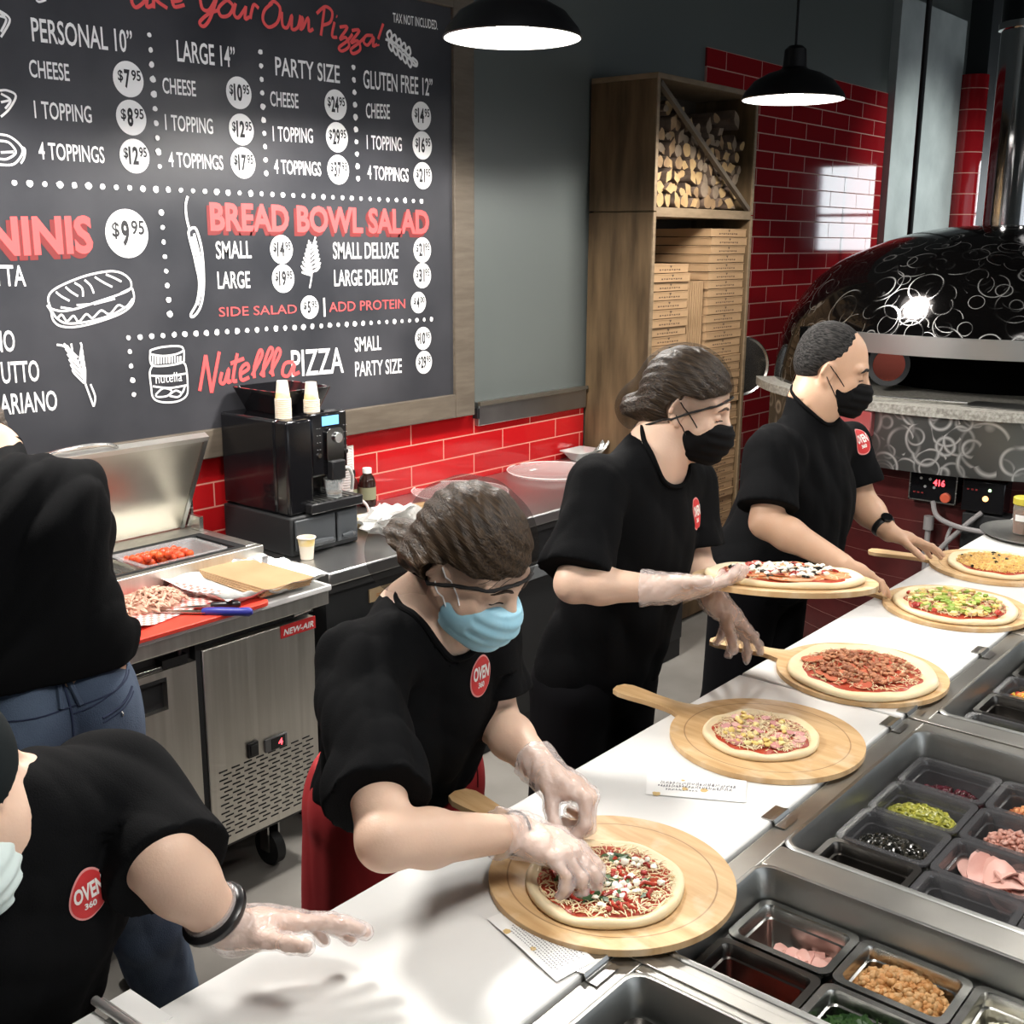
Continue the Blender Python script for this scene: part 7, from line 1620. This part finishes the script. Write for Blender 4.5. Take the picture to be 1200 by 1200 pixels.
# ---------------------------------------------------------------- 4: man in jeans at the prep fridge, seen from behind
def jeans_man():
    t = person('man in black shirt and blue jeans seen from behind at the prep fridge', (1.12, 2.22, 0)); sc = 1.04
    nb = V((1.0888,2.3215,1.5068)); c = V((1.0936,2.4547,1.5341)); f = V((-.15, .88, -.42)).normalized(); u = V((0, .4, .9))
    sr = V((1.1592,2.1426,1.4272)); sl = V((.86, 2.33, 1.40)); pel = V((1.055, 2.15, 1.045))
    re = V((1.30, 2.42, 1.13)); rw = V((1.28, 2.62, 1.0)); le = V((.80, 2.50, 1.14)); lw = V((.95, 2.68, 1.0))
    b = SD(); P, M = head(b, c, f, u, sc, neck=nb, nr=.060); face_n = len(b.p)
    n0 = len(b.p)
    torso(b, pel, nb, sl, sr, 1.05, 1.05, .01, fwd=(0, 1, 0)); n1 = len(b.p)
    limb(b, sr, re, rw, (.055, .046, .031)); limb(b, sl, le, lw, (.055, .046, .031))
    hd = SD()
    hand(hd, rw, V((-.55, .75, -.15)), V((0, .1, 1)), 1, [(30, 40, 20)]*4, 1.05); hand(hd, lw, V((.35, .85, -.15)), V((0, .1, 1)), -1, [(30, 40, 20)]*4, 1.05)
    F1 = (1.42, 2.33, 0); F0 = (1.10, 2.36, 0)
    legs(b, pel, unit(sr-sl), [F0, F1], (.1, .072, .05), fwd=(0, 1, 0))
    b.p += hd.p
    BODY = lambda sb: (neck_fit(b, sb, nk, nb), sdpart('body', b, .0055, skin2, t))
    s = SD(); Pq, Mq, Hq = torso(s, pel+V((.0, 0, .06)), nb, sl, sr, 1.18, 1.14, .02, fwd=(0, 1, 0))
    s.rc(pel+V((-.06, -.0, .06)), pel+V((.06, -.0, .06)), .115, .115, .05)
    re2 = sr+(re-sr)*.85; le2 = sl+(le-sl)*.85
    SLV = [(re2, sr, .085, .085), (le2, sl, .085, .085)]
    s.rc(sr+V((-.04, -.03, -.05)), pel+V((.06, -.02, .12)), .078, .08, .06)
    nk = neck_hole(c, f, u, nb, V((0, 1, 0)), .03, -.02, .082)
    tilt = np.array((.16, 0, 0), np.float32)
    base = shirt_fx(s, b, n0, n1, folds(.012, [((.8, .1, .45), 1), ((.5, 0, .8), .8)], 14, 30), SLV, 1.10, nk)
    sb = copy_sd(s); sb.fx = base; BODY(sb); collar(t, sb, nk)
    sdpart('t_shirt', s, .006, black_cloth, t)
    j = SD(); ax = unit(sr-sl); legs(j, pel, ax, [F0, F1], (.112, .082, .078), fwd=(0, 1, 0)); j.el(pel+V((0, 0, .0)), (.180, .132, .14), None, .05); j.el(pel+V((.085, -.045, -.07)), (.10, .10, .11), None, .05); j.el(pel+V((-.085, -.045, -.07)), (.10, .10, .11), None, .05)
    j.fn(folds(.004, [((.2, .1, 1), 1)], 17, 24)); jb = list(j.fx)
    j.fn(plane_cut((0, 0, 1.15), (0, 0, 1))); j.fn(plane_cut((0, 0, .05), (0, 0, -1)))
    jo = sdpart('jeans', j, .006, denim, t)
    jj = SD(); jj.p = j.p; jj.fx = jb
    seam = mat('denim_seam', (.018, .028, .065), .85); D = (0, 1, 0)
    pt = lambda L: [(x, pel.y-.30, z) for x, z in L]
    def line(nm, L, r, m=seam, off=.0008): 
        L = wpath([(x, 0, z) for x, z in L], 6); return ribbon_on(nm, [(p.x, pel.y-.30, p.z) for p in L], jj, [D]*len(L), r, m, jo, off, n=6)
    def far_line(nm, L, r, m=seam, off=.0008):
        L = wpath([(x, 0, z) for x, z in L], 6); P_ = [(p.x, pel.y-.16, p.z) for p in L]; return ribbon_on(nm, P_, jj, [D]*len(P_), r, m, jo, off)
    x0 = pel.x
    far_line('waistband_seam', [(x_, z_+.08) for x_, z_ in [(x0-.16, .975), (x0-.05, .968), (x0+.06, .975), (x0+.16, .99)]], .0018)
    far_line('centre_seam', [(x_, z_+.08) for x_, z_ in [(x0, 1.02), (x0+.002, .94), (x0+.004, .86)]], .0028)
    far_line('pocket_welt', [(x_, z_+.08) for x_, z_ in [(x0+.055, .935), (x0+.10, .945), (x0+.145, .965)]], .0030); far_line('pocket_welt', [(x_, z_+.08) for x_, z_ in [(x0+.055, .925), (x0+.10, .935), (x0+.147, .955)]], .0016)
    far_line('pocket_button', [(x_, z_+.08) for x_, z_ in [(x0+.098, .928), (x0+.101, .928)]], .006, steel)
    far_line('yoke_seam', [(x_, z_+.08) for x_, z_ in [(x0+.005, .955), (x0+.08, .975), (x0+.16, 1.0)]], .0016)
    for q in (-.018, .018): far_line('belt_loop', [(x0+q*.5, 1.105), (x0+q, 1.052)], .006, denim, .003)
    for x, y, z in (F0, F1): shoe(t, (x, y+.01, 0), (.1, .9, 0))
    h = SD(); h.el(P(-.022, .044, 0), (.096, .091, .082), M, .02); h.el(P(-.05, -.01, 0), (.064, .066, .072), M, .03)
    h.fn(hairline(np.array(c, np.float32), np.array(M, np.float32), sc, .03, -.075)); sdpart('hair', h, .005, hair_mat('short_brown_hair', (.03, .02, .012), (.09, .065, .045), M, (20, 60, 60), .6), t)
jeans_man()
# ---------------------------------------------------------------- 5: masked worker in a cap at the near end of the counter
def near_worker():
    t = person('worker in black cap, white mask and OVEN shirt reaching over the near counter end', (.62, 1.48, 0)); sc = 1.0
    c = V((0.5330,1.3328,1.2898)); f = V((-.28, -.92, -.30)).normalized(); u = V((-.3, -.1, .95))
    nb = V((0.6064,1.4007,1.1911)); sl = V((0.7813,1.3673,1.1918)); sr = V((.44, 1.30, 1.235)); pel = V((.60, 1.56, .80))
    le = V((0.7465,1.2184,1.1553)); lw = V((0.8327,1.1995,1.0160)); re = V((.34, 1.12, 1.02)); rw = V((.48, .98, 1.0))
    b = SD(); P, M = head(b, c, f, u, sc, neck=nb, nr=.052); face_n = len(b.p)
    n0 = len(b.p)
    torso(b, pel, nb, sl, sr, .95, fwd=(.3, -.9, 0)); n1 = len(b.p)
    limb(b, sl, le, lw, (.050, .046, .029)); limb(b, sr, re, rw, (.048, .042, .028))
    hd = SD()
    hand(hd, lw, V((.74, -.55, .0)), V((.22, .30, .92)), -1, [(4, 10, 6), (8, 12, 8), (14, 18, 10), (22, 24, 12)], 1.0, 1.3, (.72, .62, -.1), (2, 4))
    hand(hd, rw, V((.3, -.9, -.1)), V((0, 0, 1)), 1, [(20, 30, 15)]*4, 1.0)
    legs(b, pel, unit(sl-sr), [(.50, 1.62, 0), (.70, 1.58, 0)], fwd=(.3, -.9, 0))
    b.p += hd.p
    BODY = lambda sb: (neck_fit(b, sb, nk, nb), sdpart('body', b, .004, skin_m, t))
    s = SD(); torso(s, pel, nb, sl, sr, 1.10, 1.16, .02, fwd=(.3, -.9, 0))
    le2 = le+(lw-le)*.16; re2 = sr+(re-sr)*.85
    SLV = [(le2, sl, .078, .074), (re2, sr, .075, .078)]
    nk = neck_hole(c, f, u, nb, V((.2, -.95, -.12)), .03, .0, .082)
    base = shirt_fx(s, b, n0, n1, folds(.007, [((.2, .2, 1), 1), ((.7, -.3, -.5), .7)], 22, 28), SLV, .78, nk)
    sdpart('t_shirt', s, .005, black_cloth, t)
    sb = copy_sd(s); sb.fx = base; BODY(sb); collar(t, sb, nk)
    badge(t, trunk_only(s), V((0.7230,1.3694,1.0527)), (.35, -.85, .25), (-.12, .1, 1), .028, .038, OV)
    tr = SD(); legs(tr, pel, unit(sl-sr), [(.50, 1.62, .0), (.70, 1.58, .0)], (.105, .08, .065), fwd=(.3, -.9, 0)); tr.el(pel, (.165, .125, .13), None, .04); tr.fn(plane_cut((0, 0, .05), (0, 0, -1)))
    sdpart('trousers', tr, .009, black_trs, t)
    for x, y in ((.50, 1.60), (.70, 1.56)): shoe(t, (x, y, 0), (.3, -.9, 0))
    cap = SD(); cap.el(P(-.010, .045, 0), (.112, .098, .096), M, .02); cap.el(P(-.055, -.005, 0), (.072, .09, .084), M, .03)
    cm = np.array(c, np.float32); Mn = np.array(M, np.float32)
    cap.fn(lambda Q, d: np.maximum(d, np.where(((Q-cm)@Mn.T)[:, 0] < .0, -.095, .02)-((Q-cm)@Mn.T)[:, 1]))
    co = sdpart('cap', cap, .005, mat('cap_cloth', (.010, .013, .014), .9, spec=.1), t)
    part('cap_strap', MB().tube(wpath([P(-.112, .055, -.03), P(-.119, .03, -.03), P(-.119, .0, -.03), P(-.112, -.03, -.03)], 4), .006, 8, flat=.6), mat('strap_tan', (.45, .33, .26), .7), co)
    mask_on(t, b, c, M, sc, mask_white, hair_loop, loops=False)
    d2 = (le-lw).normalized(); q = lw+d2*.035; u1 = d2.orthogonal().normalized(); u2 = d2.cross(u1)
    br = part('bracelet', MB().tube([q+(u1*math.cos(a)+u2*math.sin(a))*.0365 for a in [2*PI*k/32 for k in range(32)]], .0135, 10, closed=True, flat=.8), black_pl, t)
    part('bracelet_buckle', MB().tube([q+d2*.002+(u1*math.cos(a)+u2*math.sin(a))*.040 for a in [2*PI*(.30+.24*k/10) for k in range(11)]], .006, 8, flat=.5), mat('buckle', (.45, .42, .36), .35, 1, col2=(.1, .1, .09), nscale=80), br)
    gloves_on(t, hd, [(lw, (le-lw).normalized())], 31)
near_worker()
